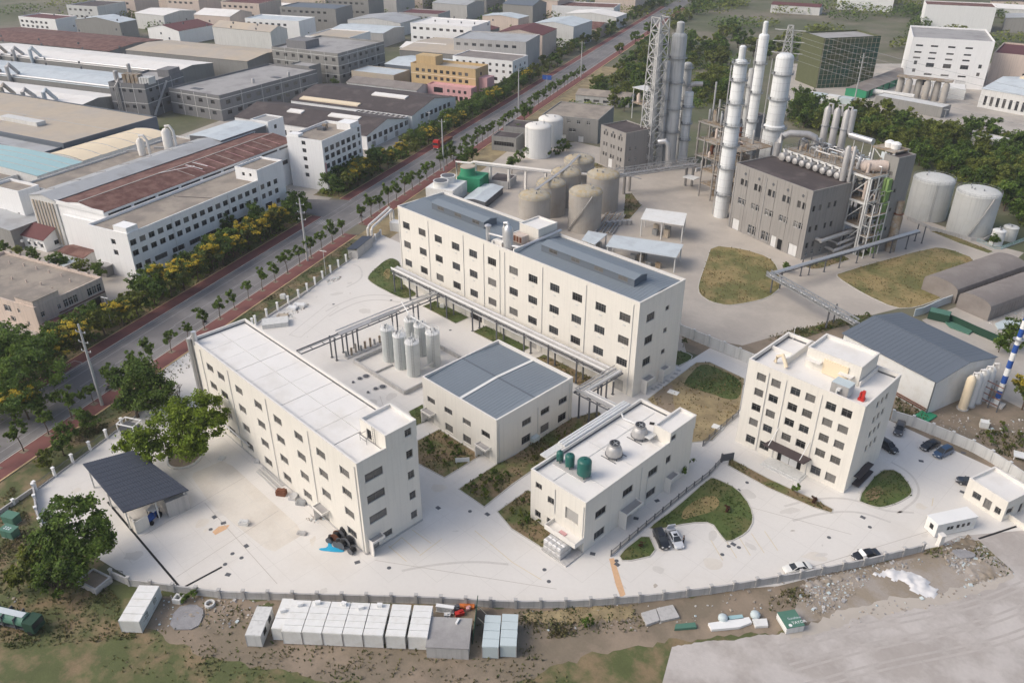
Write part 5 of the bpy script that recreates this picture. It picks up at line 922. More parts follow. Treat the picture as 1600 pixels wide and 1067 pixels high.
b = MB(); [b.beam((x0, y0, 24.6), (x1, y1, 29.9), .22) for (x0, y0, x1, y1) in ((-2.5, 26.5, 4.6, 26.5), (4.6, 26.5, -2.5, 26.5), (4.6, 26.5, 4.6, 32.5), (4.6, 32.5, 4.6, 26.5))]; b.build('brace', 'pale_wall', t); MB().box(.6, 26.0, 25, 3.4, 26.2, 29.6).build('panel', 'pale_metal', t)
sl = pth('stair_tower', 'windowless blue-grey slab tower with a dark top at the deck end', 'tower', 2.8, 24.6); block('', '', '', 0, 0, 5., 7.6, 29.6, 'grey_wall2', 'dark_roof', root=sl, par=.15, S=[(3.4, z, 1.2, 1.2, 'slot') for z in (6, 12, 18, 24)], E=[(1.4, z, 1., 1.2, 'slot') for z in (7, 13, 19)])
t = pth('bucket_elevator', 'lime green conveyor casing standing against the slab tower', 'conveyor', 0, 0)
for x in (5.9, 7.0): MB().box(x, 22.4, .2, x+.8, 24., 23.5).build('casing', 'lime_paint', t)
b = MB(); [b.box(5.5, 21.9, z, 8.6, 24.2, z+.12) for z in (4, 8, 12, 16, 20)]; b.build('landing', 'lime_paint', t)
# pipes on the right face, tangle of pipes on deck levels
t = pth('wall_pipes', 'three fat grey pipes running across the right end of the works block', 'pipe', 0, 0)
for (y0, z, y1, x, r_) in ((4.5, 5.8, 26, 2.2, .65), (11, 3.9, 26, 3.2, .45), (9.6, 2.0, 20, 3.4, .6)): MB().tube([(x, y0, z), (x, y0+.8, z+.15), (x, y1, z+1.2)], [r_*.8, r_, r_], 10).build('pipe', 'dull_lagging', t, 40); MB().tube([(0.02, y0+.6, z+.1), (x, y0+.6, z+.1)], r_*.8, 8).build('pipe_stub', 'dull_lagging', t, 40)
pr_ = random.Random(11); 
for lvl, (z, n_) in enumerate(((24.4, 74), (16.6, 42), (9.1, 42), (0.1, 34))):
    for k in range(n_):
        x, y = pr_.uniform(X0+1, X1-1), pr_.uniform(Y0+1.5, Y1-1); kind = pr_.random(); mt = pr_.choice(['dull_lagging', 'lagging', 'steel', 'rusty', 'dark_steel', 'pink_wall'])
        if lvl and k % 2: x = pr_.uniform(X1-9, X1-.8)
        hmax = 3.4 if lvl == 0 else 6.2
        b = MB()
        if kind < .35:
            r_ = pr_.uniform(.3, .8); hh_ = pr_.uniform(1.2, hmax); b.lathe(x, y, [(r_, z), (r_, z+hh_), (r_*.5, z+hh_+.35)], 12); b.build('small_vessel', mt, dk, 40)
        elif kind < .8:
            zz = z+pr_.uniform(.8, hmax); L = pr_.uniform(3, 10); ax = pr_.random() < .6; x2, y2 = (min(x+L, X1-.3), y) if ax else (x, min(y+L*.7, Y1-.3)); b.tube([(x, y, z), (x, y, zz-.3), (x+(.3 if ax else 0), y+(0 if ax else .3), zz), (x2, y2, zz), (x2, y2, z)], pr_.uniform(.12, .3), 7); b.build('pipe_run', mt, dk, 40)
        else:
            w_, d_, h_ = pr_.uniform(1, 2.6), pr_.uniform(.8, 2), pr_.uniform(.8, 2.4); b.box(x, y, z+h_-.1, x+w_, y+d_, z+h_); [b.box(x+i*(w_-.1), y+j*(d_-.1), z, x+i*(w_-.1)+.1, y+j*(d_-.1)+.1, z+h_-.1) for i in (0, 1) for j in (0, 1)]; b.build('pipe_stand', pr_.choice(['pale_metal', 'steel']), dk)
t = pth('brown_stack', 'rusty brown chimney pipe standing right of the slab tower', 'chimney', 8.6, 29.4); MB().lathe(0, 0, [(1.5, 0), (1.5, 11), (1., 12.2), (1., 16)], 18).build('shell', 'rusty', t, 40); MB().ring(0, 0, 12, .9, 1.5, .25, 18).build('band', 'rust', t)
b = MB()
for z0, z1 in ((.1, 8.4), (9.1, 15.9), (16.6, 23.7)):
    for i in range(5):
        x0 = X0+.3+(X1-X0-.6)*i/5; x1 = X0+.3+(X1-X0-.6)*(i+1)/5
        if i % 2 == 0: b.beam((x0, Y0+.1, z0), (x1, Y0+.1, z1), .2)
    b.beam((X1+.1, Y0+.4, z0), (X1+.1, (Y0+Y1)/2, z1), .2); b.beam((X1+.1, Y1-.4, z0), (X1+.1, (Y0+Y1)/2, z1), .2)
b.build('frame_brace', 'pale_wall', dk)['kind'] = 'stuff'
ef = pth('pipe_scaffold', 'open steel frame hung with pipes on the right end of the deck structure', 'steelwork', X1+.4, Y0, 0)
for y in (0, 3.2, 6.4): MB().box(-.1, y, 0, .2, y+.3, 24).build('post', 'pale_wall', ef); MB().box(2.6, y, 0, 2.85, y+.25, 17).build('post', 'pale_wall', ef)
for z in (3.4, 6.6, 10, 13.2, 16.8, 20.4): b = MB(); b.beam((.05, 0, z), (.05, 6.6, z), .22); b.beam((2.7, 0, min(z, 16.8)), (2.7, 6.6, min(z, 16.8)), .2); [b.beam((0, y+.1, min(z, 16.8)), (2.8, y+.1, min(z, 16.8)), .18) for y in (0, 3.2, 6.4)]; b.build('beam', 'pale_wall', ef)
for k in range(26):
    x, y, z = pr_.uniform(.3, 2.5), pr_.uniform(.2, 6), pr_.uniform(.5, 14); b = MB(); z2 = z+pr_.uniform(2, 7); b.tube([(x, y, z), (x, y, z2), (x, min(6.5, y+2.5), z2), (x, min(6.5, y+2.5), z2-1.5)], pr_.uniform(.12, .3), 7); b.build('pipe_run', pr_.choice(['dull_lagging', 'lagging', 'steel', 'rusty', 'pole_grey']), ef, 40)
for z in (6.7, 13.3): MB().box(.25, 0, z, 2.6, 6.5, z+.08).build('landing', 'rusty', ef)
pf = thing('pipework_tower', 'tangle of reddish and grey pipework at the foot of the white columns', 'pipework', (-142, 252, 0), PA)
for x in (-9, -3, 3, 9):
    for y in (-7, 0, 7): MB().box(x-.2, y-.2, 0, x+.2, y+.2, 21).build('post', 'plant_wall', pf)
for z in (5, 10, 15, 20.5): MB().box(-9.2, -7.2, z, 9.2, 7.2, z+.2).build('deck', 'rusty', pf); railing(pf, [(-9, -7), (9, -7), (9, 7), (-9, 7)], z+.2, 'rusty')
for k in range(70):
    x, y, z = pr_.uniform(-8.5, 6), pr_.uniform(-7.4, 6), pr_.choice((.1, 5.2, 10.2, 15.2, 20.7)); mt = pr_.choice(['rusty', 'rust', 'dull_lagging', 'steel', 'pink_wall', 'dark_steel']); zz = z+pr_.uniform(1.5, 4.4); b = MB()
    if k % 3: b.tube([(x, y, z), (x, y, zz), (x+2.4, y, zz), (x+2.4, y+pr_.uniform(.5, 3), zz-.5)], pr_.uniform(.14, .32), 7); b.build('pipe_run', mt, pf, 40)
    else: r_ = pr_.uniform(.4, .9); b.lathe(x, y, [(r_, z), (r_, zz), (r_*.4, zz+.4)], 10); b.build('small_vessel', mt, pf, 40)
# --- left process block with open floors
fr = thing('process_structure', 'open three-floor steel frame with rusty floors behind the small white column', 'structure', (*(-172.8,274.5), 0), R(-12))
for z in (5.6, 12, 18.6): MB().box(0, 0, z-.4, 12, 10, z).build('deck', 'rusty', fr); MB().box(-.1, -.25, z-.5, 12.1, -.003, z+.1).build('edge_beam', 'plant_wall', fr); railing(fr, [(0, 0), (12, 0), (12, 10)], z, 'rusty')
for x in (.3, 6, 11.7):
    for y in (.3, 9.7): MB().box(x-.3, y-.3, 0, x+.3, y+.3, 18.2).build('column', 'plant_wall', fr)
for lvl, z in enumerate((0.1, 5.6, 12, 18.6)):
    for k in range(12):
        x, y = pr_.uniform(1, 11), pr_.uniform(.8, 8); mt = pr_.choice(['dull_lagging', 'steel', 'rusty', 'dark_steel']); b = MB(); hm = 5 if lvl < 3 else 7
        if k % 3: b.lathe(x, y, [(.5, z), (.5, z+hm*.6), (.25, z+hm*.6+.3)], 10); b.build('small_vessel', mt, fr, 40)
        else: zz = z+hm*.85; b.tube([(x, y, z), (x, y, zz), (min(11.5, x+4), y, zz), (min(11.5, x+4), y, z)], .22, 7); b.build('pipe_run', mt, fr, 40)
for (x, h_) in ((2, 33), (5, 27), (9, 25)): MB().tube([(x, 5, 18.6), (x, 5, h_)], .35, 8).build('vent_pipe', 'pole_grey', fr, 40)
blk = block('plant_building', 'dark grey windowless block right of the open steel frame', 'building', *(-166.4,280.8), 9, 14, 21, 'grey_wall', 'dark_roof', R(-12), par=.3)
# --- grey control blocks
S = [(u+d, z, .9, 1.5, 'w2') for u in (2.4, 6.9, 11.4) for d in (0, 1.6) for z in (12.2, 8, 4)] + [(6.6, .05, 2.6, 3.6, 'door_white'), (11, .8, .9, 1.5, 'wp2'), (12.6, .8, .9, 1.5, 'wp2')]
E = [(u+d, z, 1., 1.5, 'wp2') for u in (2.6, ) for d in (0, 2.9) for z in (8.4, 4.2)] + [(2.6, .8, 1.2, 1.6, 'wp2'), (5.5, .8, 1.2, 1.6, 'wp2')]
cb = block('plant_building', 'square three-storey grey-beige building with a dark roof left of the lattice tower', 'building', -202.9, 252., 15.3, 13., 15.6, 'plant_wall', 'dark_roof', R(-12), S=S, E=E, par=.3)
for i in range(3): o = inst(vt2, 'round_vent', cb, (3.2+i*4.5, -.02, 14.3)); o.rotation_euler = (R(90), 0, 0)
S = [(3.5+4.4*i, 7.8, 1.6, 1.5, 'wp2') for i in range(5)] + [(4.5, 4.2, 2.4, 1.4, 'wp2'), (14, 4.2, 3.2, 1.4, 'wp2'), (10, .05, 2.4, 2.6, 'door_white'), (18, .05, 2.4, 2.6, 'door_white')]
b2 = block('plant_building', 'long grey two-storey building with a brown-grey roof beyond the white tanks', 'building', -244.5, 262.3, 25.5, 26, 10.4, 'grey_wall2', 'old_roof', R(23.9), S=S, par=.25); 
tr, _ = shed('storage_shed', 'low grey shed with a brown roof behind the long grey building', 'shed', -277, 322, 28, 13, 4.2, 6., 'wall_grey', 'old_roof', R(24), 'x', S=[(6+5*i, 1.2, 3, 1.3, 'w3') for i in range(4)])
t = thing('platform_canopy', 'pale flat canopy over machines on a raised rusty platform', 'canopy', (*(-237.8,317.8), 0), R(-10)); MB().box(0, 0, 7.4, 10, 7, 7.9).build('platform', 'rusty', t); MB().box(-.3, -.3, 14.4, 10.3, 7.3, 14.7).build('roof', 'pale_wall', t); [MB().box(x-.15, y-.15, 0, x+.15, y+.15, 14.4).build('post', 'pale_wall', t) for x in (.2, 9.8) for y in (.2, 6.8)]; MB().lathe(2.2, 2, [(1.0, 7.9), (1.0, 11), (.4, 12)], 12).build('vessel', 'pink_wall', t, 40)
# --- conveyor bridge
def truss(label, a, c, wd, ht, m='dull_lagging', name='pipe_bridge', cat='bridge', bays=10, pipes_=()):
    a, c = Vector(a), Vector(c); d = c-a; L = d.length; d.normalize(); n = Vector((-d.y, d.x, 0)).normalized()*wd/2; t = thing(name, label, cat, tuple(a)); up = Vector((0, 0, ht))
    for sgn in (-1, 1):
        b = MB(); b.beam(n*sgn, d*L+n*sgn, .25); b.beam(n*sgn+up, d*L+n*sgn+up, .25); b.build('chord', m, t); b = MB()
        for k in range(bays): p, q = d*(L*k/bays)+n*sgn, d*(L*(k+1)/bays)+n*sgn; b.beam(p, p+up, .14); b.beam(p if k % 2 else p+up, q+up if k % 2 else q, .14)
        b.build('web', m, t)
    MB().beam(Vector((0, 0, .1)), d*L+Vector((0, 0, .1)), wd-.4, .1).build('deck', m, t)
    for (off, z, r_) in pipes_: MB().tube([n*off+Vector((0, 0, z)), d*L+n*off+Vector((0, 0, z))], r_, 8).build('pipe', 'lagging', t, 40)
    return t
br = truss('pale truss pipe bridge rising from the beige tanks to the columns', (*(-173.1,225.6), 7.5), (*(-160.8,256.7), 7.5), 2.4, 2.6, bays=14, pipes_=((0, .6, .3), (.5, .5, .2)))
for p in ((-172.8,229.8), (-173.4,233.7), (-162.5,253.6), (-160.3,254.6)): MB().box(p[0]-br.location.x-.35, p[1]-br.location.y-.35, -7.5, p[0]-br.location.x+.35, p[1]-br.location.y+.35, -.15).build('leg', 'plant_wall', br)
t = thing('pipe_line', 'pair of silver pipes running on from the truss bridge to the column', 'pipe'); a, c = (-157.8,252.3), (-155.1,263.2); [MB().tube([(*a, 7+k*.7), (*c, 7+k*.7)], .4, 8).build('pipe', 'lagging', t, 40) for k in (0, 1)]; p = (-158.8,250.7); MB().box(p[0]-2, p[1]-2, 4.7, p[0]+3, p[1]+2, 5).build('platform', 'pale_wall', t)
# long pipe line from the road to the beige tanks
def rack(label, path, z, wd, pipes_, legs, m='dark_steel', name='pipe_rack', tie=3.):
    t = thing(name, label, 'pipe rack', (*path[0], 0)); o = Vector((*path[0], 0)); P = [Vector((*p, z))-Vector((o.x, o.y, 0)) for p in path]
    def off(k):
        r = []
        for i, p in enumerate(P):
            d0 = (P[i]-P[i-1]).normalized() if i else (P[1]-P[0]).normalized(); d1 = (P[i+1]-P[i]).normalized() if i < len(P)-1 else d0
            n0 = Vector((-d0.y, d0.x, 0)); n1 = Vector((-d1.y, d1.x, 0)); n = (n0+n1).normalized(); r.append(p+n*(k/max(.3, n.dot(n0))))
        return r
    for sgn in (-1, 1):
        q = off(sgn*wd/2)
        for i in range(len(q)-1): MB().beam(q[i], q[i+1], .16, .26).build('rail_beam', m, t)
    A, B = off(-wd/2), off(wd/2); b = MB()
    for i in range(len(P)-1):
        n = max(1, int((P[i+1]-P[i]).length/tie))
        for k in range(n+1): b.beam(A[i].lerp(A[i+1], k/n), B[i].lerp(B[i+1], k/n), .12, .18)
    b.build('cross_tie', m, t)
    for (k, dz, r_, mt) in pipes_: MB().tube([p+Vector((0, 0, dz)) for p in off(k)], r_, 8).build('pipe', mt, t, 40)
    for (x, y) in legs:
        q = Vector((x-o.x, y-o.y, 0)); MB().box(q.x-.14, q.y-.14, .02, q.x+.14, q.y+.14, z+.4).build('leg', m, t); MB().box(q.x-.3, q.y-.3, .02, q.x+.3, q.y+.3, .14).build('base_plate', m, t)
    return t
rack('main pipe rack along the front of the longest cream block', [(-168.5, 122), (-90.2, 122)], 6.2, 2.7, [(-.85, .4, .32, 'lagging'), (-.1, .32, .2, 'dull_lagging'), (.4, .32, .2, 'dull_lagging'), (.95, .4, .3, 'lagging'), (-.7, -1.1, .2, 'lagging'), (.3, -1.1, .24, 'dull_lagging'), (-1.2, .9, .13, 'white_paint')], [(x, y) for x in (-167.4, -160.6, -151.9, -145.4, -135.4, -126.6, -117.2, -109.3, -100.6, -91.8) for y in (120.8, 123.2)])
rack('pipe rack branch reaching out over the open yard', [(-148.6, 79), (-148.6, 120.6)], 5.6, 2.1, [(-.6, .3, .2, 'lagging'), (0, .3, .14, 'dull_lagging'), (.55, .3, .2, 'lagging')][1:2], [(x, y) for y in (88, 91.3, 94.4, 106.4, 113.2) for x in (-149.6, -147.6)])
t = thing('cable_tray', 'grey cable tray and pipes on the yard branch of the rack', 'cable tray', (-148.6, 90, 0)); MB().box(-.95, 0, 5.9, .75, 17, 6.15).build('tray', 'dull_lagging', t); MB().tube([(-1.4, 0, 6.4), (-1.4, 16, 6.4), (-.9, 30.5, 6.4)], .16, 8).build('pipe', 'lagging', t, 40); MB().tube([(.4, 9, 6.6), (.4, 30.4, 6.6)], .18, 8).build('pipe', 'lagging', t, 40)
for k in range(8): MB().tube([(1.3+.3*(k % 2), .5+k*1.4, .05), (1.3+.3*(k % 2), .5+k*1.4, 1.6+.5*(k % 3))], .28, 8).build('pump', 'rusty' if k % 3 else 'steel', t, 40)
MB().box(.9, 0, .04, 2.4, 13.5, .25).build('pump_plinth', 'wall_grey', t)
rack('stepped pipe rack joining the long block to the front block', [(-90., 122.2), (-90., 110.4), (-77.6, 110.4), (-77.6, 95.2)], 7.3, 2.6, [(-.8, .4, .28, 'lagging'), (-.1, .35, .2, 'lagging'), (.4, .35, .18, 'white_paint'), (.9, .4, .26, 'lagging'), (-1.1, 1.0, .13, 'dull_lagging')], [(-91.2, 110.9), (-88.6, 111.2), (-88.7, 113.9), (-91.4, 118.5), (-82, 111.6), (-82, 109.2), (-78.9, 105.5), (-78.9, 97)])
t = tag(MB().box(0, 0, 0, 2.2, 1.6, .12).build('orange_cover', 'orange', None, None, (-79.6, 108.2, 8.1)), 'small orange cover lying on the pipe rack corner', 'cover')
rt = thing('roof_ducts', 'silver duct bundle laid along the rear parapet of the front block', 'duct', (-77, 84, 11.1)); [MB().tube([(-1.25+k*.6, 6, .15), (-1.25+k*.6, 25, .15)], .26, 8).build('duct', 'tank_white', rt, 40) for k in range(3)]; MB().box(-1.7, 1.5, -.45, -.1, 25.4, -.15).build('tray', 'pale_wall', rt); MB().tube([(1.2, 21, .5), (1.8, 21, -.4), (5, 21.5, -.5)], .2, 8).build('pipe', 'white_paint', rt, 40)
q1, q2 = (-94.1,193.2), (-77.9,254.7); lg = [(-89.3,218.0),(-87.5,223.8),(-85.4,230.8),(-83.5,237.9),(-81.5,245.4),(-79.3,251.8),(-79.9,260.3),(-77.6,259.9),(-91.4,212.7),(-92.8,210.5)]
rack('elevated pipe rack crossing in front of the grey-brown works', [q1, q2], 5.4, 1.6, [(-.45, .35, .24, 'lagging'), (.2, .35, .3, 'lagging'), (.7, .3, .14, 'dull_lagging')], lg)
q3 = (-64.3,182.6); rr_ = truss('pipe bridge with a railed walkway ending at the pale warehouse', (*q1, 5.6), (*q3, 5.6), 1.6, 1.2, 'steel', bays=16, pipes_=((-.5, .5, .26), (.3, .5, .26), (1.3, .2, .16)))
for p in [(-72.6,185.7),(-72.7,190.0),(-93.2,194.3),(-92.7,198.4)]: MB().box(p[0]-q1[0]-.16, p[1]-q1[1]-.16, -5.58, p[0]-q1[0]+.16, p[1]-q1[1]+.16, -.12).build('leg', 'dark_steel', rr_)
pp = [(-225.7,195.5), (-220.5,197.9), (-219.3,198.4), (-190.1,213.3)]; t = thing('pipe_line', 'long pale pipe line on posts near the road and the green cooling tower', 'pipe'); MB().tube([(*pp[0], .1), (*pp[0], 8), (*pp[1], 8), (*pp[2], 8.7), (*pp[3], 8.1), (-176, 222, 8)], .5, 8).build('pipe', 'cream_trim', t, 40); MB().tube([(pp[2][0]+.9, pp[2][1], 8.), (pp[3][0]+.9, pp[3][1], 7.6)], .3, 8).build('pipe', 'dull_lagging', t, 40)
for k in (.02, .2, .42, .62, .85): p = Vector(pp[2]).lerp(Vector(pp[3]), k); MB().box(p.x-.4, p.y-.4, 0, p.x+.4, p.y+.4, 7.6).build('leg', 'cream_trim', t)
# --- cooling towers behind the long block
t = thing('cooling_tower', 'white twin-fan cooling tower behind the left end of the longest block', 'cooling tower', (-219.2, 178.5, 0), R(23.9)); MB().box(0, -6, .3, 10.5, 6, 5.6).build('casing', 'white_panel', t)
for y in (-3, 3): MB().lathe(4.6, y, [(3., 5.6), (2.6, 6.4), (2.6, 7.6), (2.75, 7.8)], 22).build('fan_stack', 'white_panel', t, 40); MB().lathe(4.6, y, [(2.35, 7.82), (2.3, 7.83)], 22).build('fan_opening', 'dark_steel', t)
for k in range(6): MB().box(10.505, -5.8+k*2, .5, 10.56, -3.9+k*2, 5.5).build('side_panel', 'white_panel', t)
t = thing('cooling_tower', 'green cooling tower with a round top next to the white one', 'cooling tower', (-219.5, 192.4, 0), R(23.9)); MB().box(0, -4, .2, 9, 4.5, 5.6).build('casing', 'green_sheet', t); MB().lathe(2.6, 0, [(3.2, 5.6), (2.7, 6.6), (2.7, 8.4)], 22).build('fan_stack', 'green_sheet', t, 40); MB().lathe(2.6, 0, [(2.75, 8.42), (2.7, 8.8)], 22).build('fan_rim', 'tan_roof', t)
for k in range(8): MB().box(9.005, -3.9+k*1.05, .3, 9.07, -2.95+k*1.05, 5.5).build('side_panel', 'green_sheet', t)
shed('storage_shed', 'low grey-blue sheet shed behind the left half of the long roof', 'shed', -204.6, 180, 8, 17, 2.6, 3.2, 'dark_steel', 'pale_metal', R(23.9), 'y'); block('storage_shed', 'dark flat roof strip beside the green cooling tower', 'shed', -213.5, 200, 8, 9, 2.8, 'wall_grey', 'dark_roof', R(23.9), par=.1); block('plant_office', 'small grey building with a window band by the road, behind the pipe line', 'building', *rd(-9, 232), 11, 9, 6, 'grey_wall2', 'dark_roof', R(23.9), S=[(5.5, 2.2, 9, 1.8, 'wide')], par=.3); block('plant_office', 'small dark-roofed block close to the road beyond the first one', 'building', *rd(-10, 243), 12, 12, 7.5, 'grey_wall2', 'dark_roof', R(23.9), S=[(6, 4, 5, 1.6, 'w4')], par=.3)
# --- canopies with pump sets
def canopy4(label, pts, z, m='white_panel', legs=True, mach=True):
    t = thing('canopy', label, 'canopy', (*pts[0], 0)); o = Vector((*pts[0], 0)); q = [(p[0]-o.x, p[1]-o.y) for p in pts]; MB().prism(q, z, z+.22).build('roof', m, t); b = MB()
    for f in (.02, .5, .98):
        for e in (.08, .92):
            a = Vector(q[0]).lerp(Vector(q[1]), f); c = Vector(q[3]).lerp(Vector(q[2]), f); p = a.lerp(c, e); MB().box(p.x-.15, p.y-.15, 0, p.x+.15, p.y+.15, z-.003).build('post', 'pale_wall', t)
    if mach:
        rr = random.Random(int(z*10+q[1][0]))
        for k in range(6): f, e = rr.uniform(.3, .75), rr.uniform(.2, .8); p = Vector(q[0]).lerp(Vector(q[1]), f).lerp(Vector(q[3]).lerp(Vector(q[2]), f), e); MB().box(p.x-.9, p.y-.5, .03, p.x+.9, p.y+.5, rr.uniform(1, 3)).build('machine', rr.choice(['rusty', 'tan_roof', 'steel']), t)
    return t
canopy4('white flat canopy on posts between the tanks and the works block', [(-143.7,200.9),(-130.8,205.9),(-136.2,215.5),(-148.4,210.0)], 6); canopy4('long pale canopy behind the right half of the longest roof', [(-139.0,177.9),(-119.3,185.8),(-123.4,195.3),(-143.0,186.4)], 5, 'pale_metal'); canopy4('small pale canopy left of the long pale one', [(-148.9,178.4),(-143.6,178.3),(-146.2,187.6),(-152.2,185.4)], 4, 'pale_metal')
t = thing('pipe_trench', 'tangle of grey pipes and steps behind the beige tanks', 'pipes', (-160, 197, 0)); 
for k in range(10): MB().tube([(4+k*.6, -6+k*.5, .6+.25*(k % 3)), (-4+k*.6, 12+k*.4, .6+.25*(k % 3))], .22, 7).build('pipe', ('dull_lagging', 'rusty', 'steel')[k % 3], t, 40)
for k in range(5): MB().box(2+k, 4+k*1.5, .03, 3.8+k, 5.2+k*1.5, 1.5).build('pump_block', 'wall_grey', t)
# --- grey quonset sheds on the right
def quonset(label, a, b_, L, h):
    a, b_ = Vector((*a, 0)), Vector((*b_, 0)); d = b_-a; wd = d.length; t = thing('storage_tent', label, 'storage tent', tuple(a), math.atan2(d.y, d.x)); n = 10; m = MB()
    pr = [(0, 0), (.0, h*.62)]+[(wd*(.5-.5*math.cos(math.pi*i/n)), h*.62+h*.38*math.sin(math.pi*i/n)**.8) for i in range(1, n)]+[(wd, h*.62), (wd, 0)]
    m.add([(x, y, z) for y in (0, L) for x, z in pr], [(i, len(pr)+i, len(pr)+i+1, i+1)[::-1] for i in range(len(pr)-1)]); m.build('cover', 'quonset', t, 30); m = MB(); m.add([(x, .01, z) for x, z in pr][::-1], [tuple(range(len(pr)))]); m.build('end_wall', 'quonset', t); m = MB(); m.add([(x, L-.01, z) for x, z in pr], [tuple(range(len(pr)))]); m.build('end_wall', 'quonset', t)
    for k in range(1, int(L/1.2)): MB().box(wd+.003, k*1.2, .1, wd+.07, k*1.2+.1, h*.6).build('side_rib', 'quonset', t) if k < 25 else None
quonset('left grey-brown fabric storage tent beside the dry grass', (-64.5, 226.2), (-54.6, 223.6), 32, 5.4); quonset('right grey-brown fabric storage tent at the frame edge', (-53.6, 221.6), (-44.8, 219.2), 34, 5.4)
# --- silos and striped chimney by the warehouse
for i, p in enumerate(((-34.6,172.6), (-34.0,174.9), (-33.5,177.4), (-32.9,179.7))):
    t = thing('silo', '%s slim cream silo of the row behind the warehouse, from the left' % ordw(i), 'silo', (*p, 0), 0, 'slim cream silos'); MB().lathe(0, 0, [(.95, .2), (.95, 7.6), (.55, 8.3), (.3, 8.5)], 18).build('shell', 'tank_white' if i else 'cream_sheet', t, 40); MB().tube([(0, 0, 8.4), (.1, .1, 9.1), (.8, .5, 9.2), (1.1, .7, 8.2)], .28, 8).build('top_pipe', 'cream_trim', t, 40); MB().ring(0, 0, .03, .9, 1.2, .25, 16).build('base_ring', 'wall_grey', t)
t = thing('ladder_rack', 'dark steel ladder frame behind the cream silos', 'frame', (*(-34.7,177.9), 0), PA); [MB().beam((i*2, 0, 0), (i*2, 0, 7), .2).build('post', 'dark_steel', t) for i in range(4)]; [MB().beam((0, 0, z), (6, 0, z), .15).build('rail', 'rust', t) for z in (1.5, 3, 4.5, 6)]
p = (-30.0,179.4); t = thing('striped_chimney', 'tall blue and white striped chimney at the right edge', 'chimney', (*p, 0))
for k in range(12): MB().lathe(0, 0, [(.62-.012*k, 1.2*(k)+(0 if k == 0 else .0)+k*.7), (.62-.012*(k+1), 1.9*(k+1))], 18).build('band', 'white_paint' if k % 2 == 0 else 'blue_paint', t, 40)
MB().box(-1.6, -1.2, .02, 1.6, 1.2, .5).build('plinth', 'wall_grey', t); MB().ring(0, 0, 16.4, .4, 1.1, .12, 16).build('platform', 'steel', t)
# --- far right: netted building, factories
nb = block('netted_building', 'building wrapped in green and ochre scaffold netting at the top right', 'building', -206, 441, 34, 22, 26, 'ochre_net', 'grey_roof', R(58)); 
b = MB(); b.add([(0, -.4, 0), (14, -.4, 0), (14, -.4, 26), (0, -.4, 26)], [(0, 1, 2, 3)]); b.add([(34.3, 0, 0), (34.3, 22, 0), (34.3, 22, 26), (34.3, 0, 26)], [(0, 1, 2, 3)]); b.add([(14.2, -.4, 0), (34, -.4, 0), (34, -.4, 26), (14.2, -.4, 26)], [(0, 1, 2, 3)]); b.build('netting', 'green_net', nb)
b = MB(); [b.beam((i*2.6, -.7, 0), (i*2.6, -.7, 26), .12) for i in range(14)]; [b.beam((0, -.7, 2+k*2.6), (34, -.7, 2+k*2.6), .12) for k in range(10)]; b.build('scaffold', 'tan_roof', nb)['kind'] = 'stuff'
gs_ = shed('site_shed', 'long low shed with green sheet walls below the white factory', 'shed', -187, 436, 11, 72, 3.8, 4.6, 'green_sheet', 'quonset', R(2), 'y')[0]
for k in range(8): boxpart(gs_, 'wall_post', 'dark_green', (11.005, 4+k*9, 0, 11.2, 5+k*9, 3.6))
S = grid([4, 11.5, 20, 28.5], (17.5, 14.6), 3.6, .9, 'slot')+[(11.5, 10, 4, 2.2, 'w3'), (20, 10, 4, 2.2, 'w3'), (28.5, 10, 4, 2.2, 'w3')]+[(4, 11, 1.6, 2, 'w2'), (36, 11, 1.6, 2, 'w2'), (4, 7, 1.6, 1.8, 'w2'), (36, 7, 1.6, 1.8, 'w2'), (11.5, 5.8, 4, .9, 'slot'), (20, 5.8, 4, .9, 'slot'), (28.5, 5.8, 4, .9, 'slot'), (11.5, .1, 5, 4, 'hole'), (20, .1, 5, 4, 'hole'), (28.5, .1, 5, 4, 'door_white')]+grid([4, 11.5, 20, 28.5], (21,), 3.6, .9, 'slot')
block('factory_block', 'tall white factory block with small dark windows at the top right', 'factory', *(-176.5,484.9), 40, 44, 25, 'white_tile', 'grey_roof', R(24), S=S, E=grid([8, 20, 32], (20, 15, 8), 3, 2, 'w2'))
block('factory_block', 'beige block with dark windows at the top right edge', 'factory', *(-143.8,517.7), 36, 40, 17, 'pink_wall', 'maroon_roof', R(10), S=grid([20, 28], (13, 6), 7, 3.4, 'wide'))
ps = shed('factory_hall', 'wide pale grey hall with a cream ridge strip at the right edge', 'factory', *(-128.4,459.3), 60, 44, 9, 12, 'pale_wall', 'pale_metal', R(-6), 'x', S=[(3+3*i, 1.5, 1.4, 4.5, 'w2') for i in range(18)])[0]; boxpart(ps, 'ridge_strip', 'cream_sheet', (6, 27, 11.2, 60, 32, 12.4))
block('gate_canopy', 'thin white canopy joined to the wide pale hall', 'canopy', *(-153.7,464.7), 16, 14, 5.2, 'white_panel', 'white_panel', R(20), par=.0)
t = thing('silo_group', 'row of beige silos with a rusty head frame before the white factory', 'silos', (*(-166.2,453.7), 0), R(12))
for k in range(6): MB().lathe(k*4.4, -(k % 2)*2.4, [(1.7, 0), (1.7, 9), (.5, 10.5)], 14).build('silo', 'tank_beige', t, 40)
MB().box(-2, -3.6, 10.4, 24.5, 1.6, 11).build('head_deck', 'rusty', t)
t = thing('long_drum', 'long pale horizontal pipe lying near the green-walled shed', 'pipe', (*(-182.0,445.8), 0), R(8)); MB().tube([(0, 0, 2), (26, 0, 2)], 1.5, 12).build('shell', 'pale_wall', t, 40); [MB().box(x, -1, 0, x+1, 1, .7).build('saddle', 'wall_grey', t) for x in (3, 13, 22)]
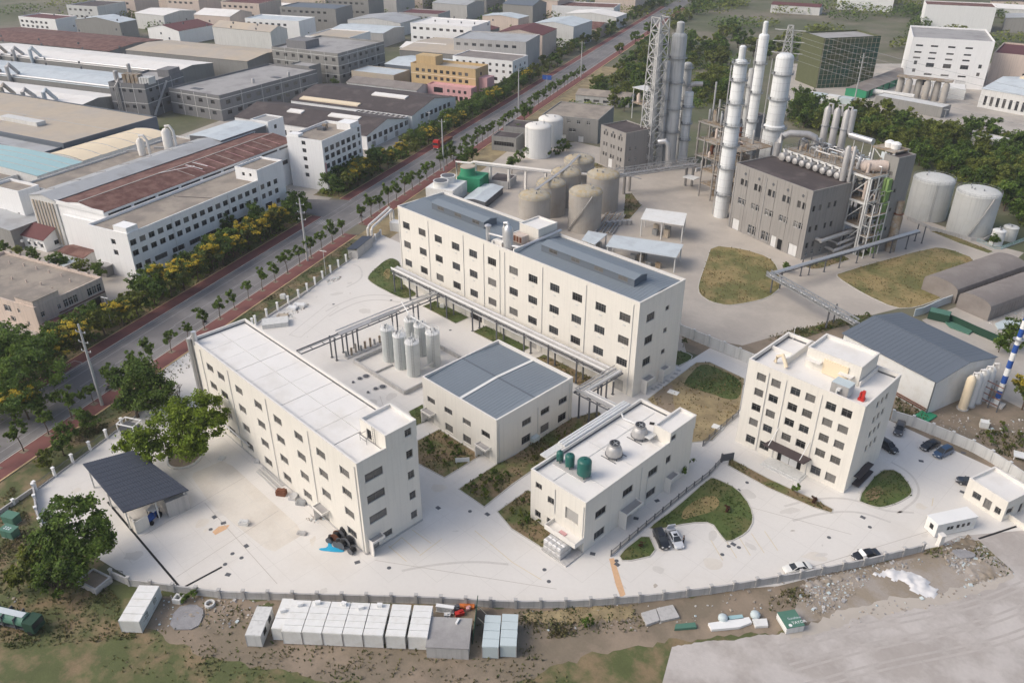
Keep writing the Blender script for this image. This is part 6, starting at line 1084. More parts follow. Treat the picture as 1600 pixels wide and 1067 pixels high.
block('storage_hall', 'grey flat-roofed shed in front of the beige silos', 'shed', *(-166.8,425.5), 34, 9, 5, 'grey_wall2', 'pale_wall', R(-4), par=.1)
t = thing('site_cabins', 'row of pale site cabins below the netted building', 'cabins', (*(-202.2,415.0), 0), R(5)); [MB().box(k*7, 0, 0, k*7+6.2, 5, 3).build('cabin', ('white_panel', 'pale_panel')[k % 2], t) for k in range(4)]
for (q, hh_, n_) in (((-105.9,382.8), 4, 'two-storey unfinished grey house among the trees on the right'), ((-95.8,387.8), 3, 'small pale hut with a teal roof among the trees on the right')):
    block('house', n_, 'house', *q, 12, 8, hh_+1, 'wall_grey', 'pale_wall' if hh_ == 4 else 'teal_sheet', R(-10), par=.2, S=[(3, .5, 2, 1.5, 'hole'), (8, .5, 2, 1.5, 'hole')])

# ---- the air: pale haze over the whole district
hz = bpy.data.materials.new('haze'); hz.use_nodes = True; hz.node_tree.nodes.clear(); o_ = hz.node_tree.nodes.new('ShaderNodeOutputMaterial'); v_ = hz.node_tree.nodes.new('ShaderNodeVolumePrincipled'); v_.inputs['Color'].default_value = (.93, .95, 1, 1); v_.inputs['Density'].default_value = .00017; v_.inputs['Anisotropy'].default_value = .3; hz.node_tree.links.new(v_.outputs[0], o_.inputs['Volume'])
h_ = inst(MB().box(-3600, -700, -1, 1300, 3600, 112).mesh('haze', hz), 'haze'); h_['kind'] = 'stuff'; h_['label'] = 'thin pale haze over the whole district'

# ================================================================ walls, fences, poles, wires
def resample(path, step):
    out = [Vector(path[0])]; acc = 0.
    pts = [Vector(p) for p in path]; L = sum((b-a).length for a, b in zip(pts, pts[1:])); n = max(1, round(L/step)); st_ = L/n; need = st_
    for a, b in zip(pts, pts[1:]):
        d = (b-a).length; pos = 0.
        while d-pos >= need-1e-6 and len(out) < n: pos += need; out.append(a.lerp(b, pos/d)); need = st_
        need -= d-pos
    out.append(pts[-1]); return out
def wall(name, label, path, h, step=4., m='wall_grey', post=(.42, .42), ph=.35, pm=None, rail=None, thick=.2, cap=True, cat='wall', base=None, group=None, postname='post'):
    pts = resample(path, step); t = thing(name, label, cat, (*pts[0], 0), 0, group); o = pts[0]; cache = {}
    pme = MB().box(-post[0]/2, -post[1]/2, 0, post[0]/2, post[1]/2, h+ph)
    if cap: pme.box(-post[0]/2-.08, -post[1]/2-.08, h+ph+.002, post[0]/2+.08, post[1]/2+.08, h+ph+.14)
    pme = pme.mesh(postname, pm or m)
    for i, p in enumerate(pts):
        q = p-o; d = (pts[min(i+1, len(pts)-1)]-pts[max(0, i-1)]); inst(pme, postname, t, (q.x, q.y, .01), math.atan2(d.y, d.x))
    for a, b in zip(pts, pts[1:]):
        d = b-a; L = d.length-post[0]; k = round(L, 1)
        if k not in cache:
            s = L/2
            if rail:
                f = MB()
                for z in (base or .3)+.15, h-.1: f.box(-s, -.03, z-.03, s, .03, z+.03)
                for j in range(int(L/.28)): x = -s+.2+j*.28; f.box(x-.02, -.02, (base or .3)-.02, x+.02, .02, h+.05)
                g = MB().box(-s, -thick/2, 0, s, thick/2, base or .3).mesh('base_wall', 'wall_grey'); cache[k] = (f.mesh('railing', rail), g)
            else:
                f = MB().box(-s, -thick/2+.04, .25, s, thick/2-.04, h-.2).box(-s, -thick/2-.02, 0, s, thick/2+.02, .248); f.box(-s, -thick/2-.03, h-.198, s, thick/2+.03, h); cache[k] = (f.mesh('wall_panel', m), None)
        mid = (a+b)/2-o; an = math.atan2(d.y, d.x); f, g = cache[k]; inst(f, f.name.split('.')[0], t, (mid.x, mid.y, .01), an)
        if g: inst(g, 'base_wall', t, (mid.x, mid.y, .01), an)
    return t
wall('boundary_wall', 'long grey panelled wall along the bottom edge of the pale yard', [(-115.3, 22), (-111.6, 23.3), (-105.1, 27.9), (-98.3, 32.8), (-92.6, 38.2), (-74.3, 55.4), (-64.5, 63.9), (-57.3, 71.3), (-49.4, 81.1), (-42.5, 90.7), (-35.4, 101.8), (-29.0, 112.5), (-23.6, 122.6)], 1.5, 3.9)
wall('boundary_wall', 'pale panelled wall on the right behind the parked cars', [(-43.6, 157.3), (-39.6, 158.2), (-28.6, 158.2), (-24.4, 157.3), (-18, 154.8), (-10, 150)], 2.5, 3.9, 'pale_wall', ph=.15)
wall('boundary_wall', 'pale panelled wall between the longest block and the office', [(-97.4, 156.6), (-63, 156.6)], 2.9, 4.2, 'pale_wall', ph=.1)
wall('railing_fence', 'dark iron railing with white posts along the road side, far part', [(-177.5, 83.5), (-183.1, 100.5), (-188.8, 111.8), (-195.2, 126.6)], 2.0, 4.1, pm='white_tile', rail='dark_steel', ph=.5, cat='fence')
wall('railing_fence', 'dark iron railing with white posts by the open shelter at lower left', [(-160.5, 48.5), (-155.5, 38.2), (-150.8, 27.8), (-147.6, 20.7)], 1.7, 4.1, pm='white_tile', rail='dark_steel', ph=.4, cat='fence')
wall('railing_fence', 'dark iron railing beside the road, next to the white gap by the front block', [(-177.3, 82.5), (-171.5, 70.5)], 1.8, 4.3, pm='white_tile', rail='dark_steel', ph=.4, cat='fence')
wall('railing_fence', 'short white-posted wall running down to the tree at lower left', [(-147.4, 20.4), (-138.5, 18.1), (-129, 17.5)], 1.5, 4., pm='white_tile', ph=.4, cat='fence')
wall('railing_fence', 'pale concrete rail running off the fence corner at the left edge', [(-147.9, 20.6), (-144.5, 12), (-141, 4)], .9, 4., pm='white_tile', ph=.3, cat='fence')
wall('railing_fence', 'low white fence behind the small dark-roofed shed by the road', [(-196.2, 129), (-203.5, 143)], 1.6, 4., pm='white_tile', ph=.3, cat='fence')
wall('iron_fence', 'low dark iron fence between the front block and the parking bay', [(-60.4,83.9),(-60.6,95.1),(-60.8,106.0),(-60.6,113.9),(-61.3,119.1)], 1.3, 2.6, post=(.14, .14), pm='dark_steel', rail='dark_steel', base=.25, cap=False, ph=.25, cat='fence')
wall('iron_fence', 'dark iron fence along the lawn beside the office', [(-66.8,121.2),(-67.1,125.0),(-67.4,129.8),(-67.6,135.8)], 1.3, 2.6, post=(.14, .14), pm='dark_steel', rail='dark_steel', base=.25, cap=False, ph=.25, cat='fence')
g_ = thing('gate', 'black iron gate leaf folded open by the lawn corner', 'gate', (*(-61.3,119.4), 0), R(60)); MB().box(0, -.04, .2, 2.6, .04, 1.9).build('leaf', 'dark_steel', g_); MB().box(-.15, -.15, 0, .15, .15, 2.1).build('post', 'dark_steel', g_)
g_ = thing('gate', 'black iron pedestrian gate standing open at the gatehouse corner', 'gate', (*(-17.9,140.5), 0), R(70)); b = MB(); [b.box(k*.24, -.02, .1, k*.24+.05, .02, 2.2) for k in range(9)]; b.box(0, -.025, .1, 1.97, .025, .18).box(0, -.025, 2.1, 1.97, .025, 2.2); b.build('leaf', 'dark_steel', g_)
wall('gate_wall', 'low cream wall with pillars outside the gatehouse', [(-16.5,142.2), (-14.7,141.4), (-12.7,140.8)], 1., 4., 'cream', post=(.6, .6), ph=1.1, cat='wall')
t = tag(MB().box(-.4, -.4, 0, .4, .4, 2.2).box(-.5, -.5, 2.202, .5, .5, 2.45).build('wall_pillar', 'cream_trim', None, None, (*(-22.1,126.2), 0), R(60)), 'pale end pillar of the bottom wall beside the white cabin', 'pillar')
# guard hut by the road fence
t = thing('guard_hut', 'small open shed with a dark lean-to roof by the road fence', 'shed', (-196.0, 125.5, 0), R(-62)); 
MB().add([(x, y, z) for z0 in (0, -.15) for (x, y, z) in ((-10.2, -.4, 3.+z0), (.6, -.4, 3.+z0), (.6, 3.2, 3.5+z0), (-10.2, 3.2, 3.5+z0))], [(0, 1, 2, 3), (7, 6, 5, 4), (0, 4, 5, 1), (1, 5, 6, 2), (2, 6, 7, 3), (3, 7, 4, 0)]).build('roof', 'dark_blue_roof', t)
boxpart(t, 'back_wall', 'wall_grey', (-10, 2.9, 0, .3, 3.05, 3.2)); boxpart(t, 'end_wall', 'wall_grey', (.1, -.1, 0, .3, 2.88, 2.8)); [boxpart(t, 'post', 'dark_steel', (x, -.2, 0, x+.16, -.04, 2.8)) for x in (-9.8, -6.5, -3.3)]
t = thing('pipe_line', 'big white pipe arch rising beside the fence near the long block', 'pipe', (-204, 138.5, 0)); MB().tube([(0, 0, 0), (0, 0, 3.6), (-.3, .8, 4.2), (-5.6, 13, 5.6), (-5.9, 13.6, 5), (-5.9, 13.6, 0)], .42, 10).build('pipe', 'cream_trim', t, 40); MB().tube([(1.1, .6, 0), (1.1, .6, 3.2), (.8, 1.4, 3.8), (-4.5, 13.2, 5.2), (-4.8, 13.8, 4.6), (-4.8, 13.8, 0)], .42, 10).build('pipe', 'cream_trim', t, 40)
t = tag(MB().box(0, 0, 0, 4.2, 3, 2.8).box(-.1, -.1, 2.802, 4.3, 3.1, 2.95).build('pump_house', 'pale_wall', None, None, (-204.5, 147.5, 0), R(24)), 'small pale box hut under the white pipe arch', 'hut')
# power poles along the road
for i, (p, h_, lab) in enumerate((((-134.2*1.25+.0, 32.6*1.25), 20.2, 'nearest tall grey power pole, leaning out of the left foreground verge'), ((-162.2*1.25, 92.1*1.25), 19.8, 'second tall grey power pole along the near pavement, in mid frame'), ((-239.8, 201.), 20.3, 'third grey power pole, standing by the red truck'), ((-287.1,290.7), 20.2, 'fourth grey power pole up the road past the white tanks'), ((-315.0,370.1), 20, 'farthest power pole at the top of the road'), ((-168.4,405.2), 27.6, 'tall thin pole among the trees before the green-walled shed'))):
    t = thing('power_pole', lab, 'pole', (*p, 0), R(24), 'grey power poles'); MB().lathe(0, 0, [(.36, 0), (.2, h_), (.05, h_+.1)], 12).build('shaft', 'pole_grey', t, 40)
    for k, z in enumerate((h_-2, h_-4.4, h_-6.6) if i < 2 or i == 5 else (h_-1,)):
        MB().box(-1.3, -.07, z, 1.3, .07, z+.14).build('cross_arm', 'steel', t)
        for x in (-1.2, 1.2): MB().lathe(x, 0, [(.07, z+.14), (.11, z+.3), (.05, z+.5)], 6).build('insulator', 'white_paint', t)
for k, (p, lab) in enumerate((((-189.9,113.1), 'slim street lamp with a short double arm by the road fence'), ((-203.8,57.1), 'thin lamp post among the golden trees on the left'), ((-290.6,236.0), 'thin pale pole rising between trees beyond the red truck'), ((-285.4,83.9), 'thin lamp post before the rusty hall'), ((-126.6,408.6), 'leaning thin pole in the woodland on the right'))):
    t = thing('lamp_post', lab, 'lamp post', (*p, 0), R(24)); MB().lathe(0, 0, [(.11, 0), (.07, 8.), (.03, 8.1)], 8).build('shaft', 'pole_grey', t, 40); MB().box(-1.1, -.09, 7.7, -.1, .09, 7.82).build('lamp_head', 'white_paint', t); MB().box(.1, -.09, 7.7, 1.1, .09, 7.82).build('lamp_head', 'white_paint', t)
# sagging wires from the pylon across the wood
for k, (dx, z0, (x1, y1, z1)) in enumerate(((-6.5, 30, (-20, 330, 22)), (6.5, 30, (-14, 341, 22)), (-6.5, 35, (-20, 330, 26)), (6.5, 35, (-14, 341, 26)), (-6.5, 40, (-18, 334, 31)), (6.5, 40, (-12, 346, 31)))):
    a = Vector((-188.6+dx*math.cos(.3), 367.5+dx*math.sin(.3), z0)); c = Vector((x1, y1, z1)); n_ = 22
    tag(MB().tube([a.lerp(c, i/n_)+Vector((0, 0, -4*3.2*(i/n_)*(1-i/n_))) for i in range(n_+1)], .045, 4).build('power_line', 'steel'), 'thin power line sagging from the lattice pylon over the wood', 'power line', 'power lines over the wood')
t = thing('road_sign', 'blue road sign beyond the trees at the top of the road', 'sign', (*(-310.3,336.2), 0), R(24)); MB().tube([(0, 0, 0), (0, 0, 6.5)], .14, 8).build('post', 'pole_grey', t); MB().box(-2.6, -.1, 4.6, 2.6, -.02, 7.).build('panel', 'blue_paint', t)

# ================================================================ trees, shrubs, tufts
def crown_mesh(name, seed, blobs, n, leaf, m, flat=1., trunk_h=0., per=42):
    """leaf-sized faces spread through overlapping clumps; blobs = (x, y, z, radius)"""
    r = random.Random(seed); V, F = [], []; wts = [b[3]**2 for b in blobs]
    # secondary twig clumps give the uneven outline and the gaps
    cl = []
    for b in r.choices(blobs, wts, k=max(8, n//per)):
        u = Vector((r.gauss(0, 1), r.gauss(0, 1), r.gauss(0, 1)*.9)); u.normalize(); d = b[3]*(r.random()**.45); cl.append((Vector(b[:3])+Vector((u.x*d, u.y*d, u.z*d*flat)), b[3]*r.uniform(.2, .42), u))
    for i in range(n):
        c, cr, u = cl[i % len(cl)]; p = c+Vector((r.gauss(0, .55)*cr, r.gauss(0, .55)*cr, r.gauss(0, .42)*cr))
        if p.z < trunk_h: p.z = trunk_h+r.random()*.3
        nn = (u+Vector((r.gauss(0, .6), r.gauss(0, .6), r.gauss(.35, .6)))).normalized(); a = nn.cross(Vector((r.gauss(0, 1), r.gauss(0, 1), r.gauss(0, 1)))).normalized(); b_ = nn.cross(a); s = leaf*r.uniform(.6, 1.35)
        o = len(V); V += [p-a*s*.5, p+b_*s*.32+nn*s*.1, p+a*s*.5, p-b_*s*.32+nn*s*.1]; F.append((o, o+1, o+2, o+3))
    me = bpy.data.meshes.new(name); me.from_pydata(V, [], F); me.materials.append(M[m]); return me
def trunk_mesh(name, seed, h, r0, limbs, top, m='trunk'):
    r = random.Random(seed); b = MB(); p = [Vector((0, 0, -.1)), Vector((r.uniform(-.1, .1), r.uniform(-.1, .1), h*.5)), Vector((r.uniform(-.2, .2), r.uniform(-.2, .2), h))]; b.tube(p, [r0*1.25, r0, r0*.75], 7)
    for q in limbs: q = Vector(q); mid = p[2].lerp(q, .5)+Vector((0, 0, (q-p[2]).length*.08)); b.tube([p[2], mid, q], [r0*.6, r0*.4, r0*.12], 5)
    return b.mesh(name, m, 60)
def species(key, k, seed, height, rad, clear, n, leaf, m, nb=7, tr=.14, wide=1., tm='trunk'):
    out = []
    for i in range(k):
        r = random.Random(seed+i); bl = []; H = height-clear
        for j in range(nb): a = r.random()*6.28; d = rad*r.uniform(.15, .62); z = clear+H*r.uniform(.28, .8); bl.append((d*math.cos(a), d*math.sin(a), z, rad*r.uniform(.34, .55)))
        bl.append((0, 0, clear+H*.62, rad*.6)); bl.append((r.uniform(-.2, .2)*rad, r.uniform(-.2, .2)*rad, height-rad*.32, rad*.34))
        out.append((crown_mesh('crown', seed*7+i, bl, n, leaf, m, .95, clear*.85), trunk_mesh('trunk', seed+i, clear+H*.15, tr, [b[:3] for b in bl[:6]], 0, tm)))
    SP[key] = out
SP = {}
def blossom_mesh(seed, crown, n, height):
    r = random.Random(seed); vs = [v.co for v in crown.vertices]; top = sorted(vs, key=lambda c: -(c.z+r.gauss(0, .9)+.12*math.hypot(c.x, c.y)))[:int(len(vs)*.5)]; V, F = [], []; hot = r.sample(top, 34)
    for i in range(n):
        c = r.choice(hot); p = Vector((c.x*1.04+r.gauss(0, .34), c.y*1.04+r.gauss(0, .34), c.z+.1+r.gauss(0, .16))); a = Vector((r.gauss(0, 1), r.gauss(0, 1), r.gauss(0, .4))).normalized(); b_ = a.cross(Vector((r.gauss(0, .4), r.gauss(0, .4), 1))).normalized(); s_ = r.uniform(.24, .52); o = len(V); V += [p-a*s_*.6, p+b_*s_*.5, p+a*s_*.6, p-b_*s_*.5]; F.append((o, o+1, o+2, o+3))
    me = bpy.data.meshes.new('blossom'); me.from_pydata(V, [], F); me.materials.append(M['blossom']); return me
species('street', 5, 11, 6.4, 2.5, 2.2, 700, .62, 'leaf_street', 7, .1, tm='bark_pale')
species('golden', 6, 23, 8.8, 4.6, 2.0, 2300, .68, 'leaf_golden', 11, .18)
species('green', 5, 31, 8.6, 4.4, 1.4, 2100, .68, 'leaf_dark', 11, .18)
species('olive', 4, 41, 8., 4.2, 1.1, 1900, .68, 'leaf_olive', 11, .18)
species('wood', 6, 53, 9., 5., .5, 1900, .8, 'leaf_dark', 13, .2)
species('woodo', 5, 63, 8.4, 4.8, .5, 1800, .8, 'leaf_olive', 13, .2)
species('shrub', 4, 71, 2.2, 1.5, .1, 420, .4, 'leaf_dark', 6, .06)
species('shrubo', 3, 75, 2., 1.5, .1, 380, .4, 'leaf_olive', 6, .06)
species('shrubr', 2, 77, 1.3, 1., .05, 220, .3, 'leaf_red', 5, .05)
species('sapling', 3, 81, 3.2, 1.1, .9, 220, .35, 'leaf_lime', 5, .05)
species('fardark', 3, 91, 8.5, 4.8, .5, 620, 1.35, 'leaf_dark', 10, .2); species('faro', 3, 95, 8., 4.6, .5, 580, 1.35, 'leaf_olive', 10, .2)
tr_ = random.Random(99)
BLOOM = [blossom_mesh(700+i, SP['golden'][i][0], 1500+400*(i % 3), 8.8) for i in range(len(SP['golden']))]
def tree(key, x, y, label, s=1., group=None, name='tree', z=0., cat='tree', v=None):
    vi = tr_.randrange(len(SP[key])) if v is None else v; c, t = SP[key][vi]; r = thing(name, label, cat, (x, y, z), tr_.random()*6.28, group); k = s*tr_.uniform(.88, 1.12); r.scale = (k*tr_.uniform(.9, 1.1), k*tr_.uniform(.9, 1.1), k)
    inst(c, 'crown', r); inst(t, 'trunk', r)
    if key == 'golden': inst(BLOOM[vi], 'blossom', r)
    return r
# near row of young trees: one about every 6 m
PIT = MB().box(-.7, -.7, 0, .7, .7, .02).mesh('tree_pit', 'dirt')
for i in range(66):
    s = -1.5+i*6.05
    if 128 < s < 137: continue
    x, y = rd(-1.25, s); lab = 'young street tree on the near red pavement, %s from the left frame edge' % ordw(i) if i < 30 else 'tiny far street tree in the near row up the road'
    tree('street', x, y, lab, tr_.choice((.92, 1., 1.1, 1.22)), 'young street trees on the near pavement', 'street_tree', .14)
    if i < 34: struct(inst(PIT, 'tree_pit', None, (x, y, .142), RA))
# far row of golden-flowered trees
gi = {'golden': 0, 'green': 0, 'olive': 0}
for i in range(62):
    s = 5.5+i*5.9+tr_.uniform(-.8, .8)
    if 138 < s < 156: continue
    for row, t in ((0, 20.2), (1, 25.4)):
        if row and (s < 30 or tr_.random() < .12 or 205 < s < 215): continue
        k = tr_.random(); gold = (.66 if s < 135 else .3); key = 'golden' if k < gold and not row else ('green' if k < .88 else 'olive')
        x, y = rd(t+tr_.uniform(-.8, .8), s+row*2.5); w_ = {'golden': 'golden-flowered tree', 'green': 'dark green tree', 'olive': 'olive green tree'}[key]
        gi[key] += 1; lab = ('%s behind the far red pavement, %s of its kind from the left' % (w_, ordw(gi[key]-1))) if gi[key] < 26 else '%s in the far row up the road' % w_
        tree(key, x, y, lab, .98 if s < 190 else .84, 'roadside trees on the far side', 'roadside_tree')
# the big trees
def big(label, x, y, blobs, n, leaf, m, th, tr, seed, name='tree'):
    t = thing(name, label, 'tree', (x, y, 0)); inst(crown_mesh('crown', seed, [(b[0], b[1], b[2], b[3]*.95) for b in blobs], n, leaf, m, .8, 1.5, 120), 'crown', t); inst(trunk_mesh('trunk', seed, th, tr, [(b[0]*.8, b[1]*.8, b[2]*.95) for b in blobs[:9]], 0), 'trunk', t); return t
bx, by = (-138.5,44.8)
def rel(px_list): return [(p[0]-bx, p[1]-by, z, r) for (p, z, r) in px_list]
big('big bright green tree beside the dark blue shelter roof', bx, by, rel([((-136.8,38.9), 7.5, 3.6), ((-141.6,38.9), 6.5, 2.6), ((-136.7,43.3), 9.5, 3.8), ((-135.1,47.5), 10, 3.9), ((-136.6,50.8), 11, 3.2), ((-131.9,49.6), 9, 3.2), ((-131.7,44.0), 7.5, 3.6), ((-134.4,39.9), 6, 2.8), ((-131.2,46.2), 6.6, 2.8), ((-138.6,46.0), 10.5, 3.2), ((-141.5,35.8), 5.6, 1.9), ((-132.7,51.5), 9.5, 2.2)]), 19000, .58, 'leaf_big', 3.4, .42, 501)
bx, by = (-157.8,44.4)
big('rounded dark green tree on the verge behind the bright one', bx, by, rel([((-158.9,46.5), 7, 4.2), ((-164.8,45.2), 6.5, 3.2), ((-155.7,49.0), 6.5, 3.6), ((-162.7,48.3), 8.5, 3.4), ((-154.3,46.6), 5, 3.4), ((-158.8,43.8), 5, 3.2), ((-152.1,49.5), 5.5, 2.6)]), 13000, .58, 'leaf_dark', 2.2, .3, 502)
bx, by = (-118.5,18.3)
big('broad dark tree with pale gaps at the lower left corner', bx, by, rel([((-122.8,19.3), 9, 3.4), ((-124.0,22.9), 9.5, 2.6), ((-120.3,23.3), 8.5, 2.8), ((-120.3,18.3), 6.5, 3.4), ((-117.4,21.2), 6.5, 3.2), ((-123.2,16.2), 6, 3.), ((-120.1,14.1), 4, 3.), ((-117.3,17.2), 4.5, 3.), ((-126.6,20.3), 9.5, 2.1), ((-117.6,23.4), 7, 2.)]), 16000, .55, 'leaf_dark', 2.6, .34, 503)
bx, by = (-174.2,25.2)
big('huge dark green leafy tree filling the left frame edge', bx, by, rel([((-177.1,25.9), 8, 4.6), ((-181.1,32.0), 10, 4.8), ((-175.8,33.8), 7.5, 4.), ((-190.2,32.3), 11, 4.4), ((-186.3,35.9), 9.5, 4.), ((-172.5,25.6), 5.5, 4.), ((-172.2,30.4), 5, 3.6), ((-189.5,26.0), 9, 4.6)]), 16000, .6, 'leaf_dark', 2.8, .4, 504)
for X, Y, s, key, lab in ((-123.5, 13.2, .95, 'olive', 'olive bushy tree left of the dark corner tree'), (-116.8, 14.1, .75, 'green', 'low dark bush below the corner tree'), (-122.8, 10.1, .7, 'olive', 'olive bush above the green tank lorry'), (-190.8, 29.9, 1.75, 'green', 'very large dark tree at the left frame edge'), (-188.6, 36.0, 1.25, 'green', 'dark tree right of the very large one at the left'), (-208.2, 28.5, 1.5, 'green', 'large dark tree cut by the left frame edge'), (-173.5, 27.6, 1.0, 'golden', 'golden tree under the large dark trees at the left'), (-177.5, 21.9, 1.1, 'olive', 'olive tree low at the left frame edge'), (-158.8, 31.1, .62, 'green', 'round dark bush by the iron railing, lower left'), (-155.0, 28.3, .6, 'green', 'dark bush hugging the railing at lower left'), (-160.3, 35.2, .65, 'green', 'dark bush right of the railing bushes'), (-153.3, 24.8, .55, 'olive', 'small olive bush on the verge at lower left'), (-236.5, 106.8, .95, 'green', 'green tree standing before the white three-storey block'), (-234.1, 107.0, .6, 'olive', 'olive shrub at the foot of that green tree'), (-247.0, 59.6, .85, 'green', 'green tree behind the old pink works'), (-239.2, 63.1, .65, 'olive', 'small olive tree beside the old pink works'), (-231.8, 65.6, .7, 'green', 'dark tree at the white block corner'), (-265.6, 54.0, .6, 'olive', 'olive bush before the maroon-roofed house'), (-258.7, 56.3, .62, 'green', 'dark bush before the maroon-roofed house'), (-271.0, 52.0, .62, 'green', 'dark bush at the left edge by the house'), (-385.1, 216.0, .8, 'olive', 'olive tree between grey block and dark hall'), (-350.7, 183.5, .8, 'green', 'dark tree at the left end of the dark hall'), (-390.0, 252.7, .75, 'green', 'small green tree on the far side of the dark hall'), (-391.7, 278.5, .7, 'green', 'small tree before the blue-grey roof'), (-365.4, 142.8, .7, 'green', 'dark tree at the corner of the tan roof'), (-237.5, 209.6, .7, 'green', 'dark tree behind the green cooling tower'), (-239.5, 215.9, .8, 'green', 'second dark tree behind the green cooling tower'), (-218.2, 217.4, .85, 'green', 'rounded tree by the long pale pipe'), (-248.8, 212.7, .6, 'olive', 'olive tree beside the green cooling tower'), (-269.9, 277.5, 1., 'green', 'dark tree left of the white tanks'), (-248.1, 250.4, .8, 'green', 'dark shrub tree at the foot of the white tanks'), (-248.1, 325.4, .95, 'green', 'dark tree behind the square grey-beige building'), (-96.9, 209.6, .45, 'green', 'small dark bush under the pipe rack'), (-61.0, 273.4, .5, 'green', 'small dark tree by the teal railing'), (-36.2, 207.7, .75, 'green', 'dark tree by the striped chimney'), (-25.3, 181.4, .9, 'golden', 'yellow-green tree at the right frame edge'), (-37.3, 204.3, .55, 'green', 'dark bush beside the striped chimney')):
    tree(key, X, Y, lab, s)
# bare reddish tree at the end of the front block
t = thing('bare_tree', 'leafless dark tree by the left end of the front block', 'tree', (*(-154.1,52.2), 0)); b = MB(); rr = random.Random(3)
def twig(p, d, L, r_, dep):
    q = p+d*L; b.tube([p, p.lerp(q, .5)+Vector((rr.uniform(-.1, .1), rr.uniform(-.1, .1), 0)), q], [r_, r_*.8, r_*.6], 5, False)
    if dep:
        for _ in range(3): twig(q, (d+Vector((rr.gauss(0, .5), rr.gauss(0, .5), rr.gauss(.1, .3)))).normalized(), L*rr.uniform(.55, .8), r_*.6, dep-1)
twig(Vector((0, 0, 0)), Vector((.1, 0, 1)).normalized(), 2.6, .16, 4); b.build('trunk', 'trunk', t)
# woodland on the right and beyond the columns: one tree at a time
def wood(poly, n, keys, label, group, smin=.7, smax=1.15, gap=4.2, far=False):
    xs = [p[0] for p in poly]; ys = [p[1] for p in poly]; pts = []; k = 0
    while len(pts) < n and k < n*60:
        k += 1; x, y = tr_.uniform(min(xs), max(xs)), tr_.uniform(min(ys), max(ys))
        if inpoly(x, y, poly) and all((x-a)**2+(y-c)**2 > gap*gap for a, c in pts): pts.append((x, y))
    for x, y in pts: kk = tr_.choice(keys); tree(kk, x, y, label % ('olive' if kk.endswith('o') or kk == 'olive' else ('golden' if kk == 'golden' else 'dark green')), tr_.uniform(smin, smax), group, 'woodland_tree')
wood([(-201.1,404.7),(-179.7,406.8),(-157.3,390.5),(-148.1,360.8),(-166.9,356.9),(-180.7,367.1)], 26, ['wood', 'wood', 'woodo'], '%s tree in the wood behind the three scrubbers', 'trees behind the scrubbers')
wood([(-167.1,401.3),(-145.5,402.4),(-117.9,391.1),(-104.9,369.8),(-120.0,354.6),(-141.9,357.0)], 34, ['wood', 'woodo', 'woodo'], '%s tree in the wood before the beige silos', 'trees before the beige silos')
wood([(-133.7,361.0),(-118.1,363.1),(-78.2,362.5),(-60.4,346.1),(-44.8,286.0),(-59.8,299.9),(-91.1,330.8),(-111.3,336.2),(-123.8,344.4)], 64, ['wood', 'wood', 'woodo'], '%s tree in the wood behind the big pale tanks', 'trees behind the big tanks')
wood([(-117.8,406.2),(-88.3,396.9),(-72.5,375.1),(-89.9,369.7),(-108.5,372.7)], 18, ['wood', 'woodo'], '%s tree in the wood near the small houses', 'trees round the small houses')
wood([(-273.6,308.9),(-288.7,354.4),(-305.8,404.7),(-292.4,402.7),(-249.3,342.6),(-253.9,325.0),(-285.4,332.1)], 26, ['wood', 'wood', 'woodo'], '%s tree in the belt beyond the grey plant buildings', 'trees beyond the grey plant buildings')
wood([(-341.4,450.4),(-303.2,501.7),(-267.3,448.6),(-300.4,410.1)], 24, ['wood', 'woodo', 'wood'], '%s tree behind the grey columns', 'trees behind the grey columns', .8, 1.2)
wood([(-265.6,412.3),(-251.3,426.5),(-214.7,368.0),(-222.8,356.2)], 14, ['wood', 'woodo', 'woodo'], '%s tree seen between the grey and the white columns', 'trees between the columns')
wood([(-360.3,515.8),(-301.8,594.1),(-248.5,495.2),(-253.4,436.8),(-325.0,466.9)], 22, ['fardark', 'faro'], '%s tree on the far side of the plant', 'far trees past the plant', 1, 1.4, 6)
wood([(-251.9,271.6),(-235.8,262.7),(-223.8,237.8),(-226.6,227.6),(-237.5,236.7),(-227.2,231.9)], 9, ['shrub', 'shrub'], '%s shrub round the foot of the white tanks', 'shrubs round the white tanks', 1.5, 2.2, 2.2)
wood([(-230.9,263.5),(-224.8,260.0),(-219.4,244.7),(-224.1,237.4),(-228.0,246.2)], 10, ['shrub', 'shrub', 'shrubo'], '%s shrub right of the white tanks', 'shrubs right of the white tanks', 1.4, 2., 2.)
# planted shrubs in the beds
def shrubs(poly, n, keys, label, smin=.5, smax=.9, gap=1.5, name='shrub'):
    xs = [p[0] for p in poly]; ys = [p[1] for p in poly]; pts = []; k = 0
    while len(pts) < n and k < n*80:
        k += 1; x, y = tr_.uniform(min(xs), max(xs)), tr_.uniform(min(ys), max(ys))
        if inpoly(x, y, poly) and all((x-a)**2+(y-c)**2 > gap*gap for a, c in pts): pts.append((x, y))
    for x, y in pts: kk = tr_.choice(keys); tree(kk, x, y, label, tr_.uniform(smin, smax), label, name, .08, 'shrub')
shrubs([(-107.6,82.0),(-107.6,85.9),(-98.4,85.2),(-97.5,80.2),(-101.8,78.8)], 12, ['shrub', 'shrubo'], 'leafy shrub in the bed before the middle block', .5, .8); shrubs([(-91.2,78.3),(-91.2,85.1),(-88.1,86.9),(-86.0,78.9)], 12, ['shrub', 'shrubo'], 'leafy shrub in the long bed beside the middle block', .5, .8)
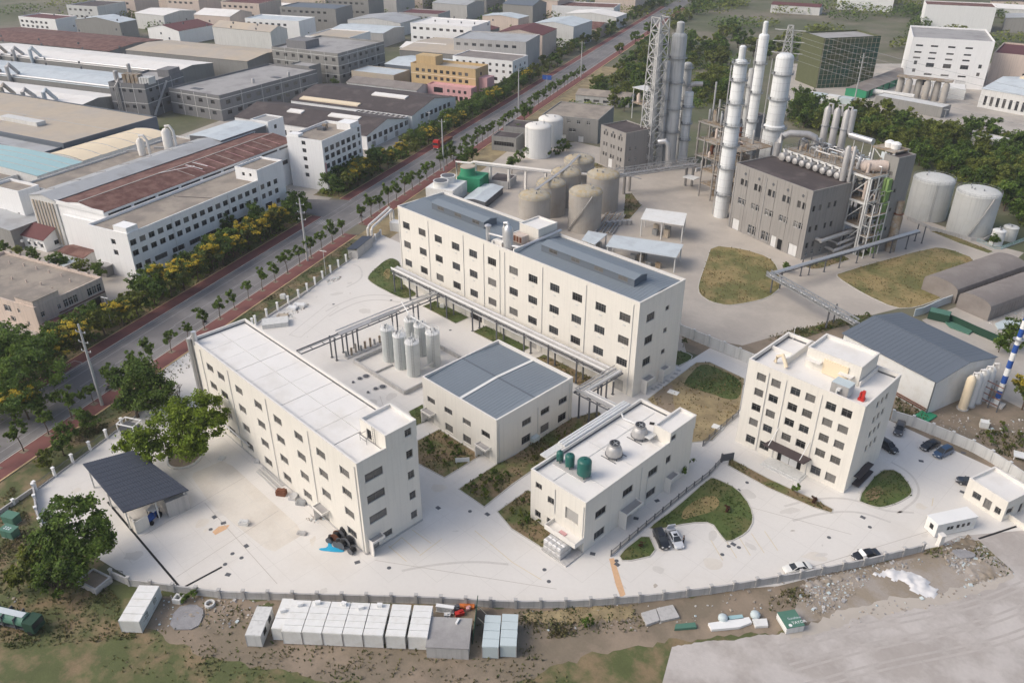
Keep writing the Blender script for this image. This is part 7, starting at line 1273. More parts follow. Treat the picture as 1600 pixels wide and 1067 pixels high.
shrubs([(-89.1,91.5),(-89.9,105.3),(-91.0,111.7),(-85.8,100.8),(-85.9,89.1)], 8, ['shrubo'], 'dry-looking shrub in the strip behind the front block', .4, .6); shrubs([(-81.0,79.0),(-81.2,85.0),(-73.2,80.9),(-77.5,77.3)], 8, ['shrub', 'shrubo'], 'low shrub in the bed left of the front block', .4, .7)
for p, lab in (((-52.6,108.0), 'dark red shrub in the crescent lawn'), ((-58.0,89.3), 'brownish red shrub in the small triangle lawn'), ((-64.5,110.6), 'clipped green shrub at the wall of the front block'), ((-65.1,113.4), 'second clipped green shrub at the wall of the front block'), ((-92.9,151.9), 'thin young tree on the small lawn behind the longest block'), ((-46.8,121.4), 'round green shrub in the narrow hedge strip'), ((-42.6,121.5), 'brown shrub in the narrow hedge strip'), ((-53.6,69.6), 'bright green bush in the dry grass at the bottom'), ((-101.8,28.2), 'bright green bush beside the concrete rings'), ((-101.6,29.5), 'second bright green bush by the concrete rings')):
    tree('sapling' if 'young' in lab else ('shrubr' if 'red' in lab or 'brown' in lab else 'shrub'), *p, lab, 1. if 'bright' not in lab else .8, None, 'shrub' if 'tree' not in lab else 'tree', .05, 'shrub' if 'tree' not in lab else 'tree')
shrubs([(-70.0,191.5),(-67.4,201.0),(-68.0,194.7),(-73.9,179.1),(-74.5,184.5)], 8, ['shrubo', 'shrub'], 'weedy shrub along the pale wall behind the office', .4, .7)
shrubs([(-28.8,162.6),(-27.7,171.8),(-21.9,171.1),(-19.5,162.9),(-24.7,162.1)], 14, ['shrub', 'shrubo'], 'weedy shrub on the waste ground behind the right wall', .4, .8); shrubs([(-233.7,85.5),(-224.4,89.7),(-227.7,101.9),(-228.3,112.4),(-221.3,108.4),(-219.9,92.6),(-220.2,82.7)], 12, ['shrub', 'shrubo'], 'hedge shrub between the white block and the roadside trees', 1., 1.6)
# far tree belts along the road and between the far factories, and the wood on the horizon
for i in range(40): x, y = rd(tr_.choice((20.5, 26)), 372+i*9+tr_.uniform(-3, 3)); tree(tr_.choice(('fardark', 'faro')), x, y, 'far roadside tree toward the top of the road', .95, 'far roadside trees', 'roadside_tree')
for i in range(30): x, y = rd(tr_.choice((-4, -14, -20)), 400+i*12+tr_.uniform(-4, 4)); tree(tr_.choice(('fardark', 'faro')), x, y, 'far tree right of the top of the road', .95, 'far trees right of the road', 'roadside_tree')
def mass(name, spots, m, seed, lab=None):
    r = random.Random(seed); V, F = [], []
    for (x, y, R_, H_, n) in spots:
        for i in range(n):
            a, d = r.random()*6.28, R_*math.sqrt(r.random()); p = Vector((x+d*math.cos(a), y+d*math.sin(a), H_*r.uniform(.25, 1)*(1-.4*(d/R_)**2))); nn = Vector((r.gauss(0, .7), r.gauss(0, .7), 1)).normalized(); aa = nn.cross(Vector((r.gauss(0, 1), r.gauss(0, 1), r.gauss(0, 1)))).normalized(); b_ = nn.cross(aa); s = r.uniform(1.2, 2.6)*(.55 if name == 'undergrowth' else 1); o = len(V)
            V += [p-aa*s*.5, p+b_*s*.4, p+aa*s*.5, p-b_*s*.4]; F.append((o, o+1, o+2, o+3))
    me = bpy.data.meshes.new(name); me.from_pydata(V, [], F); me.materials.append(M[m]); tag(inst(me, name), 'low undergrowth between the woodland and roadside trees' if name == 'undergrowth' else 'far wooded land fading toward the horizon', 'undergrowth' if name == 'undergrowth' else 'woodland', None, 'stuff')
fr_ = random.Random(17); sp = [[], []]
for i in range(560):
    t, s = fr_.uniform(-620, 520), fr_.uniform(380, 1150)
    if -8 < t < 24 or (t > 0 and s < 430): continue
    if t < 0 and s < 520 and t > -330: continue
    x, y = rd(t, s); sp[i % 2].append((x, y, fr_.uniform(7, 20), fr_.uniform(6, 10), int(fr_.uniform(90, 260))))
mass('far_wood', sp[0], 'leaf_dark', 1); mass('far_wood', sp[1], 'leaf_olive', 2)
UND = [[(-206.8,415.2),(-184.8,417.1),(-121.9,402.1),(-82.1,392.6),(-44.8,286.0),(-59.2,298.0),(-112.7,349.3),(-141.9,357.0),(-177.8,361.8)], [(-267.3,297.2),(-293.8,360.5),(-320.2,423.2),(-295.2,496.8),(-213.3,365.7),(-250.5,341.5)]]
us = [[], []]
for poly in UND:
    xs_, ys_ = [p[0] for p in poly], [p[1] for p in poly]
    for i in range(700):
        x, y = fr_.uniform(min(xs_), max(xs_)), fr_.uniform(min(ys_), max(ys_))
        if inpoly(x, y, poly): us[i % 2].append((x, y, 3.2, fr_.uniform(1.6, 3.4), 34))
for i in range(420):
    s = fr_.uniform(-4, 330)
    if 136 < s < 158: continue
    x, y = rd(fr_.uniform(20.5, 29), s); us[i % 2].append((x, y, 1.8, fr_.uniform(.7, 1.8), 22))
mass('undergrowth', us[0], 'leaf_dark', 5); mass('undergrowth', us[1], 'leaf_olive', 6)
# grass, weeds and straw as small blades
def tufts(name, polys, dens, m, hmin, hmax, label, seed, wd=.5):
    r = random.Random(seed); V, F = [], []
    for (poly, z, k) in polys:
        xs = [p[0] for p in poly]; ys = [p[1] for p in poly]; A = abs(area(poly)); bb = (max(xs)-min(xs))*(max(ys)-min(ys)); n = int(min(26000, bb*dens*k)); cen = [(r.uniform(min(xs), max(xs)), r.uniform(min(ys), max(ys))) for _ in range(max(3, int(A/14)))]
        for i in range(n):
            if r.random() < .55: c = r.choice(cen); x, y = r.gauss(c[0], 1.1), r.gauss(c[1], 1.1)
            else: x, y = r.uniform(min(xs), max(xs)), r.uniform(min(ys), max(ys))
            if not inpoly(x, y, poly): continue
            a = r.random()*6.28; s = r.uniform(.15, .4)*wd*2; h = r.uniform(hmin, hmax); lx, ly = r.gauss(0, .18), r.gauss(0, .18); o = len(V); ca, sa = math.cos(a)*s/2, math.sin(a)*s/2
            V += [(x-ca, y-sa, z-.02), (x+ca, y+sa, z-.02), (x+ca*.6+lx, y+sa*.6+ly, z+h), (x-ca*.6+lx, y-sa*.6+ly, z+h*.8)]; F.append((o, o+1, o+2, o+3))
    me = bpy.data.meshes.new(name); me.from_pydata(V, [], F); me.materials.append(M[m]); tag(inst(me, name), label, 'grass', None, 'stuff')
lawn = [(p, z, t) for (p, m, t, z) in BEDS if m == 'lawn']; mixed = [(p, z, t) for (p, m, t, z) in BEDS if m in ('bed_mixed', 'weedy')]; dry = [(p, z, t) for (p, m, t, z) in BEDS if m in ('dry_grass', 'straw')]
tufts('lawn_grass', lawn, 5, 'tuft_green', .08, .3, 'short green grass in the kerbed beds', 1); tufts('bed_weeds', mixed, 4.5, 'tuft_weed', .1, .5, 'mixed weeds in the planting beds', 2); tufts('dry_grass', dry, 3, 'tuft_dry', .1, .35, 'yellowed grass in the plant lawns', 3)
tufts('verge_weeds', [(rdrect(-5.4, -10.5, 5, 122), .01, 1), (rdrect(19, 32, 0, 136), .02, .35)], 7, 'tuft_weed', .1, .5, 'weeds on the verge along the road fence', 4)
tufts('verge_weeds', [([(-152, 18), (-140, 4), (-112, 5), (-100, 20), (-112, 21), (-131, 16.5)], .02, 1), ([(-100, 12), (-60, 40), (-40, 60), (-62, 62), (-100, 30)], .03, .25), ([(-63.8,63.6),(-50.4,78.9),(-46.6,75.5),(-57.8,61.7)], .03, 1.)], 7, 'tuft_weed', .12, .5, 'rank weeds outside the lower wall', 5)
tufts('rubble_weeds', [([(-23.5,121.6),(-21.9,125.9),(-20.3,125.3),(-21.9,121.6)], .03, 3), ([(-18.1,129.7),(-15.5,129.6),(-11.3,128.5),(-11.3,126.9),(-13.9,127.0),(-17.4,128.2)], .03, 2), ([(-37.0,94.8),(-34.5,100.7),(-31.3,99.5),(-33.0,95.4),(-35.4,92.1)], .03, 1.6), ([(-47.2,169.1),(-42.8,167.1),(-37.9,163.3),(-40.3,159.2),(-44.7,160.7)], .02, 2), ([(-29.8,166.4),(-22.1,171.8),(-19.0,161.2),(-25.8,161.0)], .02, 1.2), ([(-71.4,196.4),(-67.6,201.5),(-68.0,194.7),(-79.4,168.9),(-81.1,171.8)], .02, 2)], 3.5, 'tuft_weed', .2, .7, 'weeds on the rubble and waste ground', 6)

# ================================================================ vehicles
def loft(b, secs):
    """secs: list of (x, [(y, z) ...]) half profiles mirrored about y = 0"""
    k = len(secs[0][1]); rows = []
    for x, pr in secs: rows.append([(x, y, z) for y, z in pr]+[(x, -y, z) for y, z in pr[::-1]])
    n = 2*k; o = [v for r in rows for v in r]; f = [(i*n+j, i*n+(j+1) % n, (i+1)*n+(j+1) % n, (i+1)*n+j) for i in range(len(rows)-1) for j in range(n)]
    f += [tuple(range(n-1, -1, -1)), tuple((len(rows)-1)*n+j for j in range(n))]; b.add(o, f)
CARS = {}
def car_mat(name, col):
    if name not in M:
        m = mat(name, col, rough=.28, n=.02, spec=.6); m.node_tree.nodes['Principled BSDF'].inputs['Coat Weight'].default_value = .6; M[name] = m
    return name
def car(label, a, b_, m, kind='sedan', boot=False, name='parked_car', group='cars parked in the yard'):
    """a = rear end, b_ = nose, on the ground"""
    a, b_ = Vector(a), Vector(b_); d = (b_-a).normalized(); c = (a+b_)/2; t = thing(name, label, 'car', (c.x, c.y, .03), math.atan2(d.y, d.x), group)
    suv = kind in ('suv', 'van'); L2 = 2.4; W2 = .92; belt = .95 if not suv else 1.08; top = 1.45 if kind == 'sedan' else (1.72 if kind == 'suv' else 1.85); hood = .92 if not suv else 1.08; tail = .98 if kind == 'sedan' else 1.1
    q = MB(); loft(q, [(-L2, [(W2*.78, .42), (W2*.84, .62), (W2*.74, tail-.12)]), (-L2+.18, [(W2*.94, .28), (W2*.97, .62), (W2*.86, tail)]), (-1.3, [(W2, .24), (W2, .62), (W2*.9, belt+.02)]), (0, [(W2, .22), (W2, .62), (W2*.9, belt)]), (1.1, [(W2, .24), (W2, .62), (W2*.88, belt-.02)]), (1.9, [(W2*.96, .26), (W2*.95, .56), (W2*.8, hood-.12)]), (L2-.1, [(W2*.8, .3), (W2*.82, .52), (W2*.66, hood-.27)]), (L2, [(W2*.66, .36), (W2*.7, .5), (W2*.58, hood-.36)])]); q.build('body', m, t, 35)
    xr = -1.95 if suv else -1.55; q = MB(); loft(q, [(xr, [(W2*.86, belt-.03), (W2*.84, belt+.02)]), (xr+(.25 if suv else .7), [(W2*.87, belt-.02), (W2*.68, top-.08)]), (-.2, [(W2*.88, belt-.02), (W2*.69, top-.04)]), (.35, [(W2*.88, belt-.02), (W2*.66, top-.1)]), (1.25, [(W2*.84, belt-.04), (W2*.8, belt)])]); q.build('windows', 'glass', t, 30)
    q = MB(); x0, x1 = xr+(.22 if suv else .66), .42; loft(q, [(x0, [(W2*.6, top-.1), (W2*.66, top-.06), (W2*.6, top-.03)]), (-.4, [(W2*.66, top-.06), (W2*.7, top-.03), (W2*.6, top+.02)]), (x1, [(W2*.62, top-.12), (W2*.67, top-.09), (W2*.58, top-.06)])]); q.build('roof', m, t, 40)
    for s in (-1, 1):
        q = MB(); q.beam((xr+.1, s*W2*.85, belt), (x0+.05, s*W2*.67, top-.06), .09, .07); q.beam((1.22, s*W2*.82, belt), (x1, s*W2*.66, top-.09), .08, .06); q.build('pillar', m, t); MB().box(.85, s*W2-.02*s if s > 0 else s*W2-.16, belt-.02, 1.02, s*W2+.16 if s > 0 else s*W2-.02*s, belt+.12).build('mirror', m, t)
        MB().obox((L2-.16, s*.58, hood-.3), (.12, .16, .06)).build('headlight', 'frame_white', t); MB().obox((-L2+.07, s*.62, tail-.18), (.06, .15, .07)).build('tail_light', 'red_paint', t)
        for x in (-1.4, 1.42):
            w_ = MB(); y0, y1 = (s*(W2-.2), s*(W2+.015)); w_.tube([(x, y0, .32), (x, y1, .32)], .33, 14); wo_ = w_.build('wheel', 'black_rubber', t, 40); MB().tube([(x, y1-.01*s, .32), (x, y1+.008*s, .32)], .2, 10).build('rim', 'steel', wo_)
    MB().obox((L2+.003, 0, .48), (.012, .22, .06)).build('number_plate', 'white_paint', t)
    if boot: MB().obox((-2.0, 0, 1.55), (.06, .72, .62), 0, ('Y', R(24))).build('boot_lid', m, t); MB().box(-1.95, -.3, top+.0, .0, .3, top+.0) if 0 else MB().obox((.05, 0, top-.0), (.28, .36, .012)).build('sunroof', 'glass', t)
    return t
car_mat('car_white', (.72, .72, .68)); car_mat('car_black', (.014, .015, .018)); car_mat('car_silver', (.55, .57, .60)); car_mat('car_blue', (.03, .07, .14)); car_mat('car_navy', (.02, .024, .035)); car_mat('car_grey', (.05, .052, .058))
def carpx(label, c, hd, m, kind='sedan', **k):
    c = Vector(c); d = Vector((math.cos(hd), math.sin(hd))); return car(label, c-d*2.4, c+d*2.4, m, kind, **k)
def hdg(p, q): return math.atan2(q[1]-p[1], q[0]-p[0])
cw = car('white sedan parked along the bottom wall', (-35.4,104.9), (-37.6,101.7), 'car_white'); cd_ = car('dark sedan with a white cloth over its windscreen by the bottom wall', (-28.6,116.2), (-31.0,112.4), 'car_black')
tag(MB().obox((-.1, 0, 0), (.34, .78, .03), 0, ('Y', R(32))).build('white_cloth', 'white_paint', None, None, (cd_.location.x+.93*math.cos(cd_.rotation_euler.z), cd_.location.y+.93*math.sin(cd_.rotation_euler.z), 1.27), cd_.rotation_euler.z), 'white cloth spread over the windscreen of the dark sedan', 'cloth')
car('black car parked next to the silver one in the bay', (-58.1,94.0), (-55.0,91.9), 'car_black', 'suv'); car('silver sedan with its boot lid raised in the bay', (-57.0,96.0), (-53.0,93.5), 'car_silver', boot=True)
car('dark grey car near the pale wall behind the office', (-41.5,157.1), (-40.3,152.2), 'car_grey', 'suv'); car('black van half hidden by the office corner', (-41.7,147.3), (-38.7,146.5), 'car_black', 'van'); car('black sedan right of the office, next to the blue one', (-33.6,155.9), (-34.9,151.1), 'car_black'); car('blue hatchback parked beside the black sedan', (-30.8,155.2), (-32.1,150.6), 'car_blue', 'suv'); car('dark car parked against the gatehouse', (-23.0,147.1), (-25.5,146.5), 'car_navy')
# red lorry on the road
t = thing('lorry', 'red articulated lorry driving down the far lane with headlights on', 'lorry', (*(-263.4,216.8), .04), RA+R(-90)); 
MB().box(-2.2, -1.22, .8, 0, 1.22, 3.6).build('cab', 'red_paint', t); MB().add([(.0, -1.15, 2.1), (.0, 1.15, 2.1), (-.12, 1.1, 3.1), (-.12, -1.1, 3.1)], [(0, 1, 2, 3)]).add([(.02, -1.15, 2.1), (.02, 1.15, 2.1), (.02, 1.1, 3.1), (.02, -1.1, 3.1)], [(0, 1, 2, 3)]).build('windscreen', 'glass', t); MB().box(-1.9, -1.1, 3.602, -.3, 1.1, 4.1).build('wind_deflector', 'red_paint', t)
MB().box(-14.5, -1.2, 1.0, -2.6, 1.2, 1.35).build('trailer_bed', 'dark_steel', t); MB().box(-14.5, -1.22, 1.352, -2.7, 1.22, 2.3).build('trailer_side', 'rust', t); MB().box(.01, -1.2, .5, .1, 1.2, .95).build('bumper', 'dark_steel', t)
for s in (-1, 1):
    MB().obox((.12, s*.85, .85), (.04, .2, .12)).build('headlight', 'frame_white', t)
    for x in (-1.1, -3.6, -4.9, -11.5, -12.8): MB().tube([(x, s*.9, .5), (x, s*1.22, .5)], .5, 12).build('wheel', 'black_rubber', t, 40)
# people: one continuous skinned figure each, with separate hair, clothes, hands
SKIN = mk('skin', (.46, .29, .20), n=.03); mk('cloth_dark', (.022, .022, .026), n=.1); mk('cloth_blue', (.05, .07, .13), n=.1); mk('hair', (.012, .010, .009), n=.1); mk('cloth_grey', (.14, .14, .15), n=.1)
def person(label, x, y, rz, pose='stand', top='cloth_dark', legs='cloth_dark', z=.03):
    t = thing('person', label, 'person', (x, y, z), rz); sit = pose == 'ride'
    hip = .95 if not sit else .82; J = {'pel': (0, 0, hip), 'wst': (.01 if not sit else .05, 0, hip+.16), 'chs': (.02 if not sit else .16, 0, hip+.38), 'nck': (.02 if not sit else .24, 0, hip+.55), 'hd': (.04 if not sit else .30, 0, hip+.70), 'top': (.04 if not sit else .32, 0, hip+.79)}
    E_ = [('pel', 'wst'), ('wst', 'chs'), ('chs', 'nck'), ('nck', 'hd'), ('hd', 'top')]; Rr = {'pel': .145, 'wst': .125, 'chs': .155, 'nck': .058, 'hd': .098, 'top': .07}
    for s, n_ in ((1, 'L'), (-1, 'R')):
        if sit: q = [('hp', .02, .1, hip-.03, .09), ('kn', .42, .16, hip-.12, .062), ('an', .36, .16, .36, .042), ('to', .5, .16, .32, .036), ('sh', .2, .19, hip+.46, .062), ('el', .36, .27, hip+.22, .044), ('wr', .58, .26, hip+.2, .03)]
        else: q = [('hp', 0, .095, hip-.06, .092), ('kn', .03+.03*s, .1, .5, .062), ('an', -.02+.06*s, .105, .09, .042), ('to', .13+.06*s, .115, .045, .036), ('sh', .01, .19, hip+.47, .064), ('el', .0, .26, hip+.2, .044), ('wr', .16, .27, hip+.02, .03)]
        for (nm, jx, jy, jz, r_) in q: J[nm+n_] = (jx, jy*s, jz); Rr[nm+n_] = r_
        E_ += [('pel', 'hp'+n_), ('hp'+n_, 'kn'+n_), ('kn'+n_, 'an'+n_), ('an'+n_, 'to'+n_), ('chs', 'sh'+n_), ('sh'+n_, 'el'+n_), ('el'+n_, 'wr'+n_)]
    def skin_obj(nm, keys, edges, m, grow=0., sub=2):
        me = bpy.data.meshes.new(nm); idx = {k: i for i, k in enumerate(keys)}; me.from_pydata([J[k] for k in keys], [(idx[a], idx[b]) for a, b in edges], []); me.materials.append(M[m]); o = inst(me, nm, t)
        md = o.modifiers.new('skin', 'SKIN'); md.use_smooth_shade = True
        for k in keys: sv = me.skin_vertices[0].data[idx[k]]; sv.radius = (Rr[k]+grow,)*2; sv.use_root = (k == keys[0])
        o.modifiers.new('sub', 'SUBSURF').levels = sub; o.modifiers['sub'].render_levels = sub; return o
    skin_obj('body', list(J), E_, 'skin')
    tk = ['pel', 'wst', 'chs', 'shL', 'elL', 'shR', 'elR']; skin_obj('shirt', tk, [('pel', 'wst'), ('wst', 'chs'), ('chs', 'shL'), ('shL', 'elL'), ('chs', 'shR'), ('shR', 'elR')], top, .02)
    lk_ = ['pel', 'hpL', 'knL', 'anL', 'hpR', 'knR', 'anR']; skin_obj('trousers', lk_, [('pel', 'hpL'), ('hpL', 'knL'), ('knL', 'anL'), ('pel', 'hpR'), ('hpR', 'knR'), ('knR', 'anR')], legs, .018)
    hx, hy, hz = J['hd']; MB().lathe(hx-.012, 0, [(.09, hz+.02), (.108, hz+.06), (.09, hz+.12), (.03, hz+.155)], 10).build('hair', 'hair', t, 60); MB().obox((hx+.1, 0, hz), (.02, .014, .022)).build('nose', 'skin', t)
    for s, n_ in ((1, 'L'), (-1, 'R')):
        p = Vector(J['wr'+n_]); q = Vector(J['el'+n_]); d = (p-q).normalized(); b = MB(); b.tube([p, p+d*.05, p+d*.09], [.03, .042, .036], 6); side = Vector((0, 0, 1)).cross(d).normalized()
        for k in range(4): f0 = p+d*.085+side*(.018*(k-1.5)); b.tube([f0, f0+d*.03-Vector((0, 0, .008)), f0+d*(.05+.008*(k in (1, 2)))-Vector((0, 0, .025))], .0085, 5)
        b.tube([p+d*.03+side*.03*s, p+d*.065+side*.055*s, p+d*.09+side*.055*s], .009, 5); b.build('hand', 'skin', t, 60)
        a = Vector(J['an'+n_]); e = Vector(J['to'+n_]); MB().beam(a+Vector((-.05, 0, -.045)), e+Vector((.05, 0, -.02)), .09, .075).build('shoe', 'black_rubber', t)
    return t
p = (-53.6,95.3); person('person in dark clothes standing beside the silver car', *p, R(200))
def bike(label, plab, x, y, rz, col='black_rubber', shirt='cloth_dark'):
    t = thing('motorbike', label, 'motorbike', (x, y, .04), rz)
    for xx in (-.62, .66): b = MB(); n = 14; b.tube([(xx+.27*math.cos(6.2832*k/n), 0, .29+.27*math.sin(6.2832*k/n)) for k in range(n+1)], .05, 6, False); b.build('wheel', 'black_rubber', t, 40)
    b = MB(); b.tube([(-.6, 0, .5), (-.2, 0, .74), (.3, 0, .72)], [.12, .17, .12], 8).tube([(.3, 0, .7), (.5, 0, .8), (.66, 0, .3)], .06, 6).obox((0, 0, .42), (.3, .13, .12)); b.build('body', col, t, 40); MB().box(-.65, -.14, .78, .12, .14, .84).build('seat', 'black_rubber', t); MB().tube([(.42, -.33, 1.02), (.48, 0, .98), (.42, .33, 1.02)], .018, 6).build('handlebar', 'steel', t)
    person(plab, x, y, rz, 'ride', shirt, 'cloth_dark', .04)
bike('motorbike riding along the near lane at left centre', 'rider on the motorbike at left centre, dark clothes', *(-187.3,74.4), RA+R(90)); bike('motorbike near the kerb by the long white fence', 'rider on the motorbike near the kerb, dark clothes', *(-221.4,148.1), RA+R(90), shirt='cloth_blue'); bike('small motorbike far up the near lane past the lorry', 'rider on the far motorbike, grey clothes', *(-252.6,217.8), RA+R(-90), shirt='cloth_grey'); bike('dark motorbike behind the nearest power pole', 'rider on the motorbike behind the nearest power pole', *(-172.8,44.1), RA+R(90), 'dark_steel')
# blue utility tractor in the shelter
t = thing('tractor', 'small blue utility tractor parked under the dark blue shelter', 'tractor', (*(-124.2,32.7), .03), R(-62)); MB().box(-.4, -.5, .5, 1.5, .5, 1.2).build('bonnet', 'blue_paint', t); MB().box(-1.5, -.75, .5, -.5, .75, .95).build('seat_deck', 'blue_paint', t); MB().box(-1.5, -.8, 2.05, .1, .8, 2.15).build('roof', 'white_paint', t)
for x, y in ((-1.4, -.7), (-1.4, .7), (0, -.7), (0, .7)): MB().box(x-.04, y-.04, .9, x+.04, y+.04, 2.05).build('post', 'dark_steel', t)
for s in (-1, 1):
    for x, r_ in ((-1., .6), (1.1, .4)): MB().tube([(x, s*.62, r_), (x, s*.95, r_)], r_, 14).build('wheel', 'black_rubber', t, 40); 
    MB().obox((1.52, s*.3, 1.0), (.03, .1, .08)).build('headlight', 'frame_white', t)
# green tank lorry at the lower left corner
t = thing('tank_lorry', 'dark green tank lorry at the lower left corner', 'lorry', (*(-112.2,9.7), .02), 0)
a = Vector((-112.2,9.7)); c = Vector((-122.5,3.5)); t.rotation_euler.z = math.atan2(a.y-c.y, a.x-c.x); b = MB(); pr = [(1.15*math.cos(k*.5236), 1.9+.95*math.sin(k*.5236)) for k in range(12)]; b.add([(x, y, z) for x in (-9.5, -1.6) for y, z in pr], [(k, (k+1) % 12, 12+(k+1) % 12, 12+k)[::-1] for k in range(12)]+[tuple(range(12)), tuple(range(23, 11, -1))]); b.build('tank', 'box_green', t, 40)
MB().box(-9.3, -.5, 2.86, -1.8, .5, 2.92).build('walkway', 'pale_metal', t); [MB().box(x, -1.2, .8, x+.12, 1.2, 2.9).build('tank_band', 'dark_steel', t) for x in (-7.5, -5.2, -3)]; MB().box(-1.5, -1.15, .6, .3, 1.15, 2.5).build('cab', 'dark_green', t); MB().box(.302, -1, 1.4, .33, 1, 2.3).build('windscreen', 'glass', t); MB().box(-9.5, -.9, .6, .2, .9, .85).build('chassis', 'dark_steel', t)
for x in (-8.5, -7.2, -.6):
    for s in (-1, 1): MB().tube([(x, s*.85, .5), (x, s*1.15, .5)], .5, 12).build('wheel', 'black_rubber', t, 40)
# ================================================================ site cabins and containers outside the bottom wall
A0 = Vector((-87.7,39.4)); A1 = Vector((-71.4,54.1)); LD = (Vector((-83.9,35.0))-A0); LD.normalize(); XD = (A1-A0).normalized(); ang = math.atan2(XD.y, XD.x); LN = Vector((XD.y, -XD.x)); 
def cabin(label, org, wd, ln_, h, ac=None, m='white_panel', rot=None, n=5, group='white cabins in a row', gapc=True, name='site_cabin', cat='cabin'):
    t = thing(name, label, cat, (*org, .02), ang if rot is None else rot, group); MB().box(.04, -ln_, .12, wd-.04, 0, h-.12).build('body', m, t)
    for k in range(n): MB().box(.0, -ln_*(k+1)/n+.035, h-.118, wd, -ln_*k/n-.035, h-.02+.02*(k % 2)).build('roof_panel', m, t)
    for x in (.04, wd-.04): MB().box(x-.05, -ln_-.03, .12, x+.05, -ln_+.05, h-.13).build('corner_post', 'wall_grey', t)
    for k in (0, 1): MB().box(wd-.035, -ln_*(.3+.4*k)-.5, 1.1, wd+.005, -ln_*(.3+.4*k)+.5, 2.1).build('window', 'glass', t)
    if ac: b = MB(); b.box(-.4, -.25, 0, .4, .25, .55).box(-.3, -.29, .08, .1, -.252, .48); o = tag(b.build('roof_unit', 'white_paint', None, None, (*(Vector(org)+XD*(wd*ac[0])-LN*(-ln_*ac[1])), h+.03), ang+ac[2]), 'white air conditioner box on the %s' % label.split(' of the')[0].split(',')[0], 'air conditioner', 'air conditioners on the cabins')
    return t
xs = [0, 3.12, 6.24, 9.36, 12.5, 15.9, 19.3]; tot = (A1-A0).length; sc = tot/22.4
wl = [('first white cabin of the bottom row, counted from the left', (.5, .18, .3)), ('second white cabin of the bottom row, right of a dark gap', (.35, .1, .2)), ('third white cabin of the bottom row', (.7, .1, -.2)), ('fourth white cabin of the bottom row', (.6, .2, .3)), ('fifth white cabin of the bottom row', (.5, .1, 0)), ('sixth white cabin of the bottom row, plain roof', None), ('seventh white cabin of the bottom row, beside the junk heap', None)]
for x, (lab, ac) in zip(xs, wl): cabin(lab, tuple(A0+XD*(x*sc)), 3.0*sc, 6.1, 2.8, ac)
q = Vector((-89.3,38.5)); cabin('short white cabin stepped left of the bottom row', tuple(q), 1.75, 5.9, 2.6, (.5, .45, .3), n=3, group=None); 
q = Vector((-90.7,35.2)); cabin('grey-white cabin standing alone left of the bottom row', tuple(Vector((-90.8,34.9))), 2.4, 5.6, 2.5, None, 'pale_wall', n=2, group=None)
q0, q1_, q2_ = Vector((-107.8,23.8)), Vector((-105.4,26.0)), Vector((-104.0,19.5)); e = (q1_-q0).normalized(); 
t = cabin('pale shipping container with peeling sides, alone at lower left', tuple(q0), (q1_-q0).length, 7.2, 2.6, None, 'white_panel', math.atan2(e.y, e.x), 5, None, name='shipping_container', cat='container')
b = MB(); wd_ = (q1_-q0).length; r9 = random.Random(4)
for k in range(26): y = -7.1+k*.27; b.box(wd_-.036, y, .2, wd_+.01, y+.12, 2.4)
b.build('side_rib', 'pale_panel', t)['kind'] = 'stuff'
for k in range(16): yy, zz = -r9.uniform(.3, 6.8), r9.uniform(.3, 2.1); MB().box(wd_+.012, yy, zz, wd_+.02, yy+r9.uniform(.3, 1.2), zz+r9.uniform(.05, .25)).build('peeled_patch', r9.choice(['pale_panel', 'white_paint', 'grey_sheet']), t)
gr = thing('storage_shed', 'flat grey shed roof right of the white cabins', 'shed', (*(-70.2,52.6), 0), ang); MB().box(0, -5.5, 0, 6.2, 0, 2.3).build('body', 'wall_grey', gr); MB().box(-.1, -5.6, 2.302, 6.3, .1, 2.42).build('roof', 'grey_roof', gr); tag(MB().box(0, 0, 0, .3, 1., .3).build('roof_unit', 'white_paint', None, None, (*(-66.6,54.3), 2.44), .4), 'small white box lying on the flat grey shed roof', 'box')
for k, (lab, a) in enumerate((('pale blue-green cabin roof right of the dark board', (-64.7,58.7)), ('second pale blue-green cabin roof beside the dry grass', (-63.0,60.7)))): cabin(lab, tuple(a), 2.45, 6, 2.5, None, 'pale_panel', ang, 4, 'pale cabins by the dark board')
t = tag(MB().add([(0, 0, 0), (0, -6.6, 0), (.3, -6.6, 3.4), (.3, -.3, 3.6), (.12, 0, 0), (.12, -6.6, 0), (.42, -6.6, 3.4), (.42, -.3, 3.6)], [(0, 1, 2, 3), (7, 6, 5, 4), (0, 4, 5, 1), (1, 5, 6, 2), (2, 6, 7, 3), (3, 7, 4, 0)]).build('hoarding_board', 'dark_green', None, None, (*(-68.0,59.8), 0), ang), 'dark green hoarding board standing end-on by the junk', 'board')
t = thing('site_prop', 'pale timber props bracing the dark green board', 'props', (*(-67.4,59.6), 0), ang); [MB().beam((.3, -1-k*2, 2.4), (2.6, -1.6-k*2, .1), .1).build('prop', 'cream_sheet', t) for k in range(2)]
jr = random.Random(8)
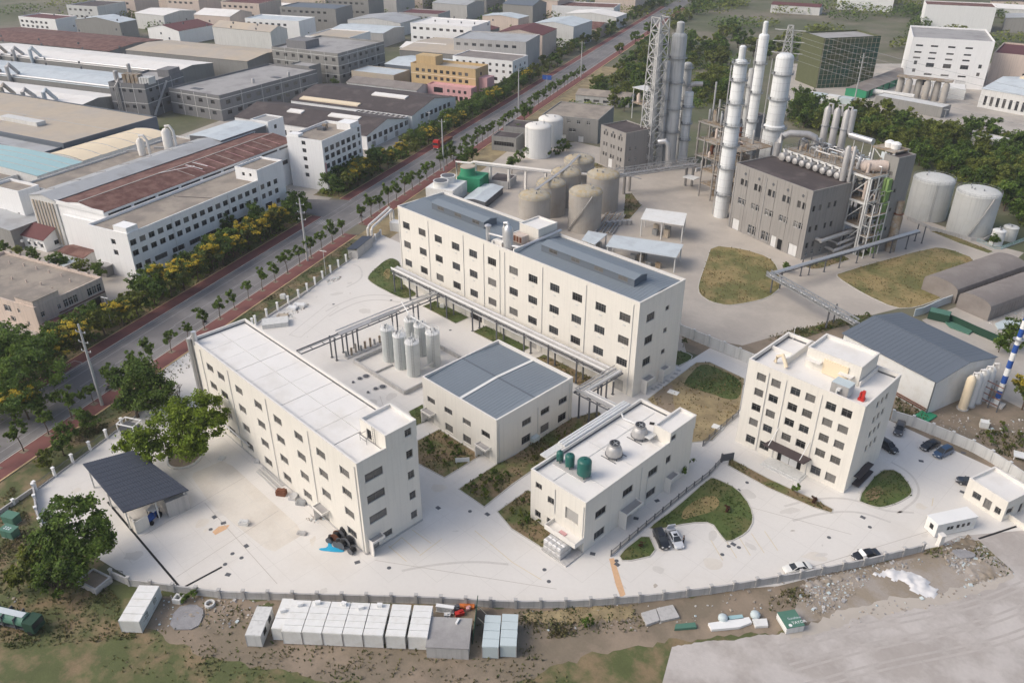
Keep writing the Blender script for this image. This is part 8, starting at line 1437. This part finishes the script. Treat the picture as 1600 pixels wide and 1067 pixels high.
for k, (lab, m, p, h3) in enumerate((('white slatted radiator rack in the junk heap', 'white_paint', (-71.2,56.1), (1.3, .5, .6)), ('red plastic crate in the junk heap', 'red_paint', (-69.1,57.3), (.7, .35, .35)), ('orange sheet draped over the junk heap', 'orange', (-69.4,59.1), (1.2, .4, .25)), ('pink bag by the dark green board', 'rose_wall', (-68.9,58.9), (.3, .3, .3)), ('white crumpled bag in the junk heap', 'white_paint', (-70.3,55.8), (.5, .3, .25)), ('dark barrel in the junk heap', 'dark_steel', (-70.0,57.5), (.4, .4, .5)))):
    t = MB(); 
    if 'radiator' in lab: [t.box(-h3[0]+i*.22, -.3, .2, -h3[0]+i*.22+.12, .3, 1.2) for i in range(12)]; t.box(-h3[0]-.1, -.33, 1.202, h3[0]+.2, .33, 1.3).box(-h3[0]-.1, -.33, .1, h3[0]+.2, .33, .198)
    else: t.obox((0, 0, h3[2]), h3, .2, ('X', .1)).obox((.2, .1, h3[2]*2.2), (h3[0]*.6, h3[1]*.7, h3[2]*.25), .5, ('Y', .2))
    tag(t.build('junk_item', m, None, None, (*p, .02), ang+jr.uniform(-.2, .2)), lab, 'junk')
# green boxes on the left, teal box with lettering bottom right
for lab, p in (('upper green transformer box on the weedy verge', (-141.3,14.7)), ('lower green transformer box on the weedy verge with pale marks', (-137.7,13.4))):
    t = thing('transformer_box', lab, 'box', (*p, 0), R(28)); MB().box(-1.3, -.8, .15, 1.3, .8, 1.7).build('case', 'box_green', t); MB().box(-1.4, -.9, 1.702, 1.4, .9, 1.85).build('lid', 'box_green', t); MB().box(-1.3, -.8, 0, 1.3, .8, .148).build('plinth', 'wall_grey', t)
    for k in range(2): MB().box(-1.2+k*1.25, -.83, .3, -.1+k*1.25, -.803, 1.6).build('door', 'box_green', t)
    if 'lower' in lab: [MB().box(-.8+.5*(k % 3), -.4+.4*(k//3), 1.852, -.5+.5*(k % 3), -.15+.4*(k//3), 1.86).build('mark', 'pale_metal', t) for k in range(6)]
c1, c2, c3 = Vector((-33.8,91.7)), Vector((-32.2,94.1)), Vector((-32.1,90.3)); e = (c2-c1).normalized(); an = math.atan2(e.y, e.x); wd_ = (c2-c1).length
t = thing('advert_box', 'teal-topped kiosk box with white lettering at the bottom right', 'kiosk', (*c1, .02), an); MB().box(0, -3.1, .05, wd_, 0, 1.3).build('body', 'pale_wall', t); MB().box(-.05, -3.15, 1.302, wd_+.05, .05, 1.4).build('roof', 'box_green', t); [MB().box(-.07, -3.1, z, -.003, 0, z+.12).build('side_rail', 'white_paint', t) for z in (.6, 1.0)]
def letters(root, txt, loc, size, m, rz=0.):
    cu = bpy.data.curves.new('lettering', 'FONT'); cu.body = txt; cu.size = size; cu.extrude = .004; o = bpy.data.objects.new('lettering', cu); C.objects.link(o); dg = bpy.context.evaluated_depsgraph_get(); me = bpy.data.meshes.new_from_object(o.evaluated_get(dg)); bpy.data.objects.remove(o); me.materials.clear(); me.materials.append(M[m]); x = inst(me, 'lettering', root, loc, rz); return x
letters(t, 'Sunshine', (.9, -1.7, 1.408), .62, 'pale_metal'); letters(t, 'TAYOR', (1.15, -2.6, 1.408), .72, 'white_paint'); MB().lathe(.75, -2.7, [(.28, 1.402), (.28, 1.412)], 14).build('logo_disc', 'white_paint', t)
# concrete rings, slabs, sheets, rubble
t = tag(MB().box(-.7, -.7, 0, .7, -.4, .9).box(-.7, .4, 0, .7, .7, .9).box(-.7, -.4, 0, -.4, .4, .9).box(.4, -.4, 0, .7, .4, .9).build('drain_ring', 'pale_wall', None, None, (*(-102.8,27.5), .02), .6), 'square white concrete frame outside the bottom wall', 'concrete ring'); tag(MB().ring(0, 0, 0, .55, .8, .5, 18).build('concrete_ring', 'pale_wall', None, None, (*(-98.5,30.6), .02)), 'round white concrete ring outside the bottom wall', 'concrete ring')
def slab(name, label, pts, z0, z1, m, cat='slab'): return tag(MB().prism(pts, z0, z1).build(name, m), label, cat)
slab('concrete_slab', 'pile of cracked grey slabs below the bottom wall, left half', [(-49.1,77.4),(-48.0,79.7),(-46.2,78.3),(-47.1,76.1)], .03, .5, 'wall_grey'); slab('concrete_slab', 'pile of cracked grey slabs below the bottom wall, right half', [(-48.0,79.9),(-46.6,82.3),(-44.4,81.0),(-46.0,78.3)], .03, .45, 'wall_grey')
from mathutils import noise as mnoise
def edge_dist(x, y, p):
    d = 9.
    for i in range(len(p)):
        a, b = Vector(p[i-1]), Vector(p[i]); q = Vector((x, y)); ab = b-a; t = max(0, min(1, (q-a).dot(ab)/max(1e-6, ab.dot(ab)))); d = min(d, (q-a-ab*t).length)
    return d
def heap(label, pts, h, m, name='powder_heap', res=.3, fall=1.4, ns=.9, cat='heap'):
    """uneven mound: a fine grid whose edge frays with noise"""
    xs, ys = [p[0] for p in pts], [p[1] for p in pts]; nx, ny = int((max(xs)-min(xs)+2)/res), int((max(ys)-min(ys)+2)/res); V, ix, F = [], {}, []
    for i in range(nx):
        for j in range(ny):
            x, y = min(xs)-1+i*res, min(ys)-1+j*res; d = edge_dist(x, y, pts)*(1 if inpoly(x, y, pts) else -1); n = mnoise.noise((x*ns, y*ns, 3.))+.5*mnoise.noise((x*ns*3, y*ns*3, 7.))
            dd = d+n*.9
            if dd > -.1: ix[i, j] = len(V); V.append((x+.1*n, y-.1*n, .024+h*min(1, max(0, dd)/fall)*(.55+.5*n+.25*mnoise.noise((x*5, y*5, 1.)))))
    for (i, j) in ix:
        q = [(i, j), (i+1, j), (i+1, j+1), (i, j+1)]
        if all(k in ix for k in q): F.append(tuple(ix[k] for k in q))
    me = bpy.data.meshes.new(name); me.from_pydata(V, [], F); me.materials.append(M[m]); me.polygons.foreach_set('use_smooth', [True]*len(F)); return tag(inst(me, name), label, cat, None, 'stuff')
heap('large white powder heap spread on the rubble', [(-27.2,111.8),(-25.7,115.6),(-24.8,115.5),(-21.9,116.8),(-19.8,116.4),(-17.6,114.9),(-18.6,113.0),(-20.7,112.0),(-22.4,112.8),(-24.5,112.2)], .55, 'powder')
heap('uneven brown spoil bank by the white cabin at the entrance', [(-21.8,125.7),(-19.4,132.6),(-17.3,131.9),(-17.8,128.8),(-20.4,124.7)], .7, 'dirt', 'spoil_bank', .4, 1.5); heap('stony rubble bank along the bottom wall on the right', [(-34.8,101.3),(-31.3,107.9),(-27.6,113.1),(-27.5,111.7),(-30.5,105.1),(-33.1,100.1)], .5, 'rubble_dirt', 'rubble_bank', .35, 1.3, 1.4); heap('stony rubble bank at the entrance corner', [(-18.0,123.9),(-14.5,130.5),(-11.0,128.3),(-12.9,123.9),(-15.1,120.1)], .5, 'rubble_dirt', 'rubble_bank', .35, 1.3, 1.4)
heap('strip of dry straw bank below the bottom wall', [(-62.7,64.7),(-57.4,71.7),(-51.0,78.3),(-48.8,76.4),(-54.9,68.9),(-60.6,63.2)], .35, 'straw', 'straw_bank', .45, 1.4); heap('dirt bank below the bottom wall left of the slabs', [(-93.2,36.5),(-91.7,38.8),(-89.7,35.3)], .3, 'weedy', 'dirt_bank', .4, 1.2)
slab('tarpaulin', 'cyan tarpaulin crumpled beside the cable drums', smoothpoly([(-97.0,49.8),(-96.1,51.0),(-97.4,52.0),(-97.0,52.3),(-95.8,51.6),(-94.9,52.1),(-93.7,52.8),(-93.3,52.3),(-94.2,51.4),(-96.5,49.7)], 1), .035, .12, 'tarp_blue', 'tarpaulin')
slab('green_sheet', 'green netting sheet on the waste ground behind the right wall', [(-40.8,162.5),(-40.3,166.0),(-37.3,165.6),(-37.8,161.7)], .1, .35, 'green_sheet', 'sheet'); slab('green_sheet', 'green netting heap by the long green hoarding', [(-52.3,210.5),(-51.5,212.6),(-45.4,211.2),(-45.5,208.1),(-50.4,208.6)], .05, .4, 'box_green', 'sheet'); slab('pale_sheet', 'pale green sheet pile before the storage tents', [(-42.8,218.7),(-41.6,223.7),(-38.4,224.4),(-37.8,220.0),(-41.2,216.1)], .05, .4, 'pale_panel', 'sheet')
slab('gravel_patch', 'dark gravel heap beside the concrete rings', smoothpoly([(-101.7,26.5),(-100.5,28.9),(-97.8,29.5),(-95.3,26.9),(-98.4,23.7)], 1), .02, .22, 'gravel', 'gravel'); slab('gravel_patch', 'grey gravel heap on the rubble plot', smoothpoly([(-20.3,125.9),(-18.8,127.8),(-16.8,128.2),(-16.7,127.0),(-18.4,125.1)], 1), .03, .35, 'gravel', 'gravel')
for lab, pts, m in (('pale blue sheet lying at the bottom edge', [(-39.2,86.5),(-37.8,88.3),(-37.2,87.8),(-38.5,86.0)], 'teal_sheet'), ('long white sheet bundle at the bottom edge', [(-40.6,83.1),(-36.8,88.6),(-35.9,88.0),(-36.8,85.8),(-39.5,82.4)], 'white_paint'), ('green sheet at the bottom edge', [(-44.0,79.4),(-42.1,81.8),(-41.4,81.2),(-43.6,78.5)], 'box_green'), ('second white sheet bundle at the bottom edge', [(-36.2,88.6),(-34.7,90.3),(-33.8,89.2),(-35.1,87.7)], 'white_panel')): slab('loose_sheet', lab, pts, .05, .5, m, 'sheet')
for lab, p in (('left pale green bale at the bottom edge', (-39.5,85.5)), ('right pale green bale at the bottom edge', (-36.3,89.6))): tag(MB().lathe(0, 0, [(.5, 0), (.75, .3), (.75, .8), (.4, 1.1)], 12).build('bale', 'pale_panel', None, 50, (*p, .02)), lab, 'bale')
tag(MB().obox((0, 0, .7), (.8, .7, .7), .4).build('water_cube', 'white_panel', None, None, (*(-29.0,168.8), 0)), 'white plastic cube tank on the waste ground', 'tank')
tag(MB().box(0, 0, .8, 3.2, 2.2, .95).box(.1, .1, 0, .25, .25, .8).box(2.9, .1, 0, 3.05, .25, .8).build('white_table', 'white_panel', None, None, (*(-21.0,161.0), 0), .3), 'white board on legs behind the right wall', 'board')
hb = wall('hoarding', 'long dark green hoarding fence behind the warehouse', [(-54.4,212.2),(-50.8,211.9),(-44.2,210.0),(-38.5,208.8)], 2.0, 3., 'dark_green', post=(.12, .12), cap=False, ph=0, cat='fence'); wall('hoarding', 'pale blue sheet fence between the dry lawn and the green hoarding', [(-59.4,208.4),(-58.1,211.6),(-57.0,218.7),(-55.2,225.3)], 2.2, 3., 'pale_metal', post=(.1, .1), cap=False, ph=0, cat='fence')
t = thing('green_skip', 'dark green skip box beside the blue sheet fence', 'skip', (*(-56.4,209.5), 0), R(12)); MB().box(0, 0, .1, 5, 3, 2.2).build('box', 'dark_green', t); MB().box(.1, .1, 2.202, 4.9, 2.9, 2.3).build('lid', 'box_green', t)
wall('railing_fence', 'teal railing round the small tanks on the right', [(-65.7,273.7), (-58.6,270.8), (-55.4,285.0)], 1.2, 3., post=(.1, .1), pm='teal_sheet', rail='teal_sheet', base=.1, cap=False, ph=0, cat='fence')
def rubble(name, label, polys, n, mats_, seed, smin=.12, smax=.5):
    r = random.Random(seed)
    for mi, m in enumerate(mats_):
        b = MB()
        for poly, k in polys:
            xs = [p[0] for p in poly]; ys = [p[1] for p in poly]
            for i in range(int(n*k/len(mats_))):
                x, y = r.uniform(min(xs), max(xs)), r.uniform(min(ys), max(ys))
                if not inpoly(x, y, poly): continue
                s = r.uniform(smin, smax)*(1 if r.random() < .85 else 1.8); b.obox((x, y, s*.15+.02), (s*.5, s*r.uniform(.2, .5), s*r.uniform(.1, .3)), r.random()*3, ('X', r.uniform(-.5, .5)))
        if b.v: tag(b.build(name, m), label, 'rubble', None, 'stuff')
rubble('rubble', 'broken rubble and litter outside the bottom wall', [([(-35.0,101.7),(-31.9,107.9),(-27.6,112.6),(-27.0,110.6),(-27.8,100.7),(-29.4,96.3),(-33.0,97.8)], 1), ([(-21.8,126.5),(-19.5,132.8),(-17.2,131.7),(-11.3,128.5),(-12.7,125.0),(-14.9,120.3),(-18.0,121.8),(-20.8,123.1)], 1.2), ([(-106.1,25.9),(-92.5,37.5),(-89.4,33.5),(-99.9,22.1)], .5), ([(-64.3,64.1),(-35.9,101.1),(-33.5,96.7),(-47.3,74.8),(-58.7,62.6)], .7), ([(-31.8,109.5),(-26.3,116.5),(-22.0,122.0),(-21.4,120.4),(-26.5,113.2),(-30.4,108.3)], .6), ([(-30.6,93.3),(-26.4,102.1),(-22.9,108.4),(-18.4,113.2),(-15.1,120.1),(-11.1,128.7),(-9.9,126.9),(-13.7,117.6),(-20.6,105.6),(-26.3,95.4)], .55)], 900, ['wall_grey', 'rubble_dirt', 'rubble_dirt', 'gravel', 'wall_grey', 'old_roof', 'tan_roof', 'pale_panel'], 3, .08, .34)
rubble('rubble', 'builders rubbish along the road fence and the front block', [([(-177.7,89.8),(-177.7,93.7),(-179.6,99.9),(-177.3,99.4),(-174.0,90.9)], 1), ([(-187.2,111.1),(-187.1,116.6),(-185.1,114.7),(-183.8,110.0)], .6), ([(-123.3,8.1),(-121.5,9.5),(-120.8,8.8)], .05), ([(-105.7,53.5),(-102.3,55.1),(-102.5,53.1),(-104.9,51.9)], .3), ([(-37.8,167.6),(-23.8,177.5),(-22.1,171.8),(-30.9,162.1),(-35.5,161.5)], 1.0), ([(-46.1,220.4),(-42.3,229.5),(-40.4,234.1),(-37.5,224.1),(-42.2,216.9)], .5)], 300, ['white_panel', 'wall_grey', 'old_roof', 'rubble_dirt', 'pale_panel'], 4, .08, .34)
rubble('roof_litter', 'loose bits on the old roofs', [], 1, ['old_roof'], 5)
# cable drums, pipes and scrap beside the front block
def drum(label, p, r_, wd, rz, m='black_rubber', z=0.):
    t = thing('cable_drum', label, 'cable drum', (*p, .03+z), rz, 'black cable drums'); a, b_ = -wd/2, wd/2
    for y0, y1 in ((a, a+.08), (b_-.08, b_)): MB().tube([(0, y0, r_), (0, y1, r_)], r_, 18).build('flange', 'rust' if m == 'rust' else 'dark_steel', t, 40)
    MB().tube([(0, a+.082, r_), (0, b_-.082, r_)], r_*.82, 18).build('cable', 'black_rubber', t, 40); MB().tube([(0, b_+.002, r_), (0, b_+.02, r_)], r_*.25, 10).build('hub', 'rust', t, 40)
for lab, p, r_, rz, m in (('grey cable drum standing against the wall', (-96.5,54.4), .95, .3, 'x'), ('black cable drum nearest the window', (-94.0,54.0), .95, .1, 'x'), ('rust-rimmed cable drum at the back left', (-96.7,53.2), .85, .5, 'rust'), ('small cable drum at the far left by the tarpaulin', (-97.1,52.2), .6, .5, 'x'), ('front middle cable drum', (-94.3,52.8), .85, .35, 'x'), ('second front cable drum left of the middle one', (-95.2,52.5), .7, .35, 'x'), ('loose cable drum nearest the corner', (-92.1,53.3), .62, .2, 'x')): drum(lab, p, r_, 1.1, rz, m)
for k in range(7):
    a, c = Vector((-123.3,52.9)).lerp(Vector((-124.1,55.3)), k/6), Vector((-115.8,52.6)).lerp(Vector((-116.1,55.3)), k/6); tag(MB().tube([(a.x, a.y, .15+.14*(k % 2)), (c.x, c.y, .15+.14*(k % 2))], .1, 6).build('steel_pipe', 'lagging', None, 40), 'long steel pipe lying against the front block', 'pipe', 'steel pipes beside the front block')
for lab, p, h3, m in (('rust brown box at the end of the steel pipes', (-114.0,52.8), (.9, .6, .5), 'rust'), ('heap of bright scrap metal before the front block', (-111.6,53.9), (.7, .9, .3), 'lagging'), ('grey slatted pallet of scrap before the front block', (-109.2,54.0), (.9, .6, .25), 'steel'), ('small pale concrete box in the yard before the front block', (-111.6,43.8), (.9, .5, .35), 'pale_wall'), ('flat pale concrete cover by the worn yard corner', (-131.9,50.1), (.6, .5, .15), 'pale_wall'), ('pale kerb block on the yard line', (-102.2,49.7), (.8, .4, .2), 'wall_grey'), ('shiny coil on the ground by the front block', (-125.9,54.6), (.5, .5, .3), 'lagging'), ('white sacks dumped by the road fence', (-178.3,97.0), (1.6, .8, .4), 'white_panel'), ('second heap of white sacks by the road fence', (-178.4,94.9), (1.2, .8, .35), 'white_paint'), ('white machine left on the verge by the road fence', (-185.7,96.5), (.7, .5, .6), 'white_panel'), ('orange-brown rubble heap by the fence', (-176.6,90.8), (1.4, .8, .2), 'tan_roof'), ('white box on the lawn below the long block', (-150.9,123.9), (.6, .4, .5), 'white_panel')):
    b = MB(); b.obox((0, 0, h3[2]), h3, .2); b.obox((h3[0]*.3, h3[1]*.2, h3[2]*2.0), (h3[0]*.5, h3[1]*.6, h3[2]*.35), .7, ('X', .2)); b.obox((-h3[0]*.5, -h3[1]*.5, h3[2]*1.9), (h3[0]*.4, h3[1]*.4, h3[2]*.3), 1.1, ('Y', .3)); tag(b.build('site_item', m, None, None, (*p, .03), .4), lab, 'item')
b = tag(MB().box(0, 0, .0, 6.5, 3.6, 1.1).box(-.05, -.05, 1.102, 6.55, 3.65, 1.2).build('retaining_box', 'pale_wall', None, None, (*(-174.0,83.4), .02), R(60)), 'long white concrete box at the corner of the yard fence', 'box')
tag(MB().box(-1.4, -.04, .4, 1.4, .04, 1.4).box(-1.2, -.03, 0, -1.1, .03, .4).box(1.1, -.03, 0, 1.2, .03, .4).build('notice_board', 'white_panel', None, None, (*(-97.0,82.9), .08), R(50)), 'white notice board on legs in the bed by the path', 'sign')
tag(MB().box(-1.2, -.8, 0, 1.2, .8, .12).build('white_slab', 'white_panel', None, None, (*(-82.6,133.3), .1), .2), 'flat white slab on the lawn beside the office', 'slab'); tag(MB().box(-1.2, -.8, 0, 1.2, .8, .12).build('white_slab', 'white_panel', None, None, (*(-68.2,128.9), .1), .2), 'flat white slab near the iron fence by the lawn', 'slab')
for i, p in enumerate([(-86.7,131.3),(-86.6,133.8),(-86.4,136.4),(-86.4,138.4),(-86.9,140.4),(-87.3,142.1),(-86.8,135.1),(-86.5,132.5)]): tag(MB().obox((0, 0, .06), (.5, .35, .05), .4).build('stepping_stone', 'wall_grey', None, None, (*p, .04)), 'dark loose stone beside the long block', 'stone', 'loose stones beside the long block')
tag(MB().box(0, 0, 0, .9, .7, .12).build('roof_scrap', 'black_rubber', None, None, (-71, 107.5, 10.22), .5), 'black scrap on the flat roof near the stair tower', 'scrap')
# pergola frame in front of the big tree
t = thing('frame_shed', 'small white-framed shed by the railing under the big tree', 'shed', (*(-154.4,38.9), 0), R(28)); [MB().box(x, y, 0, x+.15, y+.15, 2.6).build('post', 'white_paint', t) for x in (0, 4) for y in (0, 2.6)]; [MB().box(x0, y0, 2.602, x1, y1, 2.8).build('beam', 'white_paint', t) for (x0, y0, x1, y1) in ((0, 0, 4.15, .2), (0, 2.5, 4.15, 2.75), (0, .2, .2, 2.5), (3.95, .2, 4.15, 2.5))]; MB().box(.3, .3, .1, 3.8, 2.4, 1.9).build('cabinet', 'dark_steel', t)
t = thing('brick_planter', 'pale walled planter box round the foot of the corner tree', 'planter', (*(-115.9,19.5), 0), R(18)); [MB().box(*q).build('planter_wall', 'wall_grey', t) for q in ((-2.2, -1.6, 0, 2.2, -1.3, 1.2), (-2.2, 1.3, 0, 2.2, 1.6, 1.2), (-2.2, -1.3, 0, -1.9, 1.3, 1.2), (1.9, -1.3, 0, 2.2, 1.3, 1.2))]; MB().box(-1.88, -1.28, .4, 1.88, 1.28, 1.).build('soil', 'dirt', t)
t = thing('iron_gate', 'black iron gate frame beside the planter at lower left', 'gate', (*(-115.8,22.1), 0), R(30)); b = MB(); [b.box(k*.3, -.02, 0, k*.3+.05, .02, 1.7) for k in range(9)]; b.box(0, -.025, 1.6, 2.5, .025, 1.7); b.build('leaf', 'dark_steel', t)
tag(MB().ring(0, 0, 0, 3., 3.3, .35, 26).build('tree_kerb', 'pale_wall', None, None, (*(-137.1,44.8), .03)), 'pale curved kerb round the foot of the big tree', 'kerb')
# rooftop plant of the front block
for lab, p, r_, h_ in (('largest of three green tanks on the flat roof', (-69.6, 86.9), 1.25, 3.6), ('middle green tank on the flat roof', (-72.9, 86.9), .85, 2.9), ('smallest green tank on the flat roof', (-75.2, 86.9), .65, 2.3)):
    t = thing('green_tank', lab, 'tank', (*p, 10.4), 0, 'three green tanks'); MB().lathe(0, 0, [(r_*.3, .35), (r_*.75, .42), (r_, .65), (r_, h_-.4), (r_*.85, h_-.15), (r_*.5, h_)], 22).build('shell', 'green_paint', t, 40); [MB().box(r_*.75*math.cos(a)-.07, r_*.75*math.sin(a)-.07, 0, r_*.75*math.cos(a)+.07, r_*.75*math.sin(a)+.07, .6).build('leg', 'green_paint', t) for a in (.6, 2.2, 3.8, 5.4)]; MB().lathe(0, 0, [(.15, h_-.1), (.15, h_+.25)], 8).build('nozzle', 'green_paint', t)
for lab, p in (('front silver fan cooler on the flat roof', (-69.6,95.1)), ('rear silver fan cooler on the flat roof by the stair tower', (-69.8,102.8))):
    t = thing('fan_cooler', lab, 'cooling tower', (*p, 10.2), 0, 'two fan coolers'); MB().lathe(0, 0, [(1.5, .62), (1.5, .9), (1.42, 1.6), (1.25, 2.05), (.95, 2.35), (.9, 2.4), (.9, 2.85)], 28).build('casing', 'dull_lagging', t, 40); MB().ring(0, 0, 2.85, .74, .96, .16, 20).build('fan_ring', 'dark_steel', t); MB().lathe(0, 0, [(.74, 2.86), (.73, 2.87)], 20).build('fan_well', 'black_rubber', t); MB().lathe(0, 0, [(1.62, .5), (1.62, .62)], 24).build('basin', 'dark_steel', t)
    for k in range(5): MB().obox((.35*math.cos(k*1.2566), .35*math.sin(k*1.2566), 2.95), (.3, .09, .015), k*1.2566, ('X', .4)).build('fan_blade', 'steel', t)
    [MB().box(1.4*math.cos(a)-.08, 1.4*math.sin(a)-.08, 0, 1.4*math.cos(a)+.08, 1.4*math.sin(a)+.08, .5).build('leg', 'dark_steel', t) for a in (.5, 1.55, 2.6, 3.65, 4.7, 5.75)]; [MB().box(-1.7, s*1.5-.06, .02, 1.7, s*1.5+.06, .1).build('skid', 'dark_steel', t) for s in (-1, 1)]
# dimpled steel water tank by the loading bay
o = Vector((-69.6,76.9)); c = Vector((-65.7,76.9)); an = math.atan2(c.y-o.y, c.x-o.x); L = (c-o).length; t = thing('panel_tank', 'dimpled stainless steel water tank by the loading hood', 'water tank', (*o, .03), an); n = 4; s = L/n; dp = 3
MB().box(-.25, -.25, 0, L+1.6, dp*s+1.2, .25).build('plinth', 'wall_grey', t); MB().box(.03, .03, .25, L-.03, dp*s-.03, 2.45).build('core', 'dull_lagging', t)
def dimple(): 
    b = MB(); k = s/2-.03; b.add([(-k, -k, 0), (k, -k, 0), (k, k, 0), (-k, k, 0), (-k*.62, -k*.62, .09), (k*.62, -k*.62, .09), (k*.62, k*.62, .09), (-k*.62, k*.62, .09), (0, 0, .14)], [(0, 1, 5, 4), (1, 2, 6, 5), (2, 3, 7, 6), (3, 0, 4, 7), (4, 5, 8), (5, 6, 8), (6, 7, 8), (7, 4, 8)]); return b.mesh('panel', 'lagging')
dm = dimple()
for i in range(n):
    for j in range(dp): inst(dm, 'panel', t, (s*(i+.5), s*(j+.5), 2.452))
    for k in (0, 1): q = inst(dm, 'panel', t, (s*(i+.5), .028, .25+.55+k*1.1)); q.rotation_euler = (R(90), 0, 0)
for j in range(dp):
    for k in (0, 1): q = inst(dm, 'panel', t, (L-.028, s*(j+.5), .8+k*1.1)); q.rotation_euler = (R(90), 0, R(90))
